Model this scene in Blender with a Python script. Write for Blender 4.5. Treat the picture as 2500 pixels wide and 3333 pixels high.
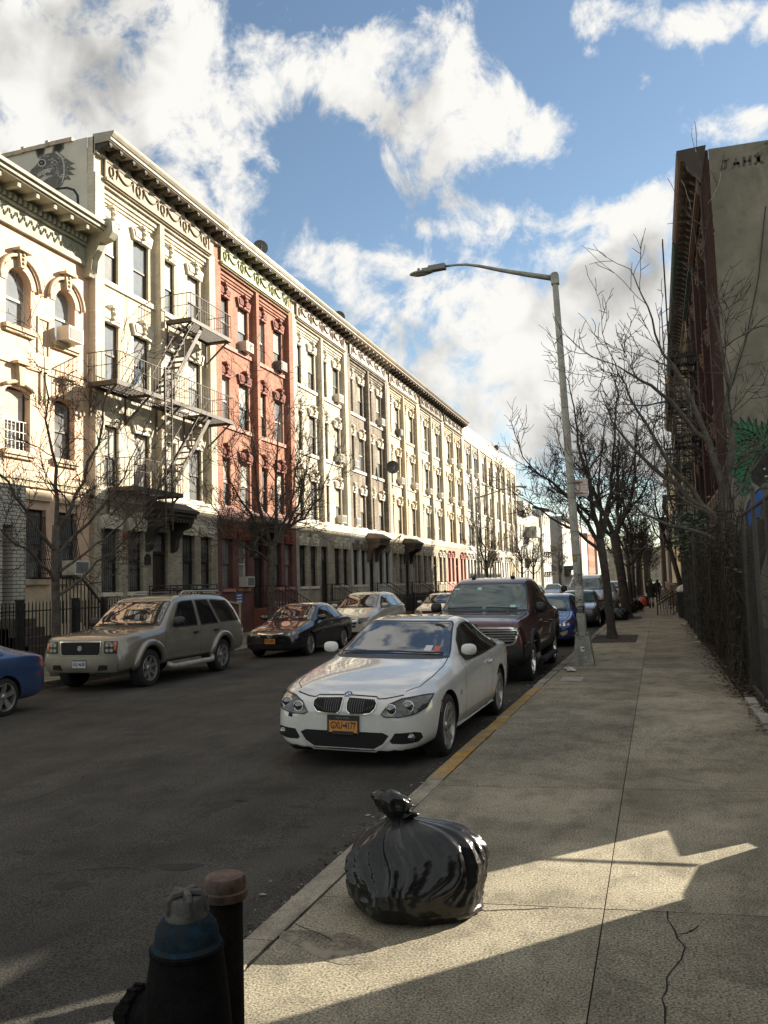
import bpy, bmesh, math, random
from mathutils import Vector, Matrix, noise as mnoise
from mathutils.bvhtree import BVHTree
from mathutils.geometry import delaunay_2d_cdt
for o in list(bpy.data.objects):
    bpy.data.objects.remove(o)
SC = bpy.context.scene
COL = SC.collection
R = math.radians
PI = math.pi
# ------------------------------------------------------------------ camera
cd = bpy.data.cameras.new('camera')
cam = bpy.data.objects.new('camera', cd)
COL.objects.link(cam)
cd.sensor_fit = 'VERTICAL'
cd.sensor_height = 36.0
cd.lens = 29.70
cd.clip_start = 0.05
cd.clip_end = 6000
cam.matrix_world = Matrix([[0.951403, 0.05435, 0.303116, 0.0], [0.306497, -0.071619, -0.949174, 0.0], [-0.029879, 0.99595, -0.084797, 1.63], [0, 0, 0, 1]])
SC.camera = cam
# ------------------------------------------------------------------ light
SUN_AZ, SUN_EL = R(43), R(23)
w = bpy.data.worlds.new('World')
SC.world = w
w.use_nodes = True
nt = w.node_tree
N = nt.nodes
L = nt.links
for n in list(N):
    N.remove(n)

def nmath(t, op, a, b=None, c=None, clamp=False):
    n = t.nodes.new('ShaderNodeMath')
    n.operation = op
    n.use_clamp = clamp
    for i, v in enumerate((a, b, c)):
        if v is None:
            continue
        if isinstance(v, (int, float)):
            n.inputs[i].default_value = v
        else:
            t.links.new(v, n.inputs[i])
    return n.outputs[0]

# a node group: cloud cover in the direction given by azimuth and elevation
g = bpy.data.node_groups.new('cloud_cover', 'ShaderNodeTree')
g.interface.new_socket('azimuth', in_out='INPUT', socket_type='NodeSocketFloat')
g.interface.new_socket('elevation', in_out='INPUT', socket_type='NodeSocketFloat')
g.interface.new_socket('cover', in_out='OUTPUT', socket_type='NodeSocketFloat')
g.interface.new_socket('bulk', in_out='OUTPUT', socket_type='NodeSocketFloat')
gi = g.nodes.new('NodeGroupInput')
go = g.nodes.new('NodeGroupOutput')
A_, E_ = gi.outputs[0], gi.outputs[1]
CLOUDS = [(-0.6266, 0.5683, 0.1584, 0.1414, -0.054, 0.95), (-0.5745, 0.479, 0.1394, 0.0607, -0.529, 0.8), (-0.7121, 0.4935, 0.0593, 0.0763, 0.147, 0.7), (-0.4716, 0.453, 0.0612, 0.02, -0.576, 0.55), (-0.3728, 0.5681, 0.0976, 0.0443, -0.137, 0.66), (-0.3091, 0.5804, 0.0519, 0.0356, -0.026, 0.5), (-0.1921, 0.6162, 0.0229, 0.0647, -0.221, 0.5), (-0.2202, 0.5153, 0.0993, 0.0789, -0.328, 0.95), (-0.1414, 0.5091, 0.0501, 0.0401, -0.274, 0.66), (-0.0927, 0.4903, 0.0492, 0.0225, -0.259, 0.55), (-0.2786, 0.4815, 0.0399, 0.0411, -0.041, 0.6), (-0.2165, 0.589, 0.0343, 0.0295, -0.069, 0.4), (-0.0315, 0.5935, 0.0592, 0.0194, -0.018, 0.55), (0.0659, 0.564, 0.0557, 0.0235, -0.291, 0.62), (0.1342, 0.553, 0.0529, 0.0248, -0.237, 0.66), (0.1221, 0.4619, 0.043, 0.0222, -0.037, 0.62), (0.0163, 0.519, 0.0234, 0.0134, -0.609, 0.36), (0.1279, 0.4758, 0.0286, 0.0147, -0.218, 0.4), (-0.1413, 0.4059, 0.0716, 0.0255, -0.178, 0.75), (-0.2364, 0.4052, 0.0338, 0.0127, -0.143, 0.5), (0.0139, 0.4067, 0.0717, 0.0369, 0.198, 0.85), (-0.025, 0.3641, 0.0834, 0.0403, 0.047, 0.95), (0.0355, 0.3463, 0.0601, 0.0361, -0.145, 0.8), (-0.1925, 0.3803, 0.0223, 0.0229, -0.07, 0.35), (-0.3284, 0.3559, 0.107, 0.0435, -0.233, 1.0), (-0.3728, 0.3767, 0.0338, 0.0174, -0.008, 0.4), (-0.2725, 0.344, 0.0449, 0.0347, -0.042, 0.6), (-0.1466, 0.2955, 0.1363, 0.0618, -0.129, 1.0), (-0.0201, 0.2687, 0.1335, 0.0635, -0.108, 0.95), (-0.2476, 0.2595, 0.0723, 0.0401, -0.186, 0.8), (-0.0767, 0.1854, 0.2202, 0.0648, -0.075, 0.95), (-0.169, 0.159, 0.0812, 0.0223, -0.053, 0.5), (0.0529, 0.2251, 0.0974, 0.1003, -0.115, 0.8), (-0.0536, 0.1255, 0.0927, 0.0117, 0.023, 0.45), (0.0342, 0.0729, 0.1454, 0.025, -0.058, 0.6), (-0.1177, 0.1024, 0.0476, 0.0109, -0.051, 0.35), (-0.467, 0.4052, 0.0332, 0.0114, -0.321, 0.2), (1.3, 0.5, 0.5, 0.35, 0.0, 0.95), (2.1, 0.4, 0.6, 0.3, 0.0, 0.9), (2.9, 0.6, 0.6, 0.4, 0.0, 0.95), (-1.5, 0.45, 0.4, 0.35, 0.0, 0.95), (-2.2, 0.4, 0.6, 0.35, 0.0, 0.9), (-2.9, 0.5, 0.5, 0.4, 0.0, 0.9), (0.0, 1.35, 3.3, 0.38, 0.0, 1.0), (1.6, 0.95, 0.9, 0.3, 0.0, 0.95), (-2.0, 0.95, 0.9, 0.3, 0.0, 0.95), (-1.0, 0.9, 0.35, 0.2, 0.0, 0.9), (3.0, 1.0, 0.6, 0.3, 0.0, 0.9), (0.9, 0.75, 0.25, 0.2, 0.0, 0.7), (-0.52, 0.82, 0.22, 0.1, 0.0, 0.95), (-0.22, 0.76, 0.14, 0.07, 0.0, 0.85), (-0.75, 1.12, 0.3, 0.1, 0.0, 0.75), (-0.35, 1.0, 0.25, 0.08, 0.0, 0.7), (-1.2, 1.1, 0.25, 0.1, 0.0, 0.7)]  # later entries out of view are clouds added for fill light and windscreen reflections
cv = g.nodes.new('ShaderNodeCombineXYZ')
g.links.new(A_, cv.inputs[0])
g.links.new(E_, cv.inputs[1])
acc = None
for (a0, e0, ra, re, tilt, wt) in CLOUDS:
    da = nmath(g, 'SUBTRACT', A_, a0)
    de = nmath(g, 'SUBTRACT', E_, e0)
    ct, st = math.cos(tilt), math.sin(tilt)
    u = nmath(g, 'ADD', nmath(g, 'MULTIPLY', da, ct / ra), nmath(g, 'MULTIPLY', de, st / ra))
    v = nmath(g, 'ADD', nmath(g, 'MULTIPLY', da, -st / re), nmath(g, 'MULTIPLY', de, ct / re))
    d2 = nmath(g, 'ADD', nmath(g, 'MULTIPLY', u, u), nmath(g, 'MULTIPLY', v, v))
    b = nmath(g, 'MULTIPLY', nmath(g, 'POWER', 2.71828, nmath(g, 'MULTIPLY', nmath(g, 'POWER', d2, 1.15), -1.0)), wt)
    acc = b if acc is None else nmath(g, 'ADD', acc, b)
acc = nmath(g, 'MINIMUM', acc, .92)

def gnoise(scale, detail, rough, dist=0.0, off=0.0):
    n = g.nodes.new('ShaderNodeTexNoise')
    n.inputs['Scale'].default_value = scale
    n.inputs['Detail'].default_value = detail
    n.inputs['Roughness'].default_value = rough
    n.inputs['Distortion'].default_value = dist
    ad = g.nodes.new('ShaderNodeVectorMath')
    ad.operation = 'ADD'
    ad.inputs[1].default_value = (off, off * .7, off * .3)
    g.links.new(cv.outputs[0], ad.inputs[0])
    g.links.new(ad.outputs[0], n.inputs['Vector'])
    return n.outputs[0]

n1 = gnoise(12.0, 10, .64, .35)
n2 = gnoise(4.5, 4, .55, .2, 3.1)
nn = nmath(g, 'ADD', nmath(g, 'MULTIPLY', nmath(g, 'SUBTRACT', n1, .5), 3.1), nmath(g, 'MULTIPLY', nmath(g, 'SUBTRACT', n2, .5), 1.0))
dens = nmath(g, 'ADD', nmath(g, 'SUBTRACT', acc, .465), nn)
g.links.new(dens, go.inputs[0])
n3 = gnoise(6.0, 3, .5, .2, 7.7)
n4 = gnoise(17.0, 5, .55, .3, 1.3)
bulk = nmath(g, 'ADD', nmath(g, 'ADD', nmath(g, 'SUBTRACT', acc, .42), nmath(g, 'MULTIPLY', nmath(g, 'SUBTRACT', n3, .5), 2.3)), nmath(g, 'MULTIPLY', nmath(g, 'SUBTRACT', n4, .5), 1.3))
g.links.new(bulk, go.inputs[1])

tc = N.new('ShaderNodeTexCoord')
sx = N.new('ShaderNodeSeparateXYZ')
L.new(tc.outputs['Generated'], sx.inputs[0])
az = nmath(nt, 'ARCTAN2', sx.outputs[0], sx.outputs[1])
el = nmath(nt, 'ARCSINE', sx.outputs[2])

def cover(daz, delv):
    n = N.new('ShaderNodeGroup')
    n.node_tree = g
    L.new(nmath(nt, 'ADD', az, daz), n.inputs[0])
    L.new(nmath(nt, 'ADD', el, delv), n.inputs[1])
    return n.outputs

c0 = cover(0, 0)[0]
c1 = cover(.035, .055)[1]

def sstep(x, lo, hi):
    n = N.new('ShaderNodeMapRange')
    n.interpolation_type = 'SMOOTHSTEP'
    n.inputs[1].default_value = lo
    n.inputs[2].default_value = hi
    L.new(x, n.inputs[0])
    return n.outputs[0]

mask = sstep(c0, -.10, .50)
thick = sstep(c1, .05, 1.15)
sky = N.new('ShaderNodeTexSky')
sky.sky_type = 'NISHITA'
sky.sun_disc = False
sky.sun_elevation = SUN_EL
sky.sun_rotation = SUN_AZ
sky.air_density = 1.0
sky.dust_density = .15
sky.ozone_density = 1.6
skm = N.new('ShaderNodeMix')
skm.data_type = 'RGBA'
skm.blend_type = 'MULTIPLY'
skm.inputs[0].default_value = 1.0
SKY_K = (.60, .585, .545)
skm.inputs[7].default_value = (SKY_K[0], SKY_K[1], SKY_K[2], 1)
L.new(sky.outputs[0], skm.inputs[6])
ccol = N.new('ShaderNodeMix')
ccol.data_type = 'RGBA'
CL = (3.5, 1.5)
ccol.inputs[6].default_value = (CL[0] * 1.0, CL[0] * .982, CL[0] * .935, 1)
ccol.inputs[7].default_value = (CL[1] * 1.0, CL[1] * .99, CL[1] * .96, 1)
L.new(thick, ccol.inputs[0])
mx = N.new('ShaderNodeMix')
mx.data_type = 'RGBA'
L.new(mask, mx.inputs[0])
L.new(skm.outputs[2], mx.inputs[6])
L.new(ccol.outputs[2], mx.inputs[7])
bg = N.new('ShaderNodeBackground')
bg.inputs[1].default_value = 0.1
L.new(mx.outputs[2], bg.inputs[0])
wo = N.new('ShaderNodeOutputWorld')
L.new(bg.outputs[0], wo.inputs[0])
w.cycles.sampling_method = 'MANUAL'
w.cycles.sample_map_resolution = 512
ld = bpy.data.lights.new('sun', 'SUN')
ld.energy = 5.0
ld.angle = R(.5)
ld.color = (1.0, .90, .74)
sun = bpy.data.objects.new('sun', ld)
COL.objects.link(sun)
sdir = Vector((math.sin(SUN_AZ) * math.cos(SUN_EL), math.cos(SUN_AZ) * math.cos(SUN_EL), math.sin(SUN_EL)))
sun.rotation_euler = sdir.to_track_quat('Z', 'Y').to_euler()
sun.location = (30, 30, 40)
SC.view_settings.view_transform = 'Standard'
SC.view_settings.look = 'None'
SC.view_settings.exposure = 1.5
SC.view_settings.gamma = 1.0
SC.cycles.max_bounces = 6
SC.cycles.diffuse_bounces = 3
SC.cycles.glossy_bounces = 3
SC.cycles.transmission_bounces = 2
SC.cycles.transparent_max_bounces = 8
SC.cycles.caustics_reflective = False
SC.cycles.caustics_refractive = False
SC.cycles.use_denoising = True
SC.cycles.sample_clamp_indirect = 6
SC.render.film_transparent = False

# ------------------------------------------------------------------ helpers
rnd = random.Random(11)

class MB:
    def __init__(s):
        s.v = []; s.f = []; s.m = []; s.sm = []
    def add(s, vs, fs, mi=0, smooth=False):
        b = len(s.v)
        s.v += [tuple(p) for p in vs]
        for f in fs:
            s.f.append([b + i for i in f]); s.m.append(mi); s.sm.append(smooth)
        return s
    def quad(s, a, b, c, d, mi=0):
        return s.add((a, b, c, d), ((0, 1, 2, 3),), mi)
    def box(s, x0, x1, y0, y1, z0, z1, mi=0, M=None):
        vs = [(x, y, z) for x in (x0, x1) for y in (y0, y1) for z in (z0, z1)]
        if M is not None:
            vs = [M @ Vector(v) for v in vs]
        return s.add(vs, ((0, 1, 3, 2), (4, 6, 7, 5), (0, 4, 5, 1), (2, 3, 7, 6), (0, 2, 6, 4), (1, 5, 7, 3)), mi)
    def hexa(s, lo, hi, mi=0):
        """lo, hi: four points each (same winding)"""
        return s.add(list(lo) + list(hi), ((3, 2, 1, 0), (4, 5, 6, 7), (0, 1, 5, 4), (1, 2, 6, 5), (2, 3, 7, 6), (3, 0, 4, 7)), mi)
    def prism(s, poly, a, b, plane='xz', mi=0, smooth=False):
        """poly 2D; extruded between a and b along the third axis"""
        def P(p, t):
            if plane == 'xz': return (p[0], t, p[1])
            if plane == 'yz': return (t, p[0], p[1])
            return (p[0], p[1], t)
        n = len(poly)
        vs = [P(p, a) for p in poly] + [P(p, b) for p in poly]
        fs = [tuple(range(n))[::-1], tuple(range(n, 2 * n))]
        s.add(vs, fs, mi)
        s.add(vs, [(i, (i + 1) % n, n + (i + 1) % n, n + i) for i in range(n)], mi, smooth)
        return s
    def bar(s, a, b, wd, ht=None, mi=0, up=(0, 0, 1)):
        a = Vector(a); b = Vector(b)
        ht = wd if ht is None else ht
        d = (b - a)
        if d.length < 1e-6: return s
        d.normalize()
        u = Vector(up)
        if abs(d.dot(u)) > .98: u = Vector((1, 0, 0))
        x = d.cross(u).normalized() * wd / 2
        y = x.cross(d).normalized() * ht / 2
        lo = [a - x - y, a + x - y, a + x + y, a - x + y]
        hi = [b - x - y, b + x - y, b + x + y, b - x + y]
        return s.hexa(lo, hi, mi)
    def tube(s, pts, rad, n=6, mi=0, cap=True):
        pts = [Vector(p) for p in pts]
        if not isinstance(rad, (list, tuple)): rad = [rad] * len(pts)
        vs = []; ref = None
        for i, p in enumerate(pts):
            d = (pts[min(i + 1, len(pts) - 1)] - pts[max(i - 1, 0)])
            if d.length < 1e-9: d = Vector((0, 0, 1))
            d.normalize()
            if ref is None:
                ref = Vector((0, 0, 1)) if abs(d.z) < .9 else Vector((1, 0, 0))
            x = d.cross(ref)
            if x.length < 1e-4:
                x = d.cross(Vector((.3, 1, .2)))
            x.normalize()
            y = d.cross(x); ref = x.cross(d) * 1.0
            ref = -y if False else ref
            for k in range(n):
                a = 2 * PI * k / n
                vs.append(p + (x * math.cos(a) + y * math.sin(a)) * rad[i])
        fs = []
        for i in range(len(pts) - 1):
            for k in range(n):
                fs.append((i * n + k, i * n + (k + 1) % n, (i + 1) * n + (k + 1) % n, (i + 1) * n + k))
        if cap:
            fs.append(tuple(range(n))[::-1]); fs.append(tuple(range((len(pts) - 1) * n, len(pts) * n)))
        return s.add(vs, fs, mi, n > 4)
    def lathe(s, prof, n=24, c=(0, 0, 0), axis='z', mi=0, smooth=True, a0=0, ripple=None):
        c = Vector(c); vs = []
        m = len(prof)
        for k in range(n):
            a = 2 * PI * k / n + a0
            for (r, h) in prof:
                x, y = r * math.cos(a), r * math.sin(a)
                p = {'z': (x, y, h), 'x': (h, x, y), 'y': (y, h, x)}[axis]
                vs.append(c + Vector(p))
        fs = [(k * m + j, ((k + 1) % n) * m + j, ((k + 1) % n) * m + j + 1, k * m + j + 1) for k in range(n) for j in range(m - 1)]
        return s.add(vs, fs, mi, smooth)
    def ball(s, c, r, nu=12, nv=8, mi=0):
        if not isinstance(r, (list, tuple)): r = (r, r, r)
        prof = []
        vs = []; c = Vector(c)
        for j in range(nv + 1):
            t = PI * j / nv
            for k in range(nu):
                a = 2 * PI * k / nu
                vs.append(c + Vector((r[0] * math.sin(t) * math.cos(a), r[1] * math.sin(t) * math.sin(a), r[2] * math.cos(t))))
        fs = [(j * nu + k, (j + 1) * nu + k, (j + 1) * nu + (k + 1) % nu, j * nu + (k + 1) % nu) for j in range(nv) for k in range(nu)]
        return s.add(vs, fs, mi, True)
    def xform(s, M, frm=0):
        for i in range(frm, len(s.v)):
            s.v[i] = tuple(M @ Vector(s.v[i]))
        return s
    def mesh(s, name, mats, auto=None):
        me = bpy.data.meshes.new(name)
        me.from_pydata(s.v, [], s.f)
        for m in (mats if isinstance(mats, (list, tuple)) else [mats]):
            me.materials.append(m)
        me.polygons.foreach_set('material_index', s.m)
        me.polygons.foreach_set('use_smooth', s.sm if auto is None else [True] * len(s.f))
        me.update()
        if auto is not None:
            me.set_sharp_from_angle(angle=R(auto))
        return me
    def build(s, name, mats, parent=None, auto=None):
        return link(name, s.mesh(name, mats, auto), parent)

def link(name, me, parent=None, loc=None, rot=None):
    o = bpy.data.objects.new(name, me)
    COL.objects.link(o)
    if parent is not None: o.parent = parent
    if loc is not None: o.location = loc
    if rot is not None: o.rotation_euler = rot
    return o

def tag(o, label=None, cat=None, group=None, kind=None):
    for k, v in (('label', label), ('category', cat), ('group', group), ('kind', kind)):
        if v: o[k] = v
    return o

def thing(name, label, cat, loc=(0, 0, 0), rot=(0, 0, 0), group=None):
    o = bpy.data.objects.new(name, None)
    COL.objects.link(o)
    o.location = loc
    o.rotation_euler = rot if isinstance(rot, (tuple, list)) else (0, 0, rot)
    o.empty_display_size = .2
    return tag(o, label, cat, group)

KIDS = {}
def dup(root, loc=None, rot=None, parent=None):
    """a thing with copies of its parts and sub-parts"""
    if not KIDS.get('n') == len(COL.objects):
        KIDS.clear()
        for o in COL.objects:
            if o.parent: KIDS.setdefault(o.parent.name, []).append(o)
    kids = list(KIDS.get(root.name, []))
    tree = [(k, list(KIDS.get(k.name, []))) for k in kids]
    def cp(o, par):
        c = o.copy(); COL.objects.link(c)
        if par is not None: c.parent = par
        return c
    r = cp(root, parent)
    if loc is not None: r.location = loc
    if rot is not None: r.rotation_euler = rot
    for k, gk in tree:
        c = cp(k, r)
        for q in gk: cp(q, c)
    return r

# ------------------------------------------------------------------ materials
MATS = {}
def mat(name, col, rough=.7, metal=0.0, var=0.0, vscale=6.0, bump=0.0, bscale=40.0, coat=0.0, spec=.5, detail=5, spots=None, fine=None, blotch=None):
    if name in MATS: return MATS[name]
    m = bpy.data.materials.new(name); m.use_nodes = True
    t = m.node_tree; b = t.nodes['Principled BSDF']
    b.inputs['Base Color'].default_value = (*col, 1)
    b.inputs['Roughness'].default_value = rough
    b.inputs['Metallic'].default_value = metal
    b.inputs['Coat Weight'].default_value = coat
    b.inputs['Coat Roughness'].default_value = .03
    b.inputs['Specular IOR Level'].default_value = spec
    tc = None
    if var or bump or spots or fine or blotch:
        tc = t.nodes.new('ShaderNodeTexCoord')
    cur = None
    def nz(scale, det=detail, rg=.6):
        n = t.nodes.new('ShaderNodeTexNoise')
        n.inputs['Scale'].default_value = scale; n.inputs['Detail'].default_value = det; n.inputs['Roughness'].default_value = rg
        t.links.new(tc.outputs['Object'], n.inputs['Vector'])
        return n.outputs[0]
    def mixc(fac, a, bcol, lo=.35, hi=.65):
        r = t.nodes.new('ShaderNodeMapRange'); r.inputs[1].default_value = lo; r.inputs[2].default_value = hi
        t.links.new(fac, r.inputs[0])
        x = t.nodes.new('ShaderNodeMix'); x.data_type = 'RGBA'
        t.links.new(r.outputs[0], x.inputs[0])
        if hasattr(a, 'node'): t.links.new(a, x.inputs[6])
        else: x.inputs[6].default_value = (*a, 1)
        x.inputs[7].default_value = (*bcol, 1)
        return x.outputs[2]
    if var:
        lo = tuple(max(0, c * (1 - var)) for c in col); hi = tuple(min(1, c * (1 + var)) for c in col)
        cur = mixc(nz(vscale), lo, hi)
    if fine:
        fs, fa = fine
        x = t.nodes.new('ShaderNodeMix'); x.data_type = 'RGBA'; x.blend_type = 'MULTIPLY'; x.inputs[0].default_value = 1
        r = t.nodes.new('ShaderNodeMapRange'); r.inputs[1].default_value = .3; r.inputs[2].default_value = .7
        r.inputs[3].default_value = 1 - fa; r.inputs[4].default_value = 1 + fa
        t.links.new(nz(fs, 2), r.inputs[0])
        if cur is None: x.inputs[6].default_value = (*col, 1)
        else: t.links.new(cur, x.inputs[6])
        t.links.new(r.outputs[0], x.inputs[7])
        cur = x.outputs[2]
    if blotch:
        # broad uneven wear, stretched by the given scales
        for bs, lo, hi, amt in blotch:
            mp = t.nodes.new('ShaderNodeMapping'); mp.inputs['Scale'].default_value = bs; t.links.new(tc.outputs['Object'], mp.inputs[0])
            n = t.nodes.new('ShaderNodeTexNoise'); n.inputs['Scale'].default_value = 1.0; n.inputs['Detail'].default_value = 7; n.inputs['Roughness'].default_value = .68; n.inputs['Distortion'].default_value = .4
            t.links.new(mp.outputs[0], n.inputs['Vector'])
            r = t.nodes.new('ShaderNodeMapRange'); r.inputs[1].default_value = lo; r.inputs[2].default_value = hi; r.inputs[3].default_value = 1 - amt; r.inputs[4].default_value = 1.0
            t.links.new(n.outputs[0], r.inputs[0])
            x = t.nodes.new('ShaderNodeMix'); x.data_type = 'RGBA'; x.blend_type = 'MULTIPLY'; x.inputs[0].default_value = 1
            if cur is None: x.inputs[6].default_value = (*col, 1)
            else: t.links.new(cur, x.inputs[6])
            t.links.new(r.outputs[0], x.inputs[7]); cur = x.outputs[2]
    if spots:
        sc, scol, lo, hi = spots
        cur = mixc(nz(sc), cur if cur is not None else col, scol, lo, hi)
    if cur is not None: t.links.new(cur, b.inputs['Base Color'])
    if bump:
        bn = t.nodes.new('ShaderNodeBump'); bn.inputs['Strength'].default_value = bump; bn.inputs['Distance'].default_value = .02
        t.links.new(nz(bscale, 4), bn.inputs['Height']); t.links.new(bn.outputs[0], b.inputs['Normal'])
    MATS[name] = m
    return m

def brick(name, c1, c2, mortar, bw=.22, bh=.075, ms=.008, stain=.22, axes='xz', rough=.9, bumpk=.4):
    if name in MATS: return MATS[name]
    m = bpy.data.materials.new(name); m.use_nodes = True
    t = m.node_tree; b = t.nodes['Principled BSDF']; b.inputs['Roughness'].default_value = rough
    b.inputs['Specular IOR Level'].default_value = .25
    tc = t.nodes.new('ShaderNodeTexCoord'); sp = t.nodes.new('ShaderNodeSeparateXYZ'); cb = t.nodes.new('ShaderNodeCombineXYZ')
    t.links.new(tc.outputs['Object'], sp.inputs[0])
    t.links.new(sp.outputs['XYZ'.index(axes[0].upper())], cb.inputs[0]); t.links.new(sp.outputs['XYZ'.index(axes[1].upper())], cb.inputs[1])
    br = t.nodes.new('ShaderNodeTexBrick')
    br.inputs['Color1'].default_value = (*c1, 1); br.inputs['Color2'].default_value = (*c2, 1); br.inputs['Mortar'].default_value = (*mortar, 1)
    br.inputs['Scale'].default_value = 1.0; br.inputs['Mortar Size'].default_value = ms; br.inputs['Brick Width'].default_value = bw
    br.inputs['Row Height'].default_value = bh; br.inputs['Mortar Smooth'].default_value = .1; br.inputs['Bias'].default_value = 0
    t.links.new(cb.outputs[0], br.inputs['Vector'])
    def nz(s):
        n = t.nodes.new('ShaderNodeTexNoise'); n.inputs['Scale'].default_value = s; n.inputs['Detail'].default_value = 6; n.inputs['Roughness'].default_value = .65
        t.links.new(tc.outputs['Object'], n.inputs['Vector']); return n.outputs[0]
    r = t.nodes.new('ShaderNodeMapRange'); r.inputs[1].default_value = .3; r.inputs[2].default_value = .7; r.inputs[3].default_value = 1 - stain; r.inputs[4].default_value = 1 + stain * .6
    t.links.new(nz(.9), r.inputs[0])
    r2 = t.nodes.new('ShaderNodeMapRange'); r2.inputs[1].default_value = .3; r2.inputs[2].default_value = .7; r2.inputs[3].default_value = .86; r2.inputs[4].default_value = 1.1
    t.links.new(nz(14), r2.inputs[0])
    x = t.nodes.new('ShaderNodeMix'); x.data_type = 'RGBA'; x.blend_type = 'MULTIPLY'; x.inputs[0].default_value = 1
    mp = t.nodes.new('ShaderNodeMapping'); mp.inputs['Scale'].default_value = (2.6, 2.6, .16); t.links.new(tc.outputs['Object'], mp.inputs[0])
    n3 = t.nodes.new('ShaderNodeTexNoise'); n3.inputs['Scale'].default_value = 1.0; n3.inputs['Detail'].default_value = 5; n3.inputs['Roughness'].default_value = .6; t.links.new(mp.outputs[0], n3.inputs['Vector'])
    r3 = t.nodes.new('ShaderNodeMapRange'); r3.inputs[1].default_value = .36; r3.inputs[2].default_value = .56; r3.inputs[3].default_value = 1 - stain * .9; r3.inputs[4].default_value = 1.04; t.links.new(n3.outputs[0], r3.inputs[0])
    t.links.new(br.outputs[0], x.inputs[6]); t.links.new(nmath(t, 'MULTIPLY', nmath(t, 'MULTIPLY', r.outputs[0], r2.outputs[0]), r3.outputs[0]), x.inputs[7])
    t.links.new(x.outputs[2], b.inputs['Base Color'])
    bn = t.nodes.new('ShaderNodeBump'); bn.inputs['Strength'].default_value = bumpk; bn.inputs['Distance'].default_value = .01; bn.invert = True
    t.links.new(br.outputs['Fac'], bn.inputs['Height']); t.links.new(bn.outputs[0], b.inputs['Normal'])
    MATS[name] = m
    return m

def zs(Y): return -.004 * max(0.0, min(Y, 140) - 8.0)            # the street falls gently away
KX, KL = -1.93, -12.05                                            # the two kerb faces
def zroad(X, Y): return -.13 + zs(Y) - .014 * (KX - X)
def zleft(X, Y): return zroad(KL, Y) + .14 + .015 * (KL - X)

# ------------------------------------------------------------------ the setting
m_asph = mat('asphalt', (.056, .052, .044), .9, var=.22, vscale=1.1, fine=(95, .95), bump=.3, bscale=180, spec=.25, spots=(.7, (.074, .068, .054), .55, .8), blotch=[((.9, .10, 1), .38, .60, .30), ((2.6, 1.6, 1), .36, .50, .26)])
m_conc = mat('sidewalk_concrete', (.315, .282, .206), .92, var=.15, vscale=1.3, fine=(95, .75), bump=.12, bscale=210, spec=.25, spots=(45, (.07, .062, .048), .62, .68), blotch=[((1.1, .8, 1), .36, .56, .34), ((4.5, 3.2, 1), .40, .50, .22), ((.35, .3, 1), .4, .6, .16)])
m_conc2 = mat('old_concrete', (.265, .238, .176), .92, var=.2, vscale=.9, fine=(85, .75), bump=.12, bscale=200, spec=.25, spots=(40, (.065, .058, .044), .61, .67), blotch=[((1.0, .8, 1), .38, .58, .34), ((4.0, 3.2, 1), .40, .50, .22), ((.35, .3, 1), .4, .6, .16)])
m_joint = mat('joint_dirt', (.045, .04, .032), 1.0)
m_kerb = mat('kerb_stone', (.25, .222, .168), .9, var=.3, vscale=3, fine=(90, .4), blotch=[((6, 2, 6), .38, .52, .45)])
m_yel = mat('worn_yellow_paint', (.33, .19, .04), .9, var=.35, vscale=5, fine=(60, .5), spots=(3.2, (.20, .18, .135), .46, .58))
m_soil = mat('soil', (.045, .036, .026), 1.0, var=.4, vscale=9, fine=(70, .5), bump=.6, bscale=60)
m_stain = mat('oil_stain', (.020, .019, .017), .95, var=.25, vscale=9, fine=(120, .3))
m_crack = mat('crack_dark', (.014, .013, .012), 1.0)
m_ground = mat('far_ground', (.09, .085, .07), 1.0, var=.3, vscale=.05)

def strip(name, xf0, xf1, zf0, zf1, ys, m, seg=1):
    b = MB()
    for y0, y1 in zip(ys, ys[1:]):
        b.quad((xf0, y0, zf0(y0)), (xf1, y0, zf1(y0)), (xf1, y1, zf1(y1)), (xf0, y1, zf0(y1)))
    return tag(b.build(name, m), kind='structure')

def ribbon(b, pts, wd, mi=0, jit=0.0, taper=True):
    """flat ribbon along 3D points lying on a nearly level surface"""
    P = [Vector(p) for p in pts]
    if jit:
        Q = []
        for a, c in zip(P, P[1:]):
            n = max(2, int((c - a).length / .09))
            for i in range(n):
                q = a.lerp(c, i / n)
                if i: q += Vector((rnd.uniform(-jit, jit), rnd.uniform(-jit, jit), 0))
                Q.append(q)
        P = Q + [P[-1]]
    vs = []
    for i, p in enumerate(P):
        d = P[min(i + 1, len(P) - 1)] - P[max(i - 1, 0)]
        d.z = 0
        x = Vector((-d.y, d.x, 0)).normalized()
        k = wd * (rnd.uniform(.5, 1.3) if jit else 1) / 2
        vs += [p - x * k, p + x * k]
    b.add(vs, [(2 * i, 2 * i + 1, 2 * i + 3, 2 * i + 2) for i in range(len(P) - 1)], mi)

def blob(b, c, rx, ry, zf, mi=0, n=22, seed=0):
    q = random.Random(seed)
    ph = [q.uniform(0, 6.28) for _ in range(4)]
    vs = []
    for k in range(n):
        a = 2 * PI * k / n
        r = 1 + .22 * math.sin(2 * a + ph[0]) + .16 * math.sin(3 * a + ph[1]) + .1 * math.sin(5 * a + ph[2])
        x, y = c[0] + rx * r * math.cos(a), c[1] + ry * r * math.sin(a)
        vs.append((x, y, zf(x, y)))
    b.add(vs, [tuple(range(n))], mi)

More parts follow.
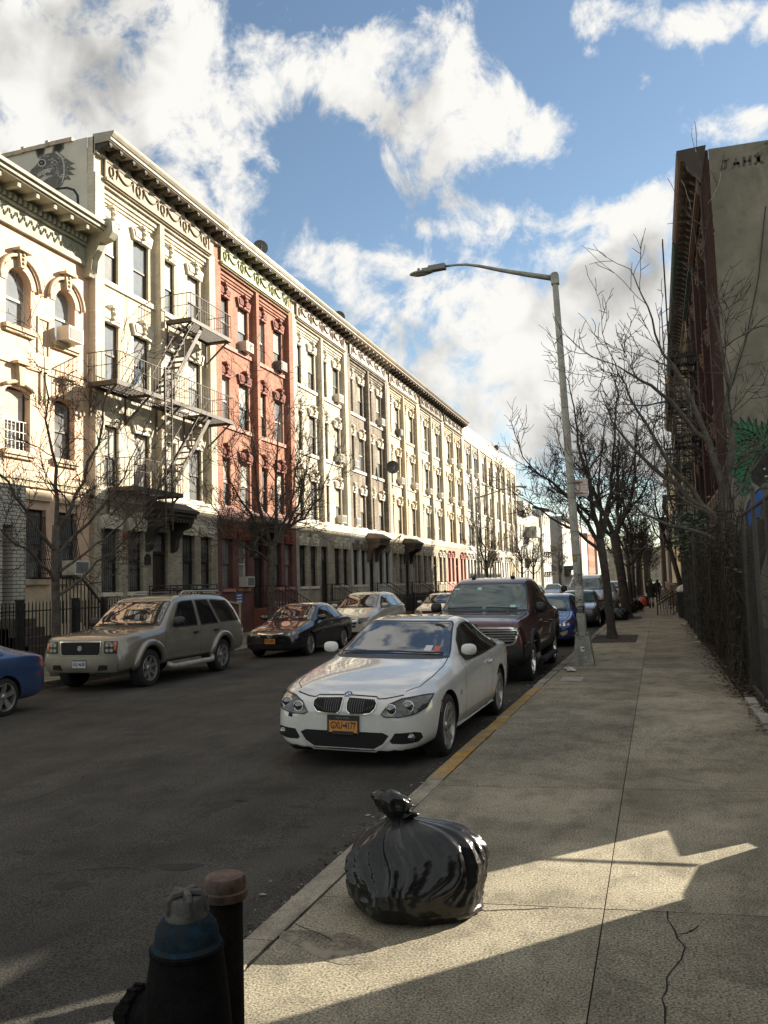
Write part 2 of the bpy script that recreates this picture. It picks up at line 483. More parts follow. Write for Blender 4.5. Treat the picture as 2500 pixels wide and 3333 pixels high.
YS = [-40, 8, 140, 620]
gb = MB(); gb.quad((-3000, -3000, -2.2), (3000, -3000, -2.2), (3000, 3000, -2.2), (-3000, 3000, -2.2))
tag(gb.build('ground', m_ground), kind='structure')
lg = MB()
for y0, y1 in zip(YS, YS[1:]):
    lg.quad((2.0, y0, zs(y0) - .01), (60, y0, zs(y0) - .01), (60, y1, zs(y1) - .01), (2.0, y1, zs(y1) - .01))
tag(lg.build('vacant_lot_ground', m_soil), kind='structure')
b = MB()
for y0, y1 in zip(YS, YS[1:]):
    b.quad((KL, y0, zroad(KL, y0)), (KX, y0, zroad(KX, y0)), (KX, y1, zroad(KX, y1)), (KL, y1, zroad(KL, y1)), 0)
# cross street in the far distance, cracks and stains of the asphalt
zr4 = lambda x, y: zroad(x, y) + .0016
crk = [(-5.44, 6.02), (-5.36, 6.4), (-5.37, 6.95), (-5.5, 7.2), (-5.37, 7.59), (-5.56, 7.92), (-5.47, 8.17), (-5.58, 8.51), (-5.48, 8.9), (-5.54, 9.42), (-5.43, 9.88), (-5.28, 10.38), (-5.24, 11.15), (-5.3, 13)]
ribbon(b, [(x, y, zr4(x, y)) for x, y in crk], .016, 1, .018)
ribbon(b, [(x, y, zr4(x, y)) for x, y in [(-5.5, 3.5), (-5.42, 4.8), (-5.44, 6.02)]], .016, 1, .018)
ribbon(b, [(x, y, zr4(x, y)) for x, y in [(-5.56, 7.92), (-5.75, 7.75), (-5.62, 7.6)]], .012, 1, .015)
ribbon(b, [(x, y, zr4(x, y)) for x, y in [(-5.55, 9.3), (-5.78, 9.0), (-5.7, 8.75)]], .012, 1, .015)
ribbon(b, [(x, y, zr4(x, y)) for x, y in [(-3.9, 4.6), (-3.4, 4.85), (-3.2, 4.8)]], .010, 1, .015)
for i, (x, y, rx, ry) in enumerate([(-3.55, 6.42, .17, .12), (-3.03, 4.92, .13, .085), (-3.53, 4.49, .11, .07), (-3.68, 7.17, .10, .06), (-2.86, 6.43, .08, .05), (-3.45, 6.6, .10, .07), (-3.3, 7.0, .25, .035), (-2.6, 5.9, .06, .04), (-6.4, 9.5, .2, .12), (-4.3, 5.0, .08, .05)]):
    blob(b, (x, y), rx, ry, zr4, 2, seed=i)
tag(b.build('road', [m_asph, m_crack, m_stain]), kind='structure')

# the sidewalk: slabs with open joints over a dirty bed
sb = MB()
XJ = [KX + .16, -.335, 1.0]
rows = [-6.0, -3.2, -.9, 1.4, 2.9, 4.43, 6.9, 9.0, 11.2, 13.33, 16.2, 19.2, 22.2, 25.95]
y = 25.95
while y < 150:
    y += 3.0; rows.append(y)
gp = .0045
for y0, y1 in zip(rows, rows[1:]):
    for i, (x0, x1) in enumerate(zip(XJ, XJ[1:])):
        ga = gp if y0 in (4.43, 6.9, 13.33, 25.95, 22.2) or y0 > 26 else .0015
        gb_ = gp if y1 in (4.43, 6.9, 13.33, 25.95, 22.2) or y1 > 26 else .0015
        sk = lambda x, yy: yy + (.11 * (x + .335) if yy < 9 else 0)
        xa, xb = x0 + .003, x1 - .003
        p = [(xa, sk(xa, y0) + ga), (xb, sk(xb, y0) + ga), (xb, sk(xb, y1) - gb_), (xa, sk(xa, y1) - gb_)]
        if y0 < 8 < y1:
            pass
        zt = [zs(q[1]) for q in p]
        lo = [(q[0], q[1], z - .05) for q, z in zip(p, zt)]
        hi = [(q[0], q[1], z) for q, z in zip(p, zt)]
        sb.hexa(lo, hi, (1 if (int(y0 * 7) + i) % 3 == 0 else 0))
for y0, y1 in zip(YS, YS[1:]):
    sb.quad((KX + .15, y0, zs(y0) - .03), (1.02, y0, zs(y0) - .03), (1.02, y1, zs(y1) - .03), (KX + .15, y1, zs(y1) - .03), 2)
cr = [(-0.04, 4.47), (-0.01, 4.24), (0.03, 4.07), (-0.03, 3.82), (-0.05, 3.67), (-0.07, 3.57), (-0.06, 3.38), (-.1, 3.0), (-.02, 2.5)]
ribbon(sb, [(x, yy, .0016) for x, yy in cr], .0075, 3, .016)
ribbon(sb, [(x, yy, .0016) for x, yy in [(-.0, 4.2), (.06, 4.25), (.1, 4.33)]], .007, 3, .01)
ribbon(sb, [(x, yy, .0016) for x, yy in [(-1.75, 4.62), (-1.3, 4.4), (-.9, 4.27), (-.6, 4.38)]], .008, 3, .012)
ribbon(sb, [(x, yy, .0016) for x, yy in [(-1.76, 3.9), (-1.5, 3.75)]], .008, 3, .012)
for i, (x, yy, rx, ry) in enumerate([(-1.5, 3.72, .22, .15)]):
    blob(sb, (x, yy), rx, ry, lambda x, y: .0015, 4, seed=40 + i)
m_damp = mat('damp_concrete', (.17, .152, .116), .95, var=.25, vscale=8, fine=(70, .6), spec=.2, spots=(7, (.29, .258, .195), .48, .6))
tag(sb.build('sidewalk', [m_conc, m_conc2, m_joint, m_crack, m_damp]), kind='structure')
kb = MB()
ky = [-40, -3, 1.2, 3.7, 6.0, 6.95, 8, 9.4, 10.2, 12.9, 13.4, 16.5, 20, 24, 28, 34, 40, 60, 80, 110, 140, 260]
for y0, y1 in zip(ky, ky[1:]):
    a, c = y0 + .004, y1 - .004
    ye = 1 if (6.5 < y0 < 12.95) else 0
    dx = rnd.uniform(-.012, .012)
    lo = [(KX + dx, a, zs(a) - .3), (KX + .152 + dx, a, zs(a) - .3), (KX + .152 + dx, c, zs(c) - .3), (KX + dx, c, zs(c) - .3)]
    hi = [(KX + .012 + dx, a, zs(a) - .004), (KX + .152 + dx, a, zs(a)), (KX + .152 + dx, c, zs(c)), (KX + .012 + dx, c, zs(c) - .004)]
    kb.hexa(lo, hi, ye)
tag(kb.build('kerb', [m_kerb, m_yel]), kind='structure')
kb = MB()
for y0, y1 in zip(YS, YS[1:]):
    za, zb_ = zroad(KL, y0), zroad(KL, y1)
    kb.hexa([(KL - .16, y0, za - .3), (KL, y0, za - .3), (KL, y1, zb_ - .3), (KL - .16, y1, zb_ - .3)],
            [(KL - .16, y0, za + .14), (KL - .01, y0, za + .136), (KL - .01, y1, zb_ + .136), (KL - .16, y1, zb_ + .14)])
tag(kb.build('far_kerb', m_kerb), kind='structure')
kb = MB()
for y0, y1 in zip(YS, YS[1:]):
    kb.quad((-26, y0, zleft(-26, y0)), (KL - .16, y0, zleft(KL - .16, y0) - .003), (KL - .16, y1, zleft(KL - .16, y1) - .003), (-26, y1, zleft(-26, y1)))
tag(kb.build('far_sidewalk', m_conc2), kind='structure')
# planting strip along the right-hand fence with its stone edging
kb = MB()
for y0, y1 in zip([-40, 8, 140], [8, 140, 200]):
    kb.quad((1.0, y0, zs(y0) - .02), (2.2, y0, zs(y0) + .03), (2.2, y1, zs(y1) + .03), (1.0, y1, zs(y1) - .02), 0)
tag(kb.build('planting_strip_ground', m_soil), kind='structure')
kb = MB()
yy = 6.2
while yy < 11.6:
    l = rnd.uniform(.5, .8)
    kb.box(.985, 1.10, yy, yy + l - .02, -.05, .035 + rnd.uniform(-.01, .015), 0)
    yy += l
tag(kb.build('edging_kerb', mat('edging_stone', (.26, .245, .21), .9, var=.3, vscale=5, fine=(60, .3))), kind='structure')
# tree pits
def pit(x0, x1, y0, y1):
    p = MB()
    z = zs((y0 + y1) / 2)
    nx, ny = 8, 14
    vs = []
    for i in range(nx + 1):
        for j in range(ny + 1):
            x = x0 + (x1 - x0) * i / nx; yv = y0 + (y1 - y0) * j / ny
            e = min(i, nx - i, j, ny - j)
            vs.append((x, yv, zs(yv) + .006 + (.02 + .02 * mnoise.noise((x * 4, yv * 4, 0))) * (e > 0)))
    p.add(vs, [(i * (ny + 1) + j, (i + 1) * (ny + 1) + j, (i + 1) * (ny + 1) + j + 1, i * (ny + 1) + j + 1) for i in range(nx) for j in range(ny)], 0, True)
    return tag(p.build('tree_pit_ground', m_soil), kind='structure')
pit(-1.76, -.6, 22.75, 25.85)
pit(-1.76, -.7, 36.2, 38.6)
pit(-1.76, -.7, 44.2, 46.4)
# plaster patch of lighter concrete by the lamp and small lids set in the sidewalk
p = MB()
p.box(-1.6, -1.25, 14.1, 14.65, zs(14) - .02, zs(14.1) + .004)
tag(p.build('utility_cover_ground', mat('pale_concrete', (.3, .28, .24), .9, var=.2, vscale=6)), kind='structure')

# grit and leaf litter lying in the gutter
gb = MB(); q = random.Random(77)
for k in range(2600):
    y = 2.5 + 26 * q.random() ** 1.4; x = KX - .02 - abs(q.gauss(0, .10)) - (.25 * q.random() if q.random() < .15 else 0); s_ = q.uniform(.004, .013) if q.random() < .8 else q.uniform(.015, .03)
    M_ = Matrix.Translation((x, y, zroad(x, y) + q.uniform(.002, .012))) @ Matrix.Rotation(q.uniform(0, 6), 4, 'Z') @ Matrix.Rotation(q.uniform(-.5, .5), 4, 'X')
    gb.add([M_ @ Vector(v) for v in ((-s_, 0, 0), (0, -s_ * .6, .003), (s_, 0, 0), (0, s_ * .6, .003))], [(0, 1, 2, 3)], q.choice((0, 0, 0, 1, 2)))
tag(gb.build('gutter_litter', [mat('grit_dark', (.03, .027, .022), .95), mat('grit_tan', (.16, .135, .095), .95), mat('grit_pale', (.30, .28, .24), .95)]), 'fine grit and leaf scraps along the gutter', 'litter', kind='stuff')

# ------------------------------------------------------------------ buildings
m_sash_d = mat('sash_dark', (.035, .028, .022), .5)
m_sash_b = mat('sash_brown', (.10, .065, .04), .6)
m_sash_w = mat('sash_white', (.55, .52, .46), .5)
m_iron = mat('wrought_iron', (.016, .015, .014), .55, spec=.4, var=.4, vscale=9)
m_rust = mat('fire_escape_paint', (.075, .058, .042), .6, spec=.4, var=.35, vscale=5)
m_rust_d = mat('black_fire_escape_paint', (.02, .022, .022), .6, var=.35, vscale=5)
def glass(name, col, rough=.04, bumpk=.06):
    m = mat(name, col, rough, spec=.9, var=.2, vscale=1.2)
    t = m.node_tree; b = t.nodes['Principled BSDF']
    tc = t.nodes.new('ShaderNodeTexCoord'); n = t.nodes.new('ShaderNodeTexNoise'); n.inputs['Scale'].default_value = 2.2; n.inputs['Detail'].default_value = 1
    bn = t.nodes.new('ShaderNodeBump'); bn.inputs['Strength'].default_value = bumpk; bn.inputs['Distance'].default_value = .12
    t.links.new(tc.outputs['Object'], n.inputs['Vector']); t.links.new(n.outputs[0], bn.inputs['Height']); t.links.new(bn.outputs[0], b.inputs['Normal'])
    b.inputs['IOR'].default_value = 1.7
    return m
m_glass = glass('window_glass', (.19, .20, .20))
m_blind = glass('window_glass_over_blind', (.52, .50, .45))
m_curt = glass('window_glass_over_curtain', (.27, .265, .25))

# shared window meshes: origin at the middle of the sill, outward is -y
def win_mesh(wd, ht, kind):
    """frame+sashes, and the glass, for an opening of the given size; set at y=.10 behind the wall plane"""
    f = MB(); h = wd / 2; t = .055
    y0, y1 = .09, .15
    f.box(-h, -h + t, y0, y1, 0, ht); f.box(h - t, h, y0, y1, 0, ht)
    f.box(-h + t, h - t, y0, y1, ht - t, ht); f.box(-h + t, h - t, y0, y1, 0, t * .8)
    mid = ht * .49
    f.box(-h + t, h - t, y0 + .008, y1 + .02, mid - .03, mid + .03)
    for s in (-1, 1):
        f.box(s * (h - t) - (.035 if s > 0 else 0), s * (h - t) + (.035 if s < 0 else 0), y0 + .035, y1 + .02, t * .8, mid - .03)
    g = MB()
    up, lo = {'plain': (0, 0), 'blind': (1, 0), 'curtain': (2, 2), 'full': (1, 2)}[kind]
    g.quad((-h + t, .118, mid + .03), (h - t, .118, mid + .03), (h - t, .118, ht - t), (-h + t, .118, ht - t), up)
    g.quad((-h + t, .148, t * .8), (h - t, .148, t * .8), (h - t, .148, mid - .03), (-h + t, .148, mid - .03), lo)
    return f, g
WM = {}
def window(parent, x, z, y, wd, ht, kind='plain', sash=None, label=None):
    sash = sash or m_sash_d
    key = (round(wd, 2), round(ht, 2), kind, sash.name)
    if key not in WM:
        f, g = win_mesh(wd, ht, kind)
        WM[key] = (f.mesh('window', sash), g.mesh('pane', [m_glass, m_blind, m_curt]))
    o = link('window', WM[key][0], parent, (x, y, z))
    p = link('pane', WM[key][1], o)
    if label: o['label'] = label
    return o

def facade(b, x0, x1, z0, z1, ops, y=0.0, dep=.16, mi=0, mr=0):
    xs = sorted({x0, x1, *[v for o in ops for v in o[:2]]}); zz = sorted({z0, z1, *[v for o in ops for v in o[2:]]})
    for xa, xb in zip(xs, xs[1:]):
        for za, zb in zip(zz, zz[1:]):
            xm, zm = (xa + xb) / 2, (za + zb) / 2
            if any(o[0] < xm < o[1] and o[2] < zm < o[3] for o in ops): continue
            b.quad((xa, y, za), (xb, y, za), (xb, y, zb), (xa, y, zb), mi)
    for xa, xb, za, zb in ops:
        b.quad((xa, y, za), (xa, y + dep, za), (xa, y + dep, zb), (xa, y, zb), mr)
        b.quad((xb, y + dep, za), (xb, y, za), (xb, y, zb), (xb, y + dep, zb), mr)
        b.quad((xa, y, zb), (xa, y + dep, zb), (xb, y + dep, zb), (xb, y, zb), mr)
        b.quad((xa, y + dep, za), (xa, y, za), (xb, y, za), (xb, y + dep, za), mr)

LM = {}
def lintel_mesh(wd):
    """splayed fluted lintel with a carved head on its keystone; origin at the middle of the opening's top edge"""
    b = MB(); h = wd / 2
    for s in (-1, 1):
        poly = [(s * .08, -.0), (s * (h + .03), -.05), (s * (h + .17), .33), (s * .10, .42)]
        if s < 0: poly = poly[::-1]
        b.prism(poly, -.10, .02, 'xz')
        n = 5
        for k in range(n):
            t = (k + .5) / n
            xa = .12 + (h - .13) * t; xb = .14 + (h - .06) * t
            w2 = .022
            pl = [(s * (xa - w2), .07), (s * (xa + w2), .07), (s * (xb + w2), .31), (s * (xb - w2), .31)]
            if s < 0: pl = pl[::-1]
            b.prism(pl, -.135, -.095, 'xz')
    b.prism([(-.10, -.04), (.10, -.04), (.14, .44), (-.14, .44)], -.13, .02, 'xz')
    b.box(-.15, .15, -.24, .02, .44, .51)
    b.box(-.11, .11, -.19, .0, .51, .56)
    b.ball((0, -.15, .27), (.06, .08, .11), 8, 6)
    b.ball((0, -.225, .26), (.022, .03, .04), 6, 4)
    for s in (-1, 1):
        b.ball((s * .065, -.15, .33), (.03, .04, .06), 6, 5)
        b.ball((s * .035, -.205, .31), (.024, .02, .02), 6, 4)
        b.ball((s * .05, -.17, .13), (.045, .05, .05), 6, 5)
    b.ball((0, -.17, .10), (.05, .05, .06), 6, 5)
    b.ball((0, -.14, .41), (.10, .09, .06), 8, 5)
    return b
def lintel(parent, x, z, y, wd, m):
    k = (round(wd, 2), m.name)
    if k not in LM: LM[k] = lintel_mesh(wd).mesh('lintel', m)
    return link('lintel', LM[k], parent, (x, y, z))

FM = {}
def frieze_mesh(W, h):
    b = MB()
    b.box(0, W, -.03, .0, 0, h)
    b.box(-.04, W + .04, -.16, .0, -.10, -.0)
    b.box(-.02, W + .02, -.10, -.0, -.15, -.10)
    b.box(0, W, -.06, -.03, h - .04, h)
    for x in (0, W - .06):
        b.box(x, x + .06, -.07, -.03, 0, h - .04)
    return b
def relief_mesh(W, h):
    b = MB(); n = 4; st = (W - .7) / n
    for i in range(n + 1):
        cx = .35 + st * i
        pts = [(cx + .11 * math.sin(a), -.06, h * .55 + .17 * math.cos(a)) for a in [2 * PI * k / 14 for k in range(15)]]
        b.tube(pts, .024, 5)
        for s in (-1, 1):
            b.tube([(cx, -.05, h * .55 - .17), (cx + s * .10, -.05, h * .55 - .25)], [.03, .015], 4)
    for i in range(n):
        a, c = .35 + st * i + .32, .35 + st * (i + 1) - .32
        pts = []
        for k in range(11):
            t = k / 10
            pts.append((a + (c - a) * t, -.06, h * .78 - .36 * h * 4 * t * (1 - t)))
        b.tube(pts, [.015 + .022 * 4 * (k / 10) * (1 - k / 10) for k in range(11)], 5)
        for x in (a, c):
            b.ball((x, -.06, h * .8), (.06, .04, .06), 6, 5)
            b.tube([(x, -.05, h * .8), (x + (-.05 if x == a else .05), -.05, h * .3)], [.035, .014], 4)
    return b
def cornice_mesh(W, H, ov, n):
    """bracketed cornice: z from 0 to H, overhanging by ov"""
    b = MB()
    # bed mould
    b.box(0, W, -.10, .05, -.02, .10)
    st = W / n
    prof = [(-.10, .10), (-.10, .0), (-.16, .02), (-.2, .10), (-.2, .12)]
    b.box(0, W, -ov + .05, .05, .46, .52)                 # soffit
    b.box(0, W, -.02, .05, .10, .46)
    # fascia and crown mould
    pr = [(.05, .52), (-ov, .52), (-ov, .66), (-ov - .04, .68), (-ov - .10, .80), (-ov - .12, .88), (-ov - .12, .93), (.05, H)]
    n2 = len(pr)
    vs = [(0, p[0], p[1]) for p in pr] + [(W, p[0], p[1]) for p in pr]
    b.add(vs, [tuple(range(n2)), tuple(range(n2, 2 * n2))[::-1]] + [(i, i + n2, (i + 1) % n2 + n2, (i + 1) % n2) for i in range(n2)], 0)
    return b
def brackets_mesh(W, ov, n):
    b = MB(); st = W / n
    for i in range(n + 1):
        cx = min(max(st * i, .13), W - .13); hw = .105
        pr = [(-.02, .10), (-.12, .06), (-.20, .13), (-.26, .22), (-.36, .25), (-ov + .14, .28), (-ov + .10, .455), (-.02, .455)]
        n2 = len(pr)
        vs = [(cx - hw, p[0], p[1]) for p in pr] + [(cx + hw, p[0], p[1]) for p in pr]
        b.add(vs, [tuple(range(n2)), tuple(range(n2, 2 * n2))[::-1]] + [(k, k + n2, (k + 1) % n2 + n2, (k + 1) % n2) for k in range(n2)], 0)
        b.box(cx - .07, cx + .07, -ov + .085, -ov + .101, .29, .43)
        if i < n:
            b.box(cx + st / 2 - .09, cx + st / 2 + .09, -.4, -.25, .42, .458)
    return b

ZF = (4.96, 8.32, 11.66)          # sills of floors 2-4
WH = 1.99
WX = (.62, 1.53), (2.37, 3.28), (4.08, 4.97), (5.87, 6.78)
GX = (.35, 1.24), (1.73, 2.57), (5.0, 5.87), (6.30, 7.10)
KIND = ('blind', 'plain', 'full', 'blind', 'curtain', 'plain', 'blind', 'full')
def tenement(idx, label, org, rotz, W, P, group):
    """four-storey row tenement. P: wall, ground, trim, frieze, relief, cornice, crown materials and options"""
    k = W / 7.58
    t = thing('row_house', label, 'building', org, rotz, group)
    wall, gnd, trim = P['wall'], P['ground'], P['trim']
    side = P.get('side', wall); zb = -.9
    roofz = P.get('roofz', 16.05)
    wx = [(a * k, c * k) for a, c in WX]; gx = [(a * k, c * k) for a, c in GX]
    dep = P.get('depth', 15)
    b = MB()
    # upper wall (recessed bays) : mi 0 wall, 1 ground, 2 side, 3 roof
    ops = [(a, c, z, z + WH) for z in ZF for a, c in wx]
    bays = ((.45 * k, 3.66 * k), (3.92 * k, 7.13 * k))
    for bi, (xa, xb) in enumerate(bays):
        facade(b, xa, xb, 4.83, 14.62, [o for o in ops if xa < o[0] < xb], 0, .17, 0, 0)
    pz = 14.87
    for xa, xb in ((0, bays[0][0]), (bays[0][1], bays[1][0]), (bays[1][1], W)):
        b.box(xa, xb, -.25, .0, 4.83, pz, 0)
    for xa, xb in bays:
        b.box(xa, xb, -.248, 0, 14.62, pz, 0)
        for q, (d, z0, z1) in enumerate(((.05, 14.24, 14.34), (.10, 14.34, 14.46), (.155, 14.46, 14.62))):
            b.box(xa, xb, -d, .0, z0, z1, 0)
    b.box(0, W, -.19, .05, pz, roofz - .02, 0)
    # ground storey
    dx = P.get('door', (3.12 * k, 4.05 * k))
    gops = [(a, c, 1.63, 3.64) for a, c in gx] + [(dx[0], dx[1], .75, 3.64)]
    facade(b, 0, W, zb, 4.6, gops, -.2, .24, 1, 1)
    b.box(0, dx[0] - .25, -.25, -.2, zb, 1.46, 1); b.box(dx[1] + .25, W, -.25, -.2, zb, 1.46, 1)
    # sides, back, roof
    b.quad((0, .06, zb), (0, .06, roofz), (0, dep, roofz - .35), (0, dep, zb), 2)
    b.quad((W, .06, zb), (W, dep, zb), (W, dep, roofz - .35), (W, .06, roofz), 2)
    for xs_ in (0, W): b.quad((xs_, -.2, zb), (xs_, -.2, 4.6), (xs_, .06, 4.6), (xs_, .06, zb), 1)
    for xs_ in (0, W): b.quad((xs_, .0, 4.6), (xs_, .0, pz), (xs_, .06, pz), (xs_, .06, 4.6), 0)
    b.quad((0, dep, zb), (0, dep, roofz - .35), (W, dep, roofz - .35), (W, dep, zb), 2)
    b.quad((0, .0, roofz - .35), (W, 0, roofz - .35), (W, dep, roofz - .6), (0, dep, roofz - .6), 3)
    b.build('wall', [wall, gnd, side, m_roof], t)
    # belt course and sills
    s = MB()
    for q, (d, z0, z1) in enumerate(((.30, 4.74, 4.86), (.27, 4.66, 4.738), (.25, 4.58, 4.655), (.23, 4.50, 4.575))):
        s.box(.0, W, -d, -.0, z0, z1)
    s.build('belt_course', P.get('belt', trim), t)
    for z in ZF[1:]:
        for xa, xb in bays:
            s = MB(); s.box(xa + .02, xb - .02, -.07, .03, z - .16, z - .0); s.build('window_sill', P.get('sillm', trim), t)
    sm = P.get('sillm', trim)
    def sill(x0, x1, y0, y1, z0, z1):
        q_ = MB(); q_.box(x0, x1, y0, y1, z0, z1); q_.build('window_sill', sm, t)
    for a, c in wx: sill(a - .05, c + .05, -.09, .03, ZF[0] - .1, ZF[0])
    for a, c in gx: sill(a - .06, c + .06, -.30, -.17, 1.50, 1.62)
    sh = P.get('sash', (m_sash_d,))
    for fi, z in enumerate(ZF):
        for wi, (a, c) in enumerate(wx):
            window(t, (a + c) / 2, z, 0, c - a, WH, KIND[(idx * 3 + fi * 5 + wi * 7 + (idx * fi * wi) % 3) % 8], sh[(fi + wi) % len(sh)])
            if P.get('lintels', True): lintel(t, (a + c) / 2, z + WH, 0, c - a, trim)
    for wi, (a, c) in enumerate(gx):
        o = window(t, (a + c) / 2, 1.63, -.2 + .05, c - a, 2.01, 'curtain' if wi % 2 else 'plain', m_sash_d if P.get('bars') else sh[wi % len(sh)])
        lintel(t, (a + c) / 2, 3.64, -.2, c - a, P.get('gtrim', trim))
        if P.get('bars'):
            g_ = MB(); wd = c - a
            for q in range(8):
                x = -wd / 2 + .06 + (wd - .12) * q / 7
                g_.bar((x, .06, .03), (x, .06, 1.98), .016)
            for z in (.12, .72, 1.05, 1.35, 1.9): g_.bar((-wd / 2, .06, z), (wd / 2, .06, z), .02)
            for q in range(3):
                cx = (q - 1) * wd * .27
                g_.tube([(cx + .1 * math.sin(v), .055, 1.2 + .12 * math.cos(v)) for v in [2 * PI * e / 10 for e in range(11)]], .008, 4)
            g_.build('window_grille', m_iron, o)
    # cornice
    if P.get('cornice'):
        fz = frieze_mesh(W - .9 * k, .62).build('frieze', P['frieze'], t); fz.location = (.45 * k, -.23, pz)
        relief_mesh(W - .9 * k, .62).build('relief', P['relief'], fz)
        cz = pz + .62
        co = cornice_mesh(W, .98, .62, 11).build('cornice', P['crown'], t); co.location = (0, -.2, cz)
        br = brackets_mesh(W, .62, 11).build('bracket_row', P['cornice'], co)
        co.scale = (1, 1, .64)
    else:
        p = MB()
        p.box(0, W, -.24, .0, pz - .02, pz + .10); p.box(0, W, -.27, .12, roofz - .12, roofz + .02)
        for q in range(5):
            xa = W * q / 5 + .15
            p.box(xa, xa + W / 5 - .3, -.225, -.18, pz + .25, roofz - .75)
        p.box(0, W, -.22, .05, roofz - .6, roofz - .1)
        p.build('parapet', P.get('parapet', trim), t)
    # door with transom, hood and stoop
    d = MB(); da, db = dx; yw = -.2
    d.box(da, da + .09, yw + .1, yw + .24, .75, 3.64); d.box(db - .09, db, yw + .1, yw + .24, .75, 3.64)
    d.box(da + .09, db - .09, yw + .1, yw + .24, 3.55, 3.64); d.box(da + .09, db - .09, yw + .1, yw + .24, 2.88, 2.98)
    d.box(da + .09, db - .09, yw + .18, yw + .22, .75, 2.88, 1)
    for z0, z1 in ((.9, 1.5), (1.62, 2.72)):
        for xa, xb in ((da + .16, (da + db) / 2 - .05), ((da + db) / 2 + .05, db - .16)):
            d.box(xa, xb, yw + .165, yw + .185, z0, z1, 1)
    d.quad((da + .09, yw + .2, 2.98), (db - .09, yw + .2, 2.98), (db - .09, yw + .2, 3.55), (da + .09, yw + .2, 3.55), 2)
    d.build('door', [P.get('doorf', m_sash_d), P.get('doorm', m_sash_d), m_glass], t)
    if P.get('hood'):
        h = MB(); c0, c1 = da - .55, db + .55
        h.box(c0 + .1, c1 - .1, -1.0, -.2, 4.02, 4.12); h.box(c0 + .05, c1 - .05, -1.08, -.2, 4.12, 4.26); h.box(c0, c1, -1.16, -.2, 4.26, 4.36)
        h.hexa([(c0, -1.16, 4.36), (c1, -1.16, 4.36), (c1, -.2, 4.36), (c0, -.2, 4.36)], [(c0 + .25, -.75, 4.62), (c1 - .25, -.75, 4.62), (c1 - .25, -.2, 4.68), (c0 + .25, -.2, 4.68)])
        q = c0 + .12
        while q < c1 - .15:
            h.box(q, q + .09, -1.05, -.25, 3.93, 4.02); q += .2
        for xx in (c0 + .12, c1 - .38):
            pr = [(-.2, 2.95), (-.32, 3.0), (-.40, 3.15), (-.42, 3.4), (-.6, 3.7), (-.9, 3.8), (-.95, 3.93), (-.2, 3.93)]
            h.prism(pr, xx, xx + .26, 'yz')
        h.build('door_hood', P['hood'], t)
    if P.get('stoop', True):
        s = MB(); zt = .75; gz = zleft(-17, org[1]) if rotz > 0 else zs(org[1])
        n = 5; rise = (zt - gz) / n
        for q in range(n):
            s.box(da - .2, db + .25, -.25 - .9 - .3 * (n - 1 - q), -.2 if q == n - 1 else -.25 - .9 - .3 * (n - 2 - q), gz - .3, gz + rise * (q + 1))
        so = s.build('stoop', P.get('stoopm', m_stoop), t)
        y0, y1 = -.3, -.25 - .9 - .3 * (n - 1)
        for xx in (da - .15, db + .2):
            r = MB()
            a = (xx, y0, zt + .95); bq = (xx, -1.1, zt + .95); c = (xx, y1, gz + rise + .9)
            r.bar(a, bq, .045, .03); r.bar(bq, c, .045, .03); r.bar((xx, y0, zt + .12), (xx, -1.1, zt + .12), .03); r.bar((xx, -1.1, zt + .12), (xx, y1, gz + rise + .1), .03)
            for e in range(16):
                tt = e / 15
                yq = y0 + (y1 - y0) * tt
                zq = zt + .95 if yq > -1.1 else zt + .95 + (gz + rise + .9 - zt - .95) * (-1.1 - yq) / (-1.1 - y1)
                r.bar((xx, yq, zq), (xx, yq, zq - .85), .016 if e % 15 else .05)
            r.build('stoop_railing', m_iron, t)
    return t

m_roof = mat('roof_tar', (.05, .05, .05), 1.0)
m_stoop = mat('stoop_stone', (.09, .07, .055), .9, var=.3, vscale=3)
bk = {}
bk['cream'] = brick('cream_brick', (.68, .60, .46), (.58, .505, .375), (.58, .53, .43))
bk['red'] = brick('red_brick', (.43, .20, .135), (.33, .135, .09), (.44, .29, .22))
bk['cream2'] = brick('pale_cream_brick', (.67, .605, .48), (.59, .525, .40), (.56, .51, .42))
bk['grey'] = brick('grey_brown_brick', (.21, .175, .135), (.33, .28, .22), (.30, .265, .215), stain=.4)
bk['yellow'] = brick('buff_brick', (.67, .575, .42), (.60, .505, .35), (.56, .49, .37))
bk['ivory'] = brick('ivory_brick', (.60, .54, .43), (.53, .47, .36), (.50, .46, .37))
bk['whiteb'] = brick('white_painted_brick', (.60, .565, .49), (.54, .505, .435), (.52, .485, .42), stain=.25)
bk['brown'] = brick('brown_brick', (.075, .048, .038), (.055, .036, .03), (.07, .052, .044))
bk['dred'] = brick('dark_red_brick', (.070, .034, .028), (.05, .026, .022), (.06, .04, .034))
bk['gcream'] = brick('weathered_stone_brick', (.48, .42, .32), (.35, .30, .22), (.38, .33, .25), stain=.3)
pnt = lambda n, c, v=.12: mat(n, c, .75, var=v, vscale=2.5, fine=(30, .06))
t_cream = pnt('cream_stone', (.68, .62, .50)); t_red = pnt('red_terracotta', (.24, .075, .05)); t_ivory = pnt('ivory_stone', (.60, .55, .45))
t_white = pnt('white_paint', (.60, .57, .50)); t_brown = pnt('brownstone', (.16, .11, .08)); t_buff = pnt('buff_stone', (.58, .50, .37))
f_tan = pnt('tan_paint', (.36, .29, .20)); f_green = pnt('pale_green_paint', (.50, .52, .30)); f_pink = pnt('pinkish_tan_paint', (.50, .40, .32)); f_wht = pnt('off_white_paint', (.64, .60, .51))
f_dk = pnt('bronze_paint', (.20, .16, .12)); f_gr = pnt('grey_brown_paint', (.27, .23, .19)); f_green_d = pnt('olive_paint', (.17, .18, .085)); c_dark = pnt('dark_brown_paint', (.055, .045, .036)); c_grey = pnt('taupe_paint', (.40, .36, .29))
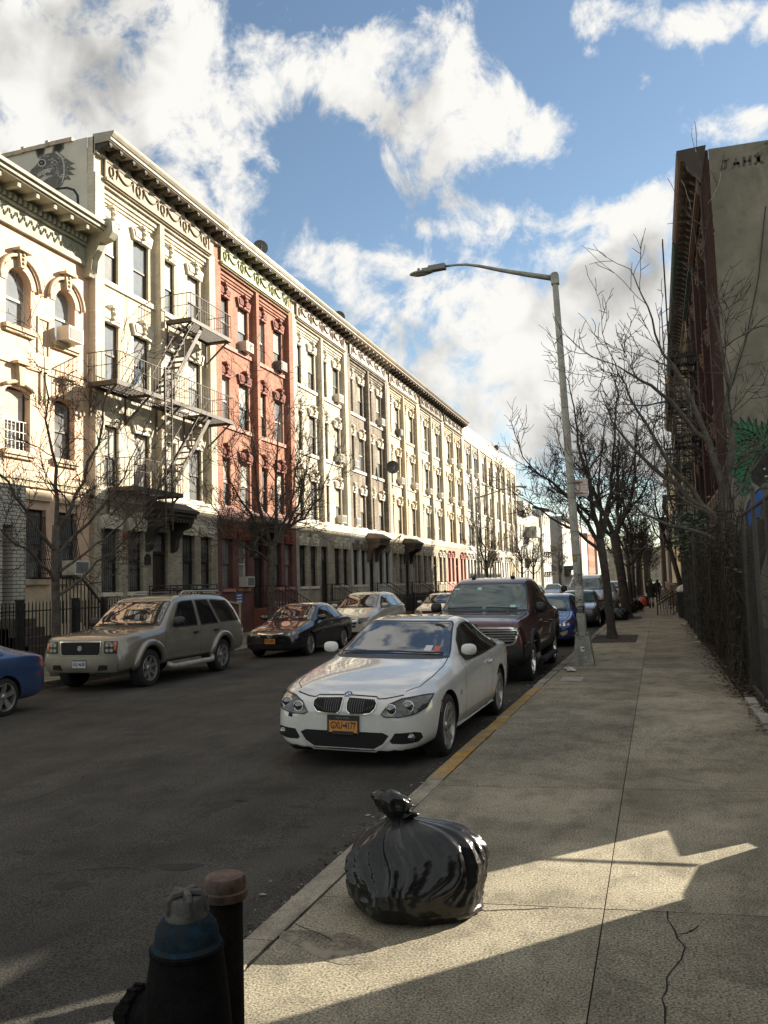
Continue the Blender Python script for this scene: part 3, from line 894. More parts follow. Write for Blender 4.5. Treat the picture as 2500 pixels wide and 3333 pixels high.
g_red = pnt('dull_red_paint', (.135, .055, .045), .25); g_pink = pnt('rose_paint', (.42, .20, .155)); g_white = pnt('white_render', (.52, .49, .43))
stucco = mat('grey_stucco', (.235, .218, .17), .95, var=.2, vscale=.6, fine=(35, .12), bump=.3, bscale=25, spots=(.8, (.165, .152, .118), .48, .75), blotch=[((.5, .5, .12), .36, .56, .32), ((1.6, 1.6, 1.2), .36, .48, .22)])
side_grey = mat('pale_render', (.62, .58, .49), .95, var=.12, vscale=.7, fine=(30, .08))
base = dict(wall=bk['cream'], ground=bk['gcream'], trim=t_cream, frieze=f_tan, relief=f_dk, cornice=c_dark, crown=c_grey, sash=(m_sash_d, m_sash_b))
def pal(**k): q = dict(base); q.update(k); return q
LX = -16.4; LY0 = 21.73; LW = 7.58
ROW = [
    ('cream brick tenement with black fire escape and creature mural on its end wall', pal(hood=c_dark, bars=True, side=side_grey, depth=17)),
    ('red brick tenement with pale green frieze beside the fire escape tenement', pal(wall=bk['red'], ground=g_red, trim=t_red, sillm=pnt('rose_stone', (.42, .2, .15)), belt=g_red, gtrim=t_red, frieze=f_green, relief=f_green_d, crown=f_wht, sash=(m_sash_b, m_sash_w, m_sash_d), hood=c_dark, stoopm=t_red)),
    ('cream tenement with pinkish frieze and boarded black transom, next to the red one', pal(wall=bk['cream2'], frieze=f_pink, relief=f_dk, bars=True, doorf=m_iron)),
    ('grey brown brick tenement with white painted ground floor', pal(wall=bk['grey'], ground=g_white, trim=t_cream, frieze=f_wht, relief=f_gr, crown=f_tan, cornice=f_gr, hood=t_brown, gtrim=f_gr, bars=True, sash=(m_sash_d, m_sash_b, m_sash_w))),
    ('buff tenement with cream frieze, beyond the white fronted grey one', pal(wall=bk['yellow'], trim=t_buff, frieze=t_buff, relief=f_gr, crown=f_gr, hood=c_dark, sash=(m_sash_w, m_sash_b))),
    ('ivory tenement with dark bronze frieze panel', pal(wall=bk['ivory'], trim=t_ivory, frieze=f_dk, relief=f_gr, crown=f_dk, sash=(m_sash_b, m_sash_w))),
    ('cream tenement with rose painted ground floor at the end of the corniced row', pal(wall=bk['yellow'], ground=g_pink, trim=t_buff, gtrim=g_pink, frieze=f_gr, relief=f_dk, crown=f_dk, sash=(m_sash_b,))),
    ('first white tenement with flat parapet after the corniced row', pal(wall=bk['whiteb'], ground=g_white, trim=t_white, cornice=None, sash=(m_sash_w, m_sash_b))),
    ('second white tenement with flat parapet behind the distant street lamp', pal(wall=bk['ivory'], ground=g_white, trim=t_white, cornice=None, lintels=False, sash=(m_sash_b,), hood=f_gr)),
    ('third white tenement of the flat topped group', pal(wall=bk['ivory'], ground=g_white, trim=t_white, cornice=None, lintels=False, sash=(m_sash_b,))),
    ('last white tenement of the flat topped group, its far end open to the sky', pal(wall=bk['ivory'], ground=bk['yellow'], trim=t_white, cornice=None, sash=(m_sash_b,))),
]
ROWB = []
for i, (lab, P) in enumerate(ROW):
    ROWB.append(tenement(i, lab, (LX, LY0 + LW * i, 0), R(90), LW, P, 'tenements along the sunlit side of the street'))
RX = 2.3
RROW = [
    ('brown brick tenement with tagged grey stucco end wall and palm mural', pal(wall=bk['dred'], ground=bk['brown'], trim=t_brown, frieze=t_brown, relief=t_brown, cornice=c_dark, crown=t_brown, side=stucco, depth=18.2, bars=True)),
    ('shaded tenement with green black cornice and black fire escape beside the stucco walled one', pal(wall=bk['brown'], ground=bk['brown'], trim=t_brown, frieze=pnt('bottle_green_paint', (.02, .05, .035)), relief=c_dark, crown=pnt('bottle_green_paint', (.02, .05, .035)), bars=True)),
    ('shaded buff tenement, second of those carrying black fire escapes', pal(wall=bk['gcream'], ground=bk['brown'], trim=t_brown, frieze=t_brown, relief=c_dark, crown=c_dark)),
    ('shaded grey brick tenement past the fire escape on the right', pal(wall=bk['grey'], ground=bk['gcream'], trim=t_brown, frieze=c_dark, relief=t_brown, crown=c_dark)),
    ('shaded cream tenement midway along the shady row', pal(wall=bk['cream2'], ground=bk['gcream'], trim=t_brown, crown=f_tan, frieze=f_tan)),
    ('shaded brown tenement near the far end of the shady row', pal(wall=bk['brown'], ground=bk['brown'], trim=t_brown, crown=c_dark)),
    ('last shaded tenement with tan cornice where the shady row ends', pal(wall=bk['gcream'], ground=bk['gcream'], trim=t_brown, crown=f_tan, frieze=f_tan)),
]
RB = []
for i, (lab, P) in enumerate(RROW):
    P['stoop'] = i not in (0,)
    t_ = tenement(i + 3, lab, (RX, 28.7 + LW * (i + 1), zs(30 + LW * i) - (.45 if i == 0 else .5)), R(-90), LW, P, 'tenements along the shaded side of the street')
    RB.append(t_)

# ------------------------------------------------------------------ fire escapes (children of their building)
def fire_escape(bld, landings, stairs, ladders, m, ywall=-.2, dep=1.05):
    fr = MB(); xm = [l[0] for l in landings] + [l[1] for l in landings]
    F = None
    for (x0, x1, z, kind) in landings:
        yo = ywall - dep
        n = max(2, int((x1 - x0) / 1.6) + 1)
        for i in range(n):
            x = x0 + .12 + (x1 - x0 - .24) * i / (n - 1)
            fr = MB()
            fr.bar((x, ywall, z - .08), (x, yo, z - .08), .05, .09)
            fr.bar((x, yo + .08, z - .1), (x, ywall + .02, z - .95), .06, .05)
            fr.bar((x, ywall - .03, z - 1.0), (x, ywall - .03, z), .06, .05)
            o = fr.build('fire_escape' if F is None else 'bracket', m, bld if F is None else F)
            if F is None: F = o
    for (x0, x1, z, kind) in landings:
        yo = ywall - dep
        p = MB()
        for y in (ywall - .05, yo + .0):
            p.box(x0, x1, y - .02, y + .02, z - .12, z + .02)
        for x in (x0, x1): p.box(x - .02, x + .02, yo, ywall - .05, z - .12, z + .02)
        holes = [h for h in (kind or [])]
        k = 0
        y = yo + .06
        while y < ywall - .08:
            segs = [(x0, x1)]
            for (ha, hb) in holes:
                segs = [q for s_ in segs for q in ((s_[0], min(s_[1], ha)), (max(s_[0], hb), s_[1])) if q[1] - q[0] > .02] if y > yo + .35 else segs
            for a, c in segs: p.box(a, c, y, y + .042, z - .03, z)
            y += .085
        p.build('landing', m, F)
        r = MB()
        def rail(a, c, first=True):
            a = Vector(a); c = Vector(c); n = max(1, int((c - a).length / .16))
            r.bar(a + Vector((0, 0, .92)), c + Vector((0, 0, .92)), .04, .02); r.bar(a + Vector((0, 0, .5)), c + Vector((0, 0, .5)), .03, .015)
            for i in range(n + 1):
                q = a.lerp(c, i / n); r.bar(q, q + Vector((0, 0, .92)), .015)
        rail((x0, yo, z), (x1, yo, z)); rail((x0, yo, z), (x0, ywall, z)); rail((x1, yo, z), (x1, ywall, z))
        r.build('railing', m, F)
    for (xa, za, xb, zb_) in stairs:
        s = MB(); yc = ywall - dep * .62
        for sd in (-.27, .27):
            s.bar((xa, yc + sd, za), (xb, yc + sd, zb_), .03, .16)
            d = Vector((xb - xa, 0, zb_ - za))
            s.bar((xa, yc + sd, za + .8), (xb, yc + sd, zb_ + .8), .025)
            for tt in (.05, .5, .95): s.bar((xa + d.x * tt, yc + sd, za + d.z * tt), (xa + d.x * tt, yc + sd, za + d.z * tt + .8), .02)
        n = int((za - zb_) / .24)
        for i in range(1, n):
            tt = i / n; x = xa + (xb - xa) * tt; z = za + (zb_ - za) * tt
            s.box(x - .09, x + .09, yc - .26, yc + .26, z - .015, z + .015)
        s.build('stair', m, F)
    for (x, y, z0, z1) in ladders:
        l = MB()
        for sd in (-.2, .2): l.bar((x + sd, y, z0), (x + sd, y, z1), .05, .04)
        z = z0 + .2
        while z < z1: l.bar((x - .2, y, z), (x + .2, y, z), .022); z += .3
        l.build('ladder', m, F)
    return F
def lz(z): return 1.63 + (z - 1.63) * 1.0933
B0 = ROWB[0]
fire_escape(B0, [(4.0, 6.95, 11.2, [(3.9, 4.75)]), (-.35, 7.05, 8.0, [(2.0, 3.1), (4.2, 5.4)]), (.55, 3.35, 4.86, None)],
            [(4.95, 11.1, 2.55, 8.05), (5.55, 7.95, 2.85, 4.95)], [(2.45, -1.28, 3.6, 9.0)], m_rust)
# black fire escapes on the shaded row (local x runs towards the camera)
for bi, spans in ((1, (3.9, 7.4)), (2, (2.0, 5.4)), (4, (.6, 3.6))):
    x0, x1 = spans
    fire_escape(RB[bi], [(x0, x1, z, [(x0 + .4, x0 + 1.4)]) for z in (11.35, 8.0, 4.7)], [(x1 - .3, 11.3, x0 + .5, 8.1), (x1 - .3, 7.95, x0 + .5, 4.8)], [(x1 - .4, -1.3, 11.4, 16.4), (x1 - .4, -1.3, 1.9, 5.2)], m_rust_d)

# ------------------------------------------------------------------ murals and tags
m_ink = mat('mural_black', (.028, .027, .027), .85, var=.4, vscale=8)
m_pale = mat('mural_pale_grey', (.52, .50, .45), .9, var=.15, vscale=5)
m_mgrey = mat('mural_grey', (.16, .15, .135), .9, var=.3, vscale=7)
m_mgreen = mat('mural_green', (.03, .15, .06), .8, var=.25, vscale=3)
m_mblue = mat('mural_blue', (.03, .11, .36), .8, var=.2, vscale=2)
m_mrose = mat('mural_rose', (.35, .22, .2), .9)
def poly_on(b, pts, off, mi, y0=0.0):
    """flat shape with an uneven outline painted on a wall: 2D points (u, z)"""
    c2 = [Vector(p) for p in pts]
    vs, es, fs, *_ = delaunay_2d_cdt(c2, [], [list(range(len(pts)))], 1, 1e-5)
    b.add([(v.x, off, v.y) for v in vs], [tuple(f) for f in fs], mi)
def stroke(b, pts, wd, off, mi):
    P = [Vector((p[0], p[1])) for p in pts]; vs = []
    for i, p in enumerate(P):
        d = P[min(i + 1, len(P) - 1)] - P[max(i - 1, 0)]
        n = Vector((-d.y, d.x)).normalized() * (wd if not isinstance(wd, (list, tuple)) else wd[i]) / 2
        vs += [(p.x - n.x, off, p.y - n.y), (p.x + n.x, off, p.y + n.y)]
    b.add(vs, [(2 * i, 2 * i + 1, 2 * i + 3, 2 * i + 2) for i in range(len(P) - 1)], mi)
# furry long-snouted creature on the cream building's end wall; u runs from the street edge (0) back
# (wall plane faces -Y in the world, built in world axes then parented)
cm = MB()
def CU(px, py):   # sketch grid (0..1) -> (world x, z); u=0 at the street corner
    return (-19.146 + 2.421 * px, 16.431 - .473 * px - 1.93 * py)
head = [(.18, .62), (.22, .50), (.30, .42), (.36, .30), (.46, .22), (.58, .19), (.68, .21), (.76, .27), (.84, .34), (.92, .38), (.84, .42), (.94, .48), (.83, .50), (.92, .58), (.81, .58), (.86, .66), (.76, .66), (.72, .76), (.62, .84), (.5, .86), (.52, .78), (.42, .80), (.36, .74), (.46, .66), (.52, .62), (.44, .60), (.33, .68), (.24, .70)]
poly_on(cm, [CU(*p) for p in head], -.006, 0)
for ear in ([(.33, .30), (.29, .18), (.33, .06), (.42, .04), (.45, .14), (.43, .24)], [(.56, .19), (.58, .07), (.66, .01), (.75, .04), (.75, .12), (.68, .2)]):
    poly_on(cm, [CU(*p) for p in ear], -.008, 0)
    cx = sum(p[0] for p in ear) / 6; cy = sum(p[1] for p in ear) / 6
    poly_on(cm, [CU(cx + (p[0] - cx) * .68, cy + (p[1] - cy) * .68) for p in ear], -.011, 2)
circ = lambda cx, cy, r, n=16: [CU(cx + r * math.cos(2 * PI * k / n), cy + r * 1.0 * math.sin(2 * PI * k / n)) for k in range(n)]
poly_on(cm, circ(.395, .375, .068), -.010, 1); poly_on(cm, circ(.395, .375, .050), -.013, 2); poly_on(cm, circ(.392, .375, .026), -.016, 0)
stroke(cm, [CU(*p) for p in [(.33, .6), (.40, .55), (.48, .51), (.54, .50)]], .12, -.011, 1)
for k in range(5):
    x = .35 + .04 * k; stroke(cm, [CU(x, .585 - .017 * k), CU(x + .01, .56 - .017 * k)], .03, -.014, 0)
q = random.Random(5)
for k in range(58):
    px, py = q.uniform(.42, .80), q.uniform(.24, .62)
    if (px - .395) ** 2 + (py - .375) ** 2 < .012: continue
    a = math.atan2(py - .75, px - .3) + 1.3
    stroke(cm, [CU(px, py), CU(px + .035 * math.cos(a), py + .03 * math.sin(a))], [.03, .012], -.012, 1)
stroke(cm, [CU(.62, .19), CU(.72, .28), CU(.755, .42), CU(.75, .6), CU(.72, .72)], .05, -.0125, 1)
arm = [(.55, .84), (.66, .80), (.80, .78), (.92, .82), (.98, .92), (.99, 1.08), (.93, 1.18), (.86, 1.06), (.72, .99), (.58, 1.0)]
poly_on(cm, [CU(*p) for p in arm], -.007, 2)
poly_on(cm, [CU(.78 + (p[0] - .78) * .82, .95 + (p[1] - .95) * .76) for p in arm], -.010, 1)
stroke(cm, [CU(.6, .98), CU(.72, .96), (CU(.84, 1.0)), CU(.9, 1.08)], .09, -.012, 3)
for k in range(4):
    stroke(cm, [CU(.50 + .045 * k, .88), CU(.44 + .05 * k, 1.06)], [.10, .03], -.0095, (1, 0)[k % 2])
cmo = cm.build('mural', [m_mgrey, m_pale, m_ink, m_mrose])
cmo.data.transform(Matrix.Translation((0, LY0, 0)))
cmo.parent = B0; cmo.matrix_parent_inverse = (Matrix.Translation((LX, LY0, 0)) @ Matrix.Rotation(R(90), 4, 'Z')).inverted()
# coping tiles and chimney on that end wall
cp = MB()
for k in range(16):
    cp.box(-17.0 - k * .95, -17.0 - (k + 1) * .95 + .03, LY0 - .06, LY0 + .3, 16.03 - (k + 1) * .022, 16.14 - k * .022)
    cp.box(-17.0 - (k + 1) * .95 - .06, -17.0 - (k + 1) * .95 + .06, LY0 - .08, LY0 + .32, 16.02 - (k + 1) * .022, 16.19 - k * .022)
co = cp.build('coping', mat('clay_coping', (.50, .40, .29), .8, var=.2, vscale=4)); co.parent = B0; co.matrix_parent_inverse = cmo.matrix_parent_inverse
cp = MB(); cp.box(-26, -20.9, LY0 - .55, LY0 - .001, 8, 16.3); cp.box(-26.1, -20.8, LY0 - .62, LY0 + .2, 16.3, 16.45)
co = cp.build('chimney', side_grey); co.parent = B0; co.matrix_parent_inverse = cmo.matrix_parent_inverse
# palm mural and tags on the stucco end wall of the shaded row's first house
YW = 28.7
pm = MB()
def frond(base, tip, bend, wd, seed):
    """a painted palm leaf: a full green blade with a toothed lower edge, outlined in black"""
    q = random.Random(seed); bx, bz = base; tx, tz = tip
    d = Vector((tx - bx, tz - bz)); n = Vector((-d.y, d.x)).normalized()
    mid = [Vector(base).lerp(Vector(tip), t) + n * bend * 4 * t * (1 - t) for t in [i / 8 for i in range(9)]]
    def outline(k, tooth):
        up, lo = [], []
        for i, p in enumerate(mid):
            t = i / 8
            dd = (mid[min(i + 1, 8)] - mid[max(i - 1, 0)]).normalized(); nn = Vector((-dd.y, dd.x))
            wv = wd * k * (math.sin(PI * (t * .9 + .06)) ** .6)
            if i < 8:
                for side, lst in ((1, up), (-1, lo)):
                    lst.append(p + nn * side * wv * tooth); lst.append(p + nn * side * wv * 1.1 + dd * wd * .60)
        return [tuple(v) for v in up] + [tuple(mid[-1] + (mid[-1] - mid[-2]) * .6)] + [tuple(v) for v in reversed(lo)]
    off = .004 * seed
    for k, tooth, y, mi in ((1.22, .60, YW - .006 - off * .5, 0), (1.0, .46, YW - .0085 - off * .5, 1)):
        k0 = len(pm.v)
        ol = outline(k, tooth)
        c2 = [Vector(v) for v in ol]
        vs, es, fs, *_ = delaunay_2d_cdt(c2, [], [list(range(len(ol)))], 1, 1e-5)
        pm.add([(v.x, y, v.y) for v in vs], [tuple(f) for f in fs], mi)
    stroke2(pm, [(p.x, p.y) for p in mid], .05, YW - .0105 - off * .5, 0)
    for i in range(1, 8):
        dd = (mid[min(i + 1, 8)] - mid[max(i - 1, 0)]).normalized(); nn = Vector((-dd.y, dd.x))
        for side in (1, -1):
            e = mid[i] + nn * side * wd * .6 + dd * wd * .45
            stroke2(pm, [(mid[i].x, mid[i].y), (e.x, e.y)], .03, YW - .0105 - off * .5, 0)
def stroke2(b, pts, wd, y, mi):
    k = len(b.v); stroke(b, pts, wd, 0, mi)
    for i in range(k, len(b.v)): b.v[i] = (b.v[i][0], y, b.v[i][2])
def disc(b, c, r, y, mi, n=30, a0=0, a1=2 * PI):
    vs = [(c[0] + r * math.cos(a0 + (a1 - a0) * k / n), y, c[1] + r * math.sin(a0 + (a1 - a0) * k / n)) for k in range(n)]
    b.add(vs, [tuple(range(n))], mi)
disc(pm, (2.95, 5.25), .66, YW - .003, 2)
disc(pm, (3.95, 6.0), .45, YW - .0035, 2)
disc(pm, (3.9, 3.35), 1.1, YW - .003, 2)
disc(pm, (3.9, 3.35), 1.16, YW - .0022, 0)
hub = (3.38, 5.5)
frond(hub, (2.56, 6.2), -.24, .34, 1); frond(hub, (2.47, 5.55), -.30, .30, 2); frond(hub, (2.52, 4.75), -.26, .33, 3)
frond(hub, (4.3, 6.1), .3, .34, 4); frond(hub, (4.5, 5.3), .3, .32, 5); frond(hub, (2.72, 4.15), -.16, .27, 6)
poly = [(3.26, 5.36), (3.5, 5.4), (4.1, 4.95), (4.6, 4.6), (4.5, 4.1), (3.5, 4.2), (3.1, 4.4), (2.98, 4.8)]
k0 = len(pm.v); poly_on(pm, poly, 0, 0)
for i_ in range(k0, len(pm.v)): pm.v[i_] = (pm.v[i_][0], YW - .026, pm.v[i_][2])
q = random.Random(3)
for k in range(14):
    x, z = q.uniform(3.1, 4.2), q.uniform(4.45, 5.2); stroke2(pm, [(x, z), (x + q.uniform(.03, .1), z + q.uniform(-.03, .04))], .05, YW - .030, 3)
pmo = pm.build('mural', [m_ink, m_mgreen, m_mblue, m_pale])
RW0 = Matrix.Translation(RB[0].location) @ Matrix.Rotation(R(-90), 4, 'Z')
pmo.parent = RB[0]; pmo.matrix_parent_inverse = RW0.inverted()
tg = MB()
GL = {'J': [[(.1, .9), (.9, 1.0)], [(.55, .95), (.5, .3), (.3, .05), (.0, .2)]], 'A': [[(.0, .0), (.25, .5), (.45, 1.0), (.55, .6), (.75, .0)], [(.15, .4), (.8, .45)]],
      'H': [[(.1, 1), (.05, .0)], [(.75, 1.05), (.7, .0)], [(.05, .5), (.75, .52)]], 'X': [[(.0, 1.0), (.4, .5), (.9, .0)], [(.85, 1.05), (.4, .5), (.0, .0)], [(.42, 1.2), (.42, .2)]],
      'S': [[(.9, 1.1), (.3, 1.1), (.15, .8), (.8, .5), (.75, .1), (.1, .0)], [(.5, 1.4), (.5, -.5), (.46, -1.2)], [(.0, 1.5), (1.2, 1.6)]]}
x = 2.72
for ch in 'JAHXS':
    sc = .33 if ch != 'S' else .5
    for st in GL[ch]:
        stroke2(tg, [(x + p[0] * .31 * (sc / .36), 14.72 + p[1] * sc - (.12 if ch == 'S' else 0)) for p in st], .085, YW - .005, 0)
    x += .335
tgo = tg.build('graffiti', mat('faded_black_spray', (.10, .092, .075), .9, var=.5, vscale=9)); tgo.parent = RB[0]; tgo.matrix_parent_inverse = RW0.inverted()
cb = MB(); cb.tube([(3.95, YW - .03, 13.3), (3.6, YW - .03, 11.0), (3.1, YW - .03, 9.0), (2.6, YW - .03, 7.6)], .014, 5)
cbo = cb.build('wall_cable', m_iron); cbo.parent = RB[0]; cbo.matrix_parent_inverse = RW0.inverted()
pq = MB(); pq.box(2.12, 2.37, YW - .01, YW + .2, -1, 12.6)
q = random.Random(8)
for z in [12.7 + .1 * k for k in range(14)]:
    pq.box(2.12, 2.34 - .012 * (z - 12.7) * 10 * .4 + q.uniform(-.03, .06), YW - .01, YW + .2, z - .1, z)
po = pq.build('corner_quoins', bk['dred']); po.parent = RB[0]; po.matrix_parent_inverse = RW0.inverted()
ca = MB()
prof = [(2.1, 14.5), (1.9, 14.8), (1.7, 15.0), (1.6, 15.25), (1.40, 15.42), (1.38, 15.62), (2.3, 15.66)]
ca.prism(prof, YW - .03, YW + .25, 'xz')
pa = ca.build('cornice_end', c_dark); pa.parent = RB[0]; pa.matrix_parent_inverse = RW0.inverted()

# ------------------------------------------------------------------ peach house on the near left
pw = pnt('peach_paint', (.63, .435, .31), .12); ps = pnt('sand_paint', (.50, .40, .27), .2); wbk = brick('white_glazed_brick', (.58, .55, .47), (.52, .49, .41), (.16, .14, .12), bw=.3, bh=.1, ms=.012)
PX0 = 12.4; PW_ = LY0 - PX0
t = thing('town_house', 'peach painted house with arched top windows and bracketed grey green cornice', 'building', (LX, PX0, 0), (0, 0, R(90)))
def py(y15): return (y15 - 0) * 1.0933 - PX0
W3 = [(py(14.85), py(15.7)), (py(16.65), py(17.53)), (py(18.44), py(19.27))]
zt, zm, zg = (lz(8.35), lz(9.9)), (lz(5.2), lz(6.83)), (lz(2.02), lz(3.79))
b = MB(); ops = []
gops = [(py(17.36), py(18.14), *zg), (py(18.62), py(19.37), *zg)]
top_ops = [(a, c, *zt) for a, c in W3]; mid_ops = [(a, c, *zm) for a, c in W3]
facade(b, 0, PW_, -.9, lz(11.2), top_ops + mid_ops + gops, 0, .26, 0, 0)
for a, c in W3:                                   # arch infill of the square-headed openings
    for (z1, rise) in ((zt[1], (c - a) / 2), (zm[1], .16)):
        n = 12
        for k in range(n):
            xa = a + (c - a) * k / n; xb = a + (c - a) * (k + 1) / n; h = (c - a) / 2; m_ = (a + c) / 2
            za = z1 - rise + rise * math.sqrt(max(0, 1 - ((xa - m_) / h) ** 2)); zb_ = z1 - rise + rise * math.sqrt(max(0, 1 - ((xb - m_) / h) ** 2))
            b.add([(xa, 0, za), (xb, 0, zb_), (xb, 0, z1), (xa, 0, z1), (xa, .26, za), (xb, .26, zb_), (xb, .26, z1), (xa, .26, z1)], [(0, 1, 2, 3), (0, 4, 5, 1)], 0)
b.quad((0, 0, -1), (0, 14, -1), (0, 14, 11.8), (0, 0, 12.0), 0); b.quad((PW_, 0, -1), (PW_, 0, 12), (PW_, 14, 11.8), (PW_, 14, -1), 0)
b.quad((0, 0, 11.9), (PW_, 0, 11.9), (PW_, 14, 11.7), (0, 14, 11.7), 1)
b.quad((0, 14, -1), (0, 14, 11.7), (PW_, 14, 11.7), (PW_, 14, -1), 0)
b.build('wall', [pw, m_roof], t)
s = MB()
def band(x0, x1, z0, z1, d): s.box(x0, x1, -d, .01, z0, z1)
band(0, PW_, lz(4.35), lz(4.5), .08); band(0, PW_, lz(4.5), lz(4.58), .12)
for a, c in W3:
    for z in (zt[0], zm[0]):
        band(a - .12, c + .12, z - .12, z, .14); band(a - .08, c + .08, z - .2, z - .12, .09)
    m_ = (a + c) / 2; h = (c - a) / 2
    for zz_, r0, r1, sp in ((zt[1] - h, h + .2, h + .32, 1), ):
        pts = [(m_ + (r1) * math.cos(PI - PI * k / 16), -.07, zz_ + r1 * math.sin(PI - PI * k / 16)) for k in range(17)]
        s.tube(pts, .06, 5)
        for k in range(16):
            a0, a1 = PI - PI * k / 16, PI - PI * (k + 1) / 16
            s.hexa([(m_ + h * math.cos(a0), -.03, zz_ + h * math.sin(a0)), (m_ + r0 * math.cos(a0), -.03, zz_ + r0 * math.sin(a0)), (m_ + r0 * math.cos(a1), -.03, zz_ + r0 * math.sin(a1)), (m_ + h * math.cos(a1), -.03, zz_ + h * math.sin(a1))],
                   [(m_ + h * math.cos(a0), .02, zz_ + h * math.sin(a0)), (m_ + r0 * math.cos(a0), .02, zz_ + r0 * math.sin(a0)), (m_ + r0 * math.cos(a1), .02, zz_ + r0 * math.sin(a1)), (m_ + h * math.cos(a1), .02, zz_ + h * math.sin(a1))])
    s.prism([(m_ - .09, zt[1] - .02), (m_ + .09, zt[1] - .02), (m_ + .15, zt[1] + .42), (m_ - .15, zt[1] + .42)], -.16, .0, 'xz')
    s.box(m_ - .26, m_ + .26, -.26, .0, zt[1] + .42, zt[1] + .5)
    for k in range(3): s.ball((m_, -.17, zt[1] + .1 + .12 * k), (.06, .04, .05), 6, 4)
    # segmental hood with label stops and keystone
    pts = [(a - .1 + (c - a + .2) * k / 10, -.06, zm[1] + .06 + .16 * (1 - (2 * k / 10 - 1) ** 2) - .1) for k in range(11)]
    s.tube(pts, .06, 5)
    s.prism([(m_ - .08, zm[1] + .02), (m_ + .08, zm[1] + .02), (m_ + .13, zm[1] + .6), (m_ - .13, zm[1] + .6)], -.15, .0, 'xz'); s.box(m_ - .26, m_ + .26, -.24, 0, zm[1] + .6, zm[1] + .68)
    for (xa, xb) in ((a - .42, a - .36), (c + .36, c + .42)): band(xa, xb, zm[1] - .3, zm[1] + .65, .05)
    band(a - .42, m_ - .3, zm[1] + .6, zm[1] + .66, .05); band(m_ + .3, c + .42, zm[1] + .6, zm[1] + .66, .05)
for a, c in ((W3[0][1] + .25, W3[1][0] - .25), (W3[1][1] + .25, W3[2][0] - .25)):
    band(a, c, zt[0] + .5, zt[0] + .56, .04); band(a, a + .05, zt[0] - .5, zt[0] + .5, .04); band(c - .05, c, zt[0] - .5, zt[0] + .5, .04)
    band(a, c, zt[0] - .9, zt[0] - .84, .04)
s.build('mouldings', ps, t)
for a, c, z0, z1 in gops:
    s = MB(); s.box(a - .1, c + .1, -.14, 0, z0 - .16, z0); s.build('window_sill', ps, t)
    s = MB(); s.box(a - .12, c + .12, -.1, 0, z1 + .25, z1 + .5); s.build('window_head', ps, t)
s = MB(); s.box(py(17.1), py(19.75), -.08, 0, .1, 1.75); s.build('plinth_panel', ps, t)
for i, (a, c) in enumerate(W3):
    window(t, (a + c) / 2, zt[0], .1, c - a, zt[1] - zt[0], 'plain', m_sash_w)
    o = window(t, (a + c) / 2, zm[0], .1, c - a, zm[1] - zm[0], 'plain' if i != 1 else 'blind', m_sash_d)
    if i == 1:
        g_ = MB(); wd = c - a
        for q in range(7): g_.bar((-wd / 2 + .03 + wd * .94 * q / 6, -.02, .02), (-wd / 2 + .03 + wd * .94 * q / 6, -.02, .85), .018)
        for z in (.05, .3, .55, .85): g_.bar((-wd / 2, -.02, z), (wd / 2, -.02, z), .022)
        g_.build('window_grille', m_sash_w, o)
m_shut = mat('dark_mesh', (.035, .035, .03), .8, var=.2, vscale=30)
for a, c, z0, z1 in gops:
    o = window(t, (a + c) / 2, z0, .06, c - a, z1 - z0, 'plain', m_sash_d)
    g_ = MB(); wd = c - a
    for q in range(10):
        x = -wd / 2 + .05 + (wd - .1) * q / 9; zz_ = z1 - z0
        g_.tube([(x, -.04, zz_ * .9), (x, -.10, zz_ * .6), (x, -.22, zz_ * .28), (x, -.36, .16), (x, -.34, .03), (x, -.2, .0)], .014, 4)
    for y_, z in ((-.04, zz_ * .9), (-.10, zz_ * .6), (-.22, zz_ * .28), (-.36, .14)): g_.bar((-wd / 2, y_, z), (wd / 2, y_, z), .02)
    g_.build('window_grille', m_iron, o)
# white brick portal at the house's entrance
s = MB(); s.box(0.4, py(16.1), -.5, .0, -.9, lz(4.28)); s.box(py(16.45), py(16.87), -.5, .0, -.9, lz(4.28)); s.box(py(16.1), py(16.45), -.5, .0, lz(3.3), lz(4.28))
s.build('entrance_portal', wbk, t)
cz = lz(10.85)
C = MB(); C.box(-.05, PW_ - .28, -.12, .05, 0, .12); C.box(-.05, PW_ - .28, -.06, .05, .12, .62); C.box(-.05, PW_ - .28, -.16, .05, .62, .68)
x = 0.02
while x < PW_ - .4: C.box(x, x + .10, -.24, .0, .70, .84); x += .2
C.box(-.05, PW_ - .25, -.75, .05, .98, 1.03); C.box(-.05, PW_ - .25, -.82, .05, 1.03, 1.14); C.box(-.05, PW_ - .25, -.9, .05, 1.14, 1.24); C.box(-.05, PW_ - .25, -.1, .05, .68, .98)
x = .4
while x < PW_ - .6:
    C.box(x, x + .13, -.68, -.05, .84, .98); C.box(x + .02, x + .11, -.69, -.62, .88, .96); x += .72
for q in range(60):
    xx = .2 + q * (PW_ - .7) / 60; C.tube([(xx + .05 * math.cos(v), -.075, .36 + .12 * math.sin(v) * (1 if q % 2 else -1)) for v in [PI * e / 6 for e in range(7)]], .02, 4)
# scrolled end console
pr = [(.02, -.35), (-.22, -.33), (-.30, -.15), (-.34, .2), (-.5, .45), (-.62, .7), (-.95, .78), (-1.08, .95), (-1.05, 1.3), (-.85, 1.42), (-.6, 1.36), (.02, 1.36)]
C.prism(pr, PW_ - .28, PW_ + .02, 'yz')
for q in range(4): C.tube([(PW_ - .22 + .06 * q, -.315, -.2), (PW_ - .22 + .06 * q, -.36, .2), (PW_ - .22 + .06 * q, -.52, .48)], .02, 4)
C.lathe([(0, -.01), (.14, -.01), (.14, .01), (0, .01)], 14, (PW_ + .02, -.85, 1.18), 'x')
Cn = C.build('cornice', pnt('grey_green_paint', (.36, .35, .27), .15), t); Cn.location = (0, 0, cz)
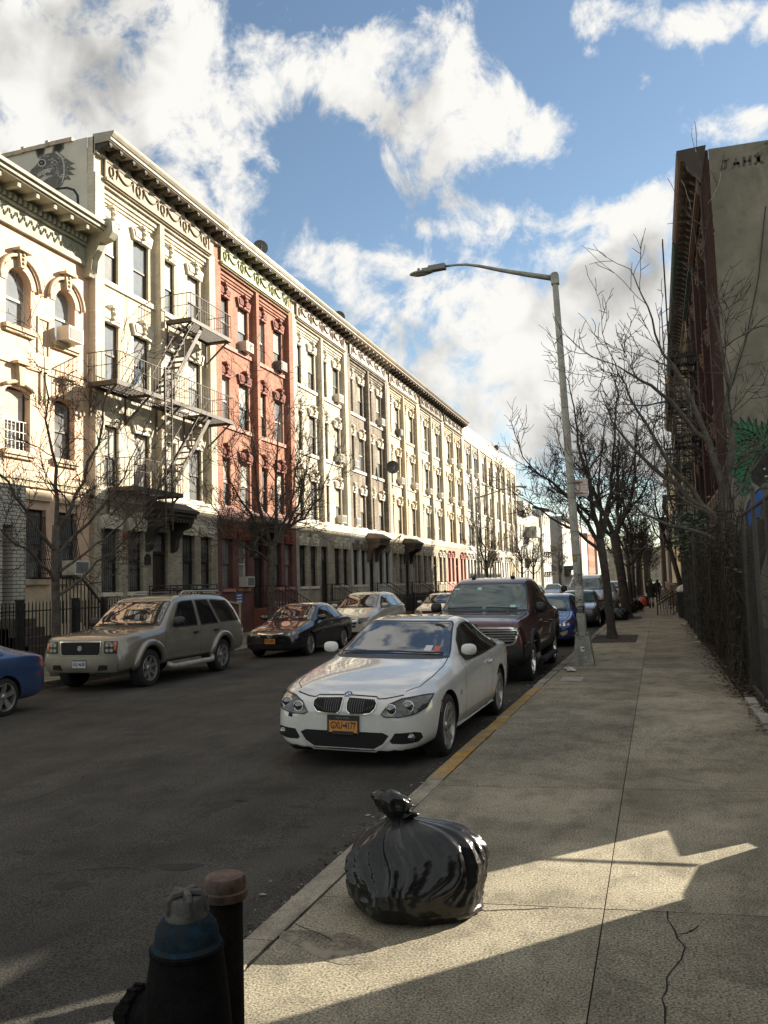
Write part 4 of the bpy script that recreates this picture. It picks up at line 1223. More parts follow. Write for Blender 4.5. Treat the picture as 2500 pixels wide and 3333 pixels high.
# front stair with railing
s = MB(); gz = zleft(-17, 18)
for q in range(5): s.box(py(16.0), py(16.9), -.5 - .3 * (5 - q), -.5, gz - .2, gz + .22 * (q + 1))
s.build('stoop', m_stoop, t)
r = MB()
for xx, xb in ((py(16.95), py(18.6)),):
    a, c = Vector((xx, -1.6, 2.05)), Vector((xb + .2, -1.6, .7)); a0 = Vector((xx - .0, -1.6, 2.05)); 
    r.bar((xx, -1.6, 2.05), (xx + .75, -1.6, 2.05), .05); r.bar((xx + .75, -1.6, 2.05), (xx + 2.1, -1.6, .95), .05)
    for e in range(15):
        x = xx + 2.1 * e / 14; z = 2.05 if x < xx + .75 else 2.05 - (x - xx - .75) * .815
        r.bar((x, -1.6, z), (x, -1.6, max(z - 1.2, -.1)), .022)
r.build('stoop_railing', m_iron, t)

# ------------------------------------------------------------------ buildings further down the street
m_conc_w = pnt('light_render', (.47, .445, .39)); m_gry = pnt('slate_siding', (.20, .205, .20)); m_olv = pnt('olive_render', (.36, .33, .25)); m_wht2 = pnt('bright_white_paint', (.52, .50, .45))
def block(label, y0, w_, x, h, wall, cols, rows, face='left', crown=None, sash=None, z0=1.6, dz=3.0, wh=1.6, ww=.8, dep=12, side=None, group=None, top=None):
    rot = R(90) if face == 'left' else R(-90)
    t = thing('apartment_building', label, 'building', (x, y0 if face == 'left' else y0 + w_, zs(y0)), (0, 0, rot), group)
    b = MB(); ops = []
    for r_ in range(rows):
        for c_ in range(cols):
            cx = w_ * (c_ + .5) / cols
            ops.append((cx - ww / 2, cx + ww / 2, z0 + dz * r_, z0 + dz * r_ + wh))
    facade(b, 0, w_, -1, h, ops, 0, .18)
    b.quad((0, 0, -1), (0, 0, h), (0, dep, h), (0, dep, -1), 1); b.quad((w_, 0, -1), (w_, dep, -1), (w_, dep, h), (w_, 0, h), 1)
    b.quad((0, dep, -1), (0, dep, h), (w_, dep, h), (w_, dep, -1), 1); b.quad((0, 0, h - .3), (w_, 0, h - .3), (w_, dep, h - .3), (0, dep, h - .3), 2)
    b.build('wall', [wall, side or wall, m_roof], t)
    for i, o in enumerate(ops): window(t, (o[0] + o[1]) / 2, o[2], 0.02, ww, wh, ('plain', 'blind', 'curtain')[i % 3], sash or m_sash_d)
    if crown:
        c = MB(); c.box(-.05, w_ + .05, -.45, .02, h - .15, h + .12); c.box(-.02, w_ + .02, -.3, .01, h - .3, h - .15)
        q = .2
        while q < w_: c.box(q, q + .15, -.34, .0, h - .62, h - .3); q += .6
        c.build('cornice', crown, t)
    return t
FX = LX
fy = LY0 + LW * 11
t = block('low pale house with thin dark cornice after the white tenements', fy, 7.6, FX, 10.85, m_conc_w, 3, 3, crown=c_dark, z0=1.4, dz=3.1)
t = block('modern grey apartment house with balcony and boxy rooftop bulkhead', fy + 7.6, 8, FX, 12.6, pnt('warm_grey_render', (.46, .44, .38)), 3, 3, sash=m_sash_d)
c = MB(); c.box(.3, 5.2, 1.2, 6, 12.3, 15.0); c.box(.0, 2.6, .9, 1.2, 14.2, 15.3); c.build('rooftop_bulkhead', m_gry, t)
c = MB(); c.box(.4, 4.2, -1.5, .0, 7.7, 8.1); c.box(.4, 4.2, -1.5, -1.44, 8.1, 9.1); c.box(.4, .46, -1.44, 0, 8.1, 9.1); c.box(4.14, 4.2, -1.44, 0, 8.1, 9.1); c.build('balcony', pnt('balcony_panel', (.34, .36, .33)), t)
c = MB(); c.box(.4, 4.2, -1.4, .0, 4.4, 4.8); c.box(.4, 4.2, -1.4, -1.35, 4.8, 5.7); c.build('balcony', pnt('balcony_panel', (.34, .36, .33)), t)
t = block('olive rendered house with flat top next to the modern grey one', fy + 15.6, 7, FX, 11.2, m_olv, 2, 3)
t = block('white house hung with small black balconies', fy + 22.6, 10, FX + .4, 12.6, m_wht2, 4, 4, sash=m_sash_d, dz=2.9)
for k, (xx, zz_) in enumerate(((1.0, 6.2), (3.6, 6.2), (6.2, 6.2), (1.0, 3.2), (3.6, 3.2), (6.2, 3.2))):
    c = MB(); c.box(xx, xx + 1.7, -1.0, 0, zz_ - .1, zz_)
    for e in range(9): c.bar((xx + 1.7 * e / 8, -1.0, zz_), (xx + 1.7 * e / 8, -1.0, zz_ + 1), .03)
    c.bar((xx, -1.0, zz_ + 1), (xx + 1.7, -1.0, zz_ + 1), .04); c.bar((xx, 0, zz_ - .8), (xx, -1, zz_ - .05), .05); c.bar((xx + 1.7, 0, zz_ - .8), (xx + 1.7, -1, zz_ - .05), .05)
    c.build('balcony', m_iron, t)
c = MB(); c.hexa([(0, -1.2, 12.4), (3.5, -1.2, 12.4), (3.5, 0, 12.4), (0, 0, 12.4)], [(0, -1.2, 12.6), (3.5, -1.2, 12.6), (3.5, 2.5, 13.4), (0, 2.5, 13.4)]); c.build('roof_canopy', c_dark, t)
cy = fy + 32.6 + 11
t = block('corner house with white front, slate grey flank and heavy cornice', cy, 22, FX + 1.2, 13.0, m_wht2, 7, 4, crown=c_dark, side=m_gry, dep=11)
c = MB(); c.box(-.03, .0, 2.0, 3.4, 7.0, 9.3); c.box(-.03, 0, 2.0, 3.4, 3.4, 5.6); c.build('side_window', m_sash_w, t)
c = MB(); c.box(.5, 14, -1.6, .0, 3.7, 4.1); c.box(.3, 14.2, -1.8, -.0, 4.1, 4.35); c.build('shopfront_canopy', mat('dark_green_paint', (.03, .05, .035), .6), t)
block('salmon red brick house past the corner house', cy + 22, 14, FX + 1.2, 13.5, bk['red'], 5, 4, sash=m_sash_w)
block('far grey house on the sunlit side', cy + 36, 16, FX + 1.4, 11, m_conc_w, 4, 3)
block('farthest brown brick house on the sunlit side', cy + 52, 22, FX + 1.6, 12.5, bk['red'], 6, 4)
block('distant cream house closing the view on the left', cy + 74, 34, FX + 2.2, 13, m_conc_w, 6, 4)
ry = 28.7 + LW * 7 + 13
block('tan apartment house in sun past the gap in the shady row', ry, 16, RX - .5, 13.5, bk['yellow'], 4, 4, face='right', crown=f_tan)
block('brown apartment house farther along the shady side', ry + 16, 20, RX - .6, 12, bk['brown'], 5, 3, face='right', crown=c_dark)
block('low buff house near the end of the shady side', ry + 40, 24, RX - .6, 9.5, bk['gcream'], 5, 3, face='right')
block('distant brown house closing the view on the right', ry + 70, 40, RX - 1.2, 13, bk['brown'], 6, 4, face='right')
# a building across the end of the street
t = block('hazy wide building across the far end of the street', 330, 26, -8, 13, bk['gcream'], 6, 4, face='left', dep=30)
t.rotation_euler = (0, 0, 0); t.location = (-24, 335, zs(300))

# ------------------------------------------------------------------ window air conditioners, dishes
m_acw = mat('ac_cream_metal', (.55, .52, .45), .5, var=.1, vscale=6); m_acd = mat('ac_grille', (.16, .16, .15), .6); m_acb = mat('ac_dark_metal', (.10, .09, .08), .5)
def ac(bidx, fl, wi, label, dark=False):
    k = LW / 7.58; a, c = WX[wi] if fl > 0 else GX[wi]; z = (ZF[fl - 1] if fl > 0 else 1.63); yw = 0 if fl > 0 else -.2
    x = (a + c) / 2
    loc = Vector((LX - yw, LY0 + LW * bidx + x, z + .05))
    t = thing('air_conditioner', label, 'air conditioner', loc, (0, 0, R(90)), 'window air conditioners')
    if 'ac' not in WM:
        b = MB(); b.box(-.33, .33, -.34, .10, 0, .42); WM['ac'] = b.mesh('casing', m_acw); WM['acd'] = b.mesh('casing', m_acb)
        g_ = MB(); g_.box(-.27, .27, -.352, -.338, .05, .37)
        for q in range(7): g_.box(-.27, .27, -.358, -.35, .07 + .042 * q, .085 + .042 * q)
        WM['acg'] = g_.mesh('grille', m_acd)
    link('casing', WM['acd' if dark else 'ac'], t); link('grille', WM['acg'], t)
for a in ((1, 3, 1, 'cream air conditioner in a top floor window of the red building'), (1, 3, 3, 'dark air conditioner at the last top floor window of the red building', True), (1, 0, 1, 'air conditioner in a ground floor window of the red building'),
          (2, 3, 3, 'large pale air conditioner in the last top window of the pinkish friezed tenement'), (2, 1, 3, 'air conditioner just above the belt course of the pinkish friezed tenement'), (2, 2, 3, 'air conditioner on the third floor of the pinkish friezed tenement'),
          (3, 3, 3, 'air conditioner in the top floor of the grey brown tenement'), (3, 2, 0, 'air conditioner in the middle floor of the grey brown tenement'), (3, 1, 0, 'low air conditioner over the white ground floor of the grey brown tenement'),
          (4, 3, 1, 'air conditioner in the top floor of the buff tenement', True), (4, 2, 1, 'air conditioner in the second window of the buff tenement third floor'), (4, 2, 3, 'air conditioner in the last window of the buff tenement third floor'),
          (5, 2, 1, 'air conditioner in the second window of the ivory tenement'), (5, 2, 3, 'air conditioner in the last window of the ivory tenement'), (6, 3, 1, 'pale air conditioner in the top floor of the rose based tenement'),
          (6, 3, 3, 'last top floor air conditioner of the rose based tenement'), (6, 2, 1, 'air conditioner one floor down on the rose based tenement'), (6, 2, 3, 'last third floor air conditioner of the rose based tenement'),
          (7, 3, 1, 'air conditioner on the first white flat topped tenement'), (7, 3, 3, 'white air conditioner at the edge of the first white flat topped tenement'), (8, 3, 3, 'dark air conditioner high on the second white tenement', True)):
    ac(*a)
for loc, lab in (((LX + .15, py(18.44) + PX0 + .35, zt[0] + .04), 'white air conditioner in an arched top window of the peach house'), ((LX + .2, py(18.95) + PX0, zg[0] + .1), 'white framed air conditioner behind the bulging grille of the peach house')):
    t = thing('air_conditioner', lab, 'air conditioner', loc, (0, 0, R(90)), 'window air conditioners')
    link('casing', WM['ac'], t); link('grille', WM['acg'], t)
m_dish = mat('dish_grey', (.12, .115, .11), .5)
def dish(loc, r, label, rot):
    t = thing('satellite_dish', label, 'satellite dish', loc, rot, 'satellite dishes')
    b = MB(); b.lathe([(0, .0)] + [(r * k / 6, .30 * r * (k / 6) ** 2) for k in range(1, 7)] + [(r * 1.0, .30 * r + .02)] + [(r * k / 6, .30 * r * (k / 6) ** 2 - .025) for k in range(6, -1, -1)], 22, (0, 0, .9), 'y')
    b.build('reflector', m_dish, t)
    b = MB(); b.tube([(0, -.05, .9 - r), (0, .55 * r + .1, .9 - r * .6), (0, .75 * r, .9)], .02, 5); b.ball((0, .75 * r, .9), .05, 8, 6); b.build('feed_arm', m_iron, t)
    b = MB(); b.tube([(0, -.06, .9), (0, -.1, .4), (0, -.1, -.45)], .03, 6); b.build('mast', m_iron, t)
dish((LX + .2, LY0 + LW * 1.56, 15.95), .34, 'dark satellite dish on the roof edge of the red building', (0, 0, R(215)))
dish((LX + .1, LY0 + LW * 2.9, 15.8), .34, 'small satellite dish on the roof edge beyond the red building', (0, 0, R(215)))
dish((LX + .75, LY0 + LW * 3.86, 8.1), .42, 'round satellite dish fixed to the front of the grey brown tenement', (0, 0, R(215)))
dish((LX + .2, LY0 + LW * 9.3, 15.4), .3, 'tiny satellite dish on the flat topped white tenements', (0, 0, R(215)))

# ------------------------------------------------------------------ trees
m_bark = mat('grey_brown_bark', (.075, .060, .048), .95, var=.45, vscale=7, fine=(40, .3), bump=.7, bscale=22)
m_bark_d = mat('dark_bark', (.045, .037, .031), .95, var=.4, vscale=8, fine=(40, .3), bump=.6, bscale=22)
m_bark_l = mat('pale_bark', (.085, .072, .057), .95, var=.4, vscale=5, fine=(30, .3), bump=.7, bscale=18)
def branch(b, p, d, Ln, r, lvl, q, mx, kids, up, wig, rmin):
    n = 6 if lvl < 2 else (5 if lvl < mx else 4)
    pts = [p]; dirs = [d]
    for i in range(n):
        d = (d + Vector((q.gauss(0, wig), q.gauss(0, wig), q.gauss(0, wig) + up))).normalized()
        p = p + d * (Ln / n); pts.append(p); dirs.append(d)
    r1 = max(rmin * .7, r * (.42 if lvl < mx else .5))
    rad = [r + (r1 - r) * i / n for i in range(n + 1)]
    b.tube(pts, rad, 6 if r > .05 else (4 if r > .018 else 3), 0, False)
    if lvl >= mx: return
    k = kids[lvl]
    for j in range(k):
        t = .28 + .72 * (j + q.uniform(.2, .9)) / k
        t = min(t, .98); i = min(int(t * n), n - 1); f = t * n - i
        pp = pts[i].lerp(pts[i + 1], f); dd = dirs[min(i + 1, n)]
        ax = dd.orthogonal().normalized()
        ax = Matrix.Rotation(q.uniform(0, 2 * PI), 3, dd) @ ax
        ang = q.uniform(.5, .95)
        nd = (dd * math.cos(ang) + ax * math.sin(ang)).normalized()
        branch(b, pp, nd, Ln * q.uniform(.42, .68) * (1.1 - .4 * t), max(rmin, rad[i] * q.uniform(.42, .6)), lvl + 1, q, mx, kids, up, wig, rmin)
    branch(b, pts[-1], dirs[-1], Ln * .55, r1, lvl + 1, q, mx, kids, up, wig, rmin)

def tree_meshes(trunk, limbs, seed, m, mx=3, kids=(6, 6, 4), up=.05, wig=.16, rmin=.009, trunk_n=10):
    """trunk: [(x,y,z,r)..]; limbs: [([points], r0, r1)] main limbs drawn as given, then grown outwards"""
    q = random.Random(seed)
    tb = MB()
    P = [Vector(p[:3]) for p in trunk]
    tb.tube(P, [p[3] for p in trunk], trunk_n)
    cb = MB()
    for pts, r0, r1 in limbs:
        V = [Vector(p) for p in pts]; n = len(V)
        # subdivide with a little wander
        S = [V[0]]
        for a, c in zip(V, V[1:]):
            for k in range(1, 4):
                w_ = a.lerp(c, k / 3)
                if k < 3: w_ += Vector((q.gauss(0, .03), q.gauss(0, .05), q.gauss(0, .03))) * (c - a).length
                S.append(w_)
        rad = [r0 + (r1 - r0) * i / (len(S) - 1) for i in range(len(S))]
        cb.tube(S, rad, 7, 0, False)
        Ln = sum((c - a).length for a, c in zip(S, S[1:]))
        k = max(4, int(Ln * 3.2))
        for j in range(k):
            t = .15 + .85 * (j + q.random()) / k
            i = min(int(t * (len(S) - 1)), len(S) - 2)
            pp = S[i].lerp(S[i + 1], t * (len(S) - 1) - i); dd = (S[i + 1] - S[i]).normalized()
            ax = Matrix.Rotation(q.uniform(0, 2 * PI), 3, dd) @ dd.orthogonal().normalized()
            ang = q.uniform(.5, 1.0); nd = (dd * math.cos(ang) + ax * math.sin(ang)).normalized()
            branch(cb, pp, nd, q.uniform(.45, .95) * (.5 + .25 * Ln) * (1.15 - .5 * t), max(rmin, rad[i] * q.uniform(.3, .5)), 1, q, mx, kids, up, wig, rmin)
        branch(cb, S[-1], (S[-1] - S[-2]).normalized(), .35 * Ln + .3, r1, 1, q, mx, kids, up, wig, rmin)
    return tb.mesh('trunk', m), cb.mesh('crown', m)
def plant(name, label, loc, me, group='bare street trees', rot=0, sc=1):
    t = thing(name, label, 'tree', loc, (0, 0, rot), group)
    t.scale = (sc, sc, sc)
    link('trunk', me[0], t); link('crown', me[1], t)
    return t
# nearest right-hand pit tree
tr1 = tree_meshes([(0.02, 0, -.12, .26), (0, 0, .03, .17), (-.02, 0, .3, .125), (-.06, 0, 1.2, .115), (-.12, 0, 2.0, .115), (-.2, 0, 2.75, .12)],
    [([(-.2, 0, 2.6), (-.7, .1, 3.5), (-1.3, .2, 4.3), (-2.0, .3, 4.9)], .065, .02), ([(-.2, 0, 2.7), (-.35, -.3, 3.8), (-.55, -.5, 5.0), (-.65, -.6, 6.1)], .08, .022),
     ([(-.2, 0, 2.7), (.05, .2, 3.7), (.25, .3, 4.8), (.35, .4, 6.0)], .08, .022), ([(-.2, 0, 2.6), (-.15, .5, 3.6), (-.1, .9, 5.2)], .07, .02),
     ([(-.1, 0, 2.3), (-.8, -.2, 3.0), (-1.5, -.3, 3.4), (-2.1, -.4, 3.9)], .05, .015), ([(.1, .1, 3.6), (.6, .1, 4.3), (1.0, 0, 5.2)], .045, .015)], 3, m_bark_d)
plant('bare_tree', 'bare street tree in the soil pit just past the street lamp', (-1.24, 24.0, zs(24)), tr1)
tr2 = tree_meshes([(0.05, 0, -.12, .36), (0.02, 0, .05, .26), (-.02, 0, .5, .2), (-.15, 0, 2.0, .19), (-.35, 0, 3.6, .2)],
    [([(-.35, 0, 3.5), (-.9, 0, 4.8), (-1.3, .2, 6.2), (-1.5, .2, 7.6)], .12, .03), ([(-.35, 0, 3.5), (.3, 0, 4.6), (.65, .1, 6.0), (.8, .2, 7.8)], .12, .03),
     ([(-.35, 0, 3.4), (-1.2, -.3, 4.3), (-2.3, -.5, 5.4), (-3.2, -.6, 6.2)], .09, .025), ([(-.2, 0, 3.6), (-.1, .5, 5.2), (.0, .8, 7.2)], .1, .03),
     ([(.3, 0, 4.5), (1.0, .1, 5.4), (1.5, .2, 6.4)], .06, .02), ([(-.9, 0, 4.7), (-1.8, .2, 5.8), (-2.3, .2, 7.2)], .07, .02)], 8, m_bark_d, kids=(6, 6, 4), rmin=.010)
plant('bare_tree', 'tall forked bare tree with black bags heaped at its foot', (-1.3, 37.4, zs(37)), tr2)
sm = tree_meshes([(0.02, 0, -.12, .2), (0, 0, .05, .13), (0, 0, 1.5, .1), (-.05, 0, 2.9, .1)],
    [([(-.05, 0, 2.8), (-.5, .1, 4.0), (-.8, .2, 5.6)], .06, .02), ([(-.05, 0, 2.8), (.4, -.1, 4.0), (.7, .1, 5.6)], .06, .02), ([(-.05, 0, 2.8), (-.1, .3, 4.4), (0, .4, 6.4)], .07, .02), ([(0, 0, 2.3), (.7, .3, 3.2), (1.5, .3, 3.9)], .04, .015), ([(0, 0, 2.2), (-.8, -.2, 3.0), (-1.5, -.3, 3.7)], .04, .015)], 21, m_bark_d, kids=(5, 5, 3), rmin=.012)
FAR = [(-1.33, 45.1, 'slim bare tree by the kerb, third from the street lamp', 0.3, 1.0), (-1.4, 55, 'slim bare tree by the kerb, fourth from the street lamp', 1.7, 1.1), (-1.35, 64, 'slim bare tree left of the walking woman', 2.9, 1.05),
       (-1.4, 74, 'distant bare kerb tree beyond the walking woman', 4.0, 1.15), (-1.4, 86, 'distant bare tree, second beyond the walking woman', 5.1, 1.1), (-1.4, 100, 'distant bare tree, third beyond the walking woman', .9, 1.2),
       (-1.4, 116, 'distant bare tree, fourth beyond the walking woman', 2.2, 1.2), (-1.4, 135, 'farthest bare tree in the kerb line', 3.3, 1.3), (-1.4, 160, 'bare tree where the kerb line vanishes', 1.3, 1.3), (-1.4, 190, 'last bare tree at the vanishing point of the sidewalk', 2.3, 1.3)]
for x, y, lab, r_, s_ in FAR: plant('bare_tree', lab, (x, y, zs(y)), sm, rot=r_, sc=s_)
lf1 = tree_meshes([(0.02, 0, -.15, .16), (0, 0, .1, .10), (.02, 0, 1.4, .09), (-.01, 0, 2.6, .088), (.02, 0, 3.3, .085)],
    [([(.02, 0, 3.2), (-.05, .05, 4.2), (-.2, .0, 5.4), (-.3, .0, 6.6)], .055, .014), ([(0, 0, 3.0), (.25, .35, 4.0), (.55, .8, 5.2), (.7, 1.0, 6.6)], .05, .014), ([(0, 0, 2.6), (.3, .8, 3.4), (.4, 1.6, 4.2), (.5, 2.4, 5.4)], .045, .012),
     ([(0, 0, 2.7), (-.2, -.7, 3.6), (-.4, -1.4, 4.4), (-.5, -2.0, 5.6)], .045, .012), ([(0, 0, 1.7), (.3, .8, 2.3), (.5, 1.7, 2.9), (.6, 2.5, 3.7)], .04, .012), ([(0, 0, 2.0), (.1, -.8, 2.6), (.2, -1.6, 2.9), (.2, -2.3, 3.5)], .04, .012),
     ([(0, 0, 2.2), (.3, 1.0, 2.9), (.3, 2.0, 3.4), (.4, 2.9, 4.0)], .036, .01)], 31, m_bark, kids=(4, 5, 3), up=.06, rmin=.008)
plant('bare_tree', 'bare young tree in front of the peach house behind the beige four by four', (-12.65, 15.6, zleft(-12.65, 15.6)), lf1)
lf2 = tree_meshes([(0.0, 0, -.2, .2), (0, 0, .1, .15), (.02, 0, 1.4, .13), (.05, 0, 2.6, .13), (.06, .05, 3.2, .13)],
    [([(.06, .05, 3.1), (.0, -.5, 4.2), (-.1, -.7, 5.5), (-.2, -.8, 7.4)], .085, .02), ([(.06, .05, 3.1), (.2, .9, 3.8), (.4, 1.7, 4.8), (.5, 2.3, 6.2)], .085, .02), ([(.05, 0, 2.9), (.1, -1.0, 3.8), (.1, -2.2, 4.6), (.1, -3.4, 5.8)], .065, .016),
     ([(.06, .05, 3.1), (.2, .2, 4.6), (.2, .3, 6.2), (.3, .4, 8.0)], .075, .018), ([(.2, .9, 3.8), (.4, 2.2, 4.3), (.6, 3.4, 5.2), (.7, 4.4, 6.6)], .055, .014), ([(0, 0, 2.7), (-.1, -1.4, 3.1), (-.1, -2.6, 3.5), (-.1, -3.8, 4.4)], .05, .014), ([(.1, .5, 3.5), (.3, 1.5, 5.2), (.4, 2.0, 7.2)], .05, .014)], 41, m_bark, kids=(4, 5, 3), up=.06, rmin=.01)
plant('bare_tree', 'broad bare tree in front of the red building behind the black sedan', (-12.7, 26.6, zleft(-12.7, 26.6)), lf2)
for x, y, lab, r_ in ((-12.7, 66, 'bare tree before the white flat topped tenements', 1.0), (-12.7, 84, 'bare tree farther along the sunlit side', 2.4), (-12.7, 92, 'bare tree beside the pale low house on the sunlit side', 3.6), (-12.7, 118, 'bare tree beyond the balconied white house', 5.0)):
    plant('bare_tree', lab, (x, y, zleft(-12.7, y)), sm, rot=r_, sc=1.15)
ft = tree_meshes([(.1, .2, -.2, .24), (.08, .15, .6, .19), (.0, .0, 1.6, .165), (-.08, 0, 2.25, .17)],
    [([(-.08, 0, 2.2), (-.17, .1, 3.0), (-.36, .2, 4.1), (-.75, .3, 5.3), (-1.2, .4, 6.3)], .09, .02), ([(-.1, 0, 2.3), (-.55, .0, 2.9), (-1.2, .1, 3.5), (-1.8, .2, 4.2), (-2.1, .3, 4.7)], .065, .015), ([(-.06, 0, 2.1), (-.5, -.1, 2.35), (-1.1, -.2, 2.55), (-1.6, -.2, 2.8), (-2.0, -.2, 3.2)], .045, .012),
     ([(-.36, .2, 4.1), (-1.0, .0, 4.9), (-1.5, -.1, 5.3), (-1.9, -.2, 5.6)], .05, .013), ([(-.17, .1, 3.0), (.05, .3, 4.2), (.0, .5, 5.6), (-.2, .6, 7.0)], .07, .018), ([(.0, 0, 2.0), (.4, .2, 2.5), (.6, .4, 3.3)], .06, .03), ([(-.55, 0, 2.9), (-1.2, -.3, 3.9), (-1.6, -.4, 4.7), (-1.9, -.4, 5.4)], .045, .012)], 52, m_bark_l, kids=(3, 3, 2), up=.04, rmin=.008)
plant('bare_tree', 'pale barked leaning tree growing behind the vine covered fence', (1.42, 16.4, zs(16)), ft, group=None)
lt = tree_meshes([(0, 0, -.2, .2), (0, 0, .2, .15), (-.25, 0, 1.6, .12), (-.6, 0, 3.2, .11)], [([(-.6, 0, 3.1), (-1.0, .2, 4.6), (-1.2, .3, 6.5)], .08, .02), ([(-.6, 0, 3.1), (-.3, -.2, 4.8), (-.5, -.2, 6.8)], .07, .02), ([(-.5, 0, 2.8), (-1.2, -.4, 3.8), (-1.7, -.6, 5.2)], .05, .015)], 61, m_bark_d, kids=(5, 5, 3), rmin=.011)
plant('bare_tree', 'slanting dark tree beside the stoops of the shaded row', (1.25, 43, zs(43)), lt, group=None)

# ------------------------------------------------------------------ street lamps and signs
m_galv = mat('galvanised_steel', (.34, .33, .29), .55, metal=.25, var=.25, vscale=4, fine=(25, .15))
m_galv_b = mat('base_aluminium', (.26, .25, .215), .5, metal=.3, var=.3, vscale=5, fine=(40, .2))
m_signw = mat('sign_white', (.70, .67, .62), .5); m_signr = mat('sign_red', (.55, .05, .04), .5); m_paper = mat('weathered_paper', (.42, .40, .35), .9, var=.4, vscale=18); m_blk = mat('sticker_black', (.02, .02, .02), .5)
def text_mesh(s, size, m, ext=.0006, align='CENTER', bold=0.0):
    cu = bpy.data.curves.new('lettering', 'FONT'); cu.body = s; cu.size = size; cu.align_x = align; cu.align_y = 'CENTER'; cu.extrude = ext; cu.offset = bold
    o = bpy.data.objects.new('tmp', cu); COL.objects.link(o)
    dg = bpy.context.evaluated_depsgraph_get()
    me = bpy.data.meshes.new_from_object(o.evaluated_get(dg)); bpy.data.objects.remove(o); bpy.data.curves.remove(cu)
    me.materials.clear(); me.materials.append(m); me.name = 'lettering'
    return me
def lamp(loc, label, armdir, H, reach, lean, detail=True):
    t = thing('street_lamp', label, 'street lamp', loc, (0, lean, 0), 'street lamps')
    b = MB()
    lo = [(-.19, -.19, 0), (.19, -.19, 0), (.19, .19, 0), (-.19, .19, 0)]; mid = [(-.185, -.185, .06), (.185, -.185, .06), (.185, .185, .06), (-.185, .185, .06)]; hi = [(-.13, -.13, .55), (.13, -.13, .55), (.13, .13, .55), (-.13, .13, .55)]
    b.hexa(lo, mid); b.hexa(mid, hi); b.box(-.135, .135, -.135, .135, .55, .575)
    for sx in (-1, 1):
        for sy in (-1, 1): b.tube([(sx * .1, sy * .1, .57), (sx * .1, sy * .1, .63)], .02, 6)
    base = b.build('base', m_galv_b, t)
    if detail:
        d = MB(); s = .123
        f = lambda x, z, o=0: (x, -.185 + (z - .06) * (.055 / .49) - .004 - o, z)
        d.add([f(-.10, .1), f(.10, .1), f(.085, .47), f(-.085, .47), f(-.10, .1, .006), f(.10, .1, .006), f(.085, .47, .006), f(-.085, .47, .006)], [(4, 5, 6, 7), (0, 1, 5, 4), (1, 2, 6, 5), (2, 3, 7, 6), (3, 0, 4, 7)])
        d.build('access_panel', m_galv_b, base)
        st = MB(); z0 = .28
        st.add([f(-.045, z0, .010), f(.03, z0, .010), f(.03, z0 + .09, .010), f(-.045, z0 + .09, .010)], [(0, 1, 2, 3)])
        so = st.build('sticker', m_signw, t)
        tx = link('lettering', text_mesh('xo\u2665', .035, m_blk), so, (-.008, f(0, z0 + .045, .013)[1], z0 + .047), (R(90 - 6), 0, 0))
    b = MB(); n = 14
    b.tube([(0, 0, .57), (0, 0, H * .5), (0, 0, H)], [.088, .074, .058], 8)
    for p_ in b.sm: pass
    b.sm = [False] * len(b.sm)
    b.lathe([(0, H + .01), (.062, H), (.062, H - .02)], 8)
    b.build('pole', m_galv, t)
    a = MB(); s = armdir
    a.tube([(0, 0, H - .12), (s * reach * .25, 0, H + .06), (s * reach * .5, 0, H + .25), (s * reach * .68, 0, H + .40), (s * reach * .80, 0, H + .48), (s * reach * .9, 0, H + .51), (s * reach, 0, H + .52)], [.058, .052, .040, .032, .027, .025, .025], 8)
    a.box(-.075, .075, -.075, .075, H - .24, H - .04)
    a.build('arm', m_galv, t)
    h = MB(); x0 = s * reach; z0 = H + .52
    h.box(min(x0, x0 + s * .36), max(x0, x0 + s * .36), -.08, .08, z0 - .055, z0 + .05)
    h.ball((x0 + s * .52, 0, z0 - .055), (.27, .13, .05), 14, 8)
    h.box(min(x0 + s * .3, x0 + s * .5), max(x0 + s * .3, x0 + s * .5), -.07, .07, z0 - .07, z0 + .02)
    h.tube([(x0 + s * .58, 0, z0 - .04), (x0 + s * .58, 0, z0 + .05)], .03, 8)
    hd = h.build('lamp_head', mat('lamp_grey', (.22, .22, .21), .45), t)
    l = MB(); l.ball((x0 + s * .54, 0, z0 - .08), (.19, .10, .04), 12, 6); l.build('lens', mat('lamp_lens', (.35, .36, .34), .15), hd)
    return t
LP = lamp((-1.40, 16.70, zs(16.7) - .0), 'tall galvanised street lamp with stickered pole at the kerb', -1, 7.75, 2.2, R(-1.6))
lamp((-11.85, 58.4, zleft(-11.85, 58.4)), 'distant street lamp in front of the white tenements', 1, 7.9, 2.9, 0, False)
lamp((-1.4, 96, zs(96)), 'far lamp among the kerb trees', -1, 7.8, 2.4, 0, False)
# collar bands and papers on the pole: parts of the lamp
b = MB()
for z in (2.1, 2.55, 3.22, 3.5, 5.0):
    r_ = .088 - .0041 * z + .004; b.tube([(0, 0, z), (0, 0, z + .03)], r_, 8)
b.build('band', m_galv_b, LP)
def pole_paper(z0, z1, a0, a1, m, off=.004, seed=0):
    b = MB(); q = random.Random(seed); n = 8
    vs = []
    for i in range(n + 1):
        a = a0 + (a1 - a0) * i / n
        for z in (z0 + q.uniform(0, .02), z1 - q.uniform(0, .03)):
            r_ = (.088 - .0042 * z) * 1.0 + off + q.uniform(0, .004)
            vs.append((r_ * math.sin(a), -r_ * math.cos(a), z))
    b.add(vs, [(2 * i, 2 * i + 2, 2 * i + 3, 2 * i + 1) for i in range(n)])
    return b.build('sticker', m, LP)
m_photo = mat('photo_print', (.30, .28, .25), .8, var=.3, vscale=12, spots=(38, (.05, .045, .04), .48, .56))
pole_paper(1.52, 1.78, -1.1, 1.2, m_photo, .004, 1); pole_paper(1.32, 1.52, -1.0, 1.0, m_paper, .004, 2); pole_paper(1.18, 1.30, -1.2, 1.1, m_photo, .005, 3)
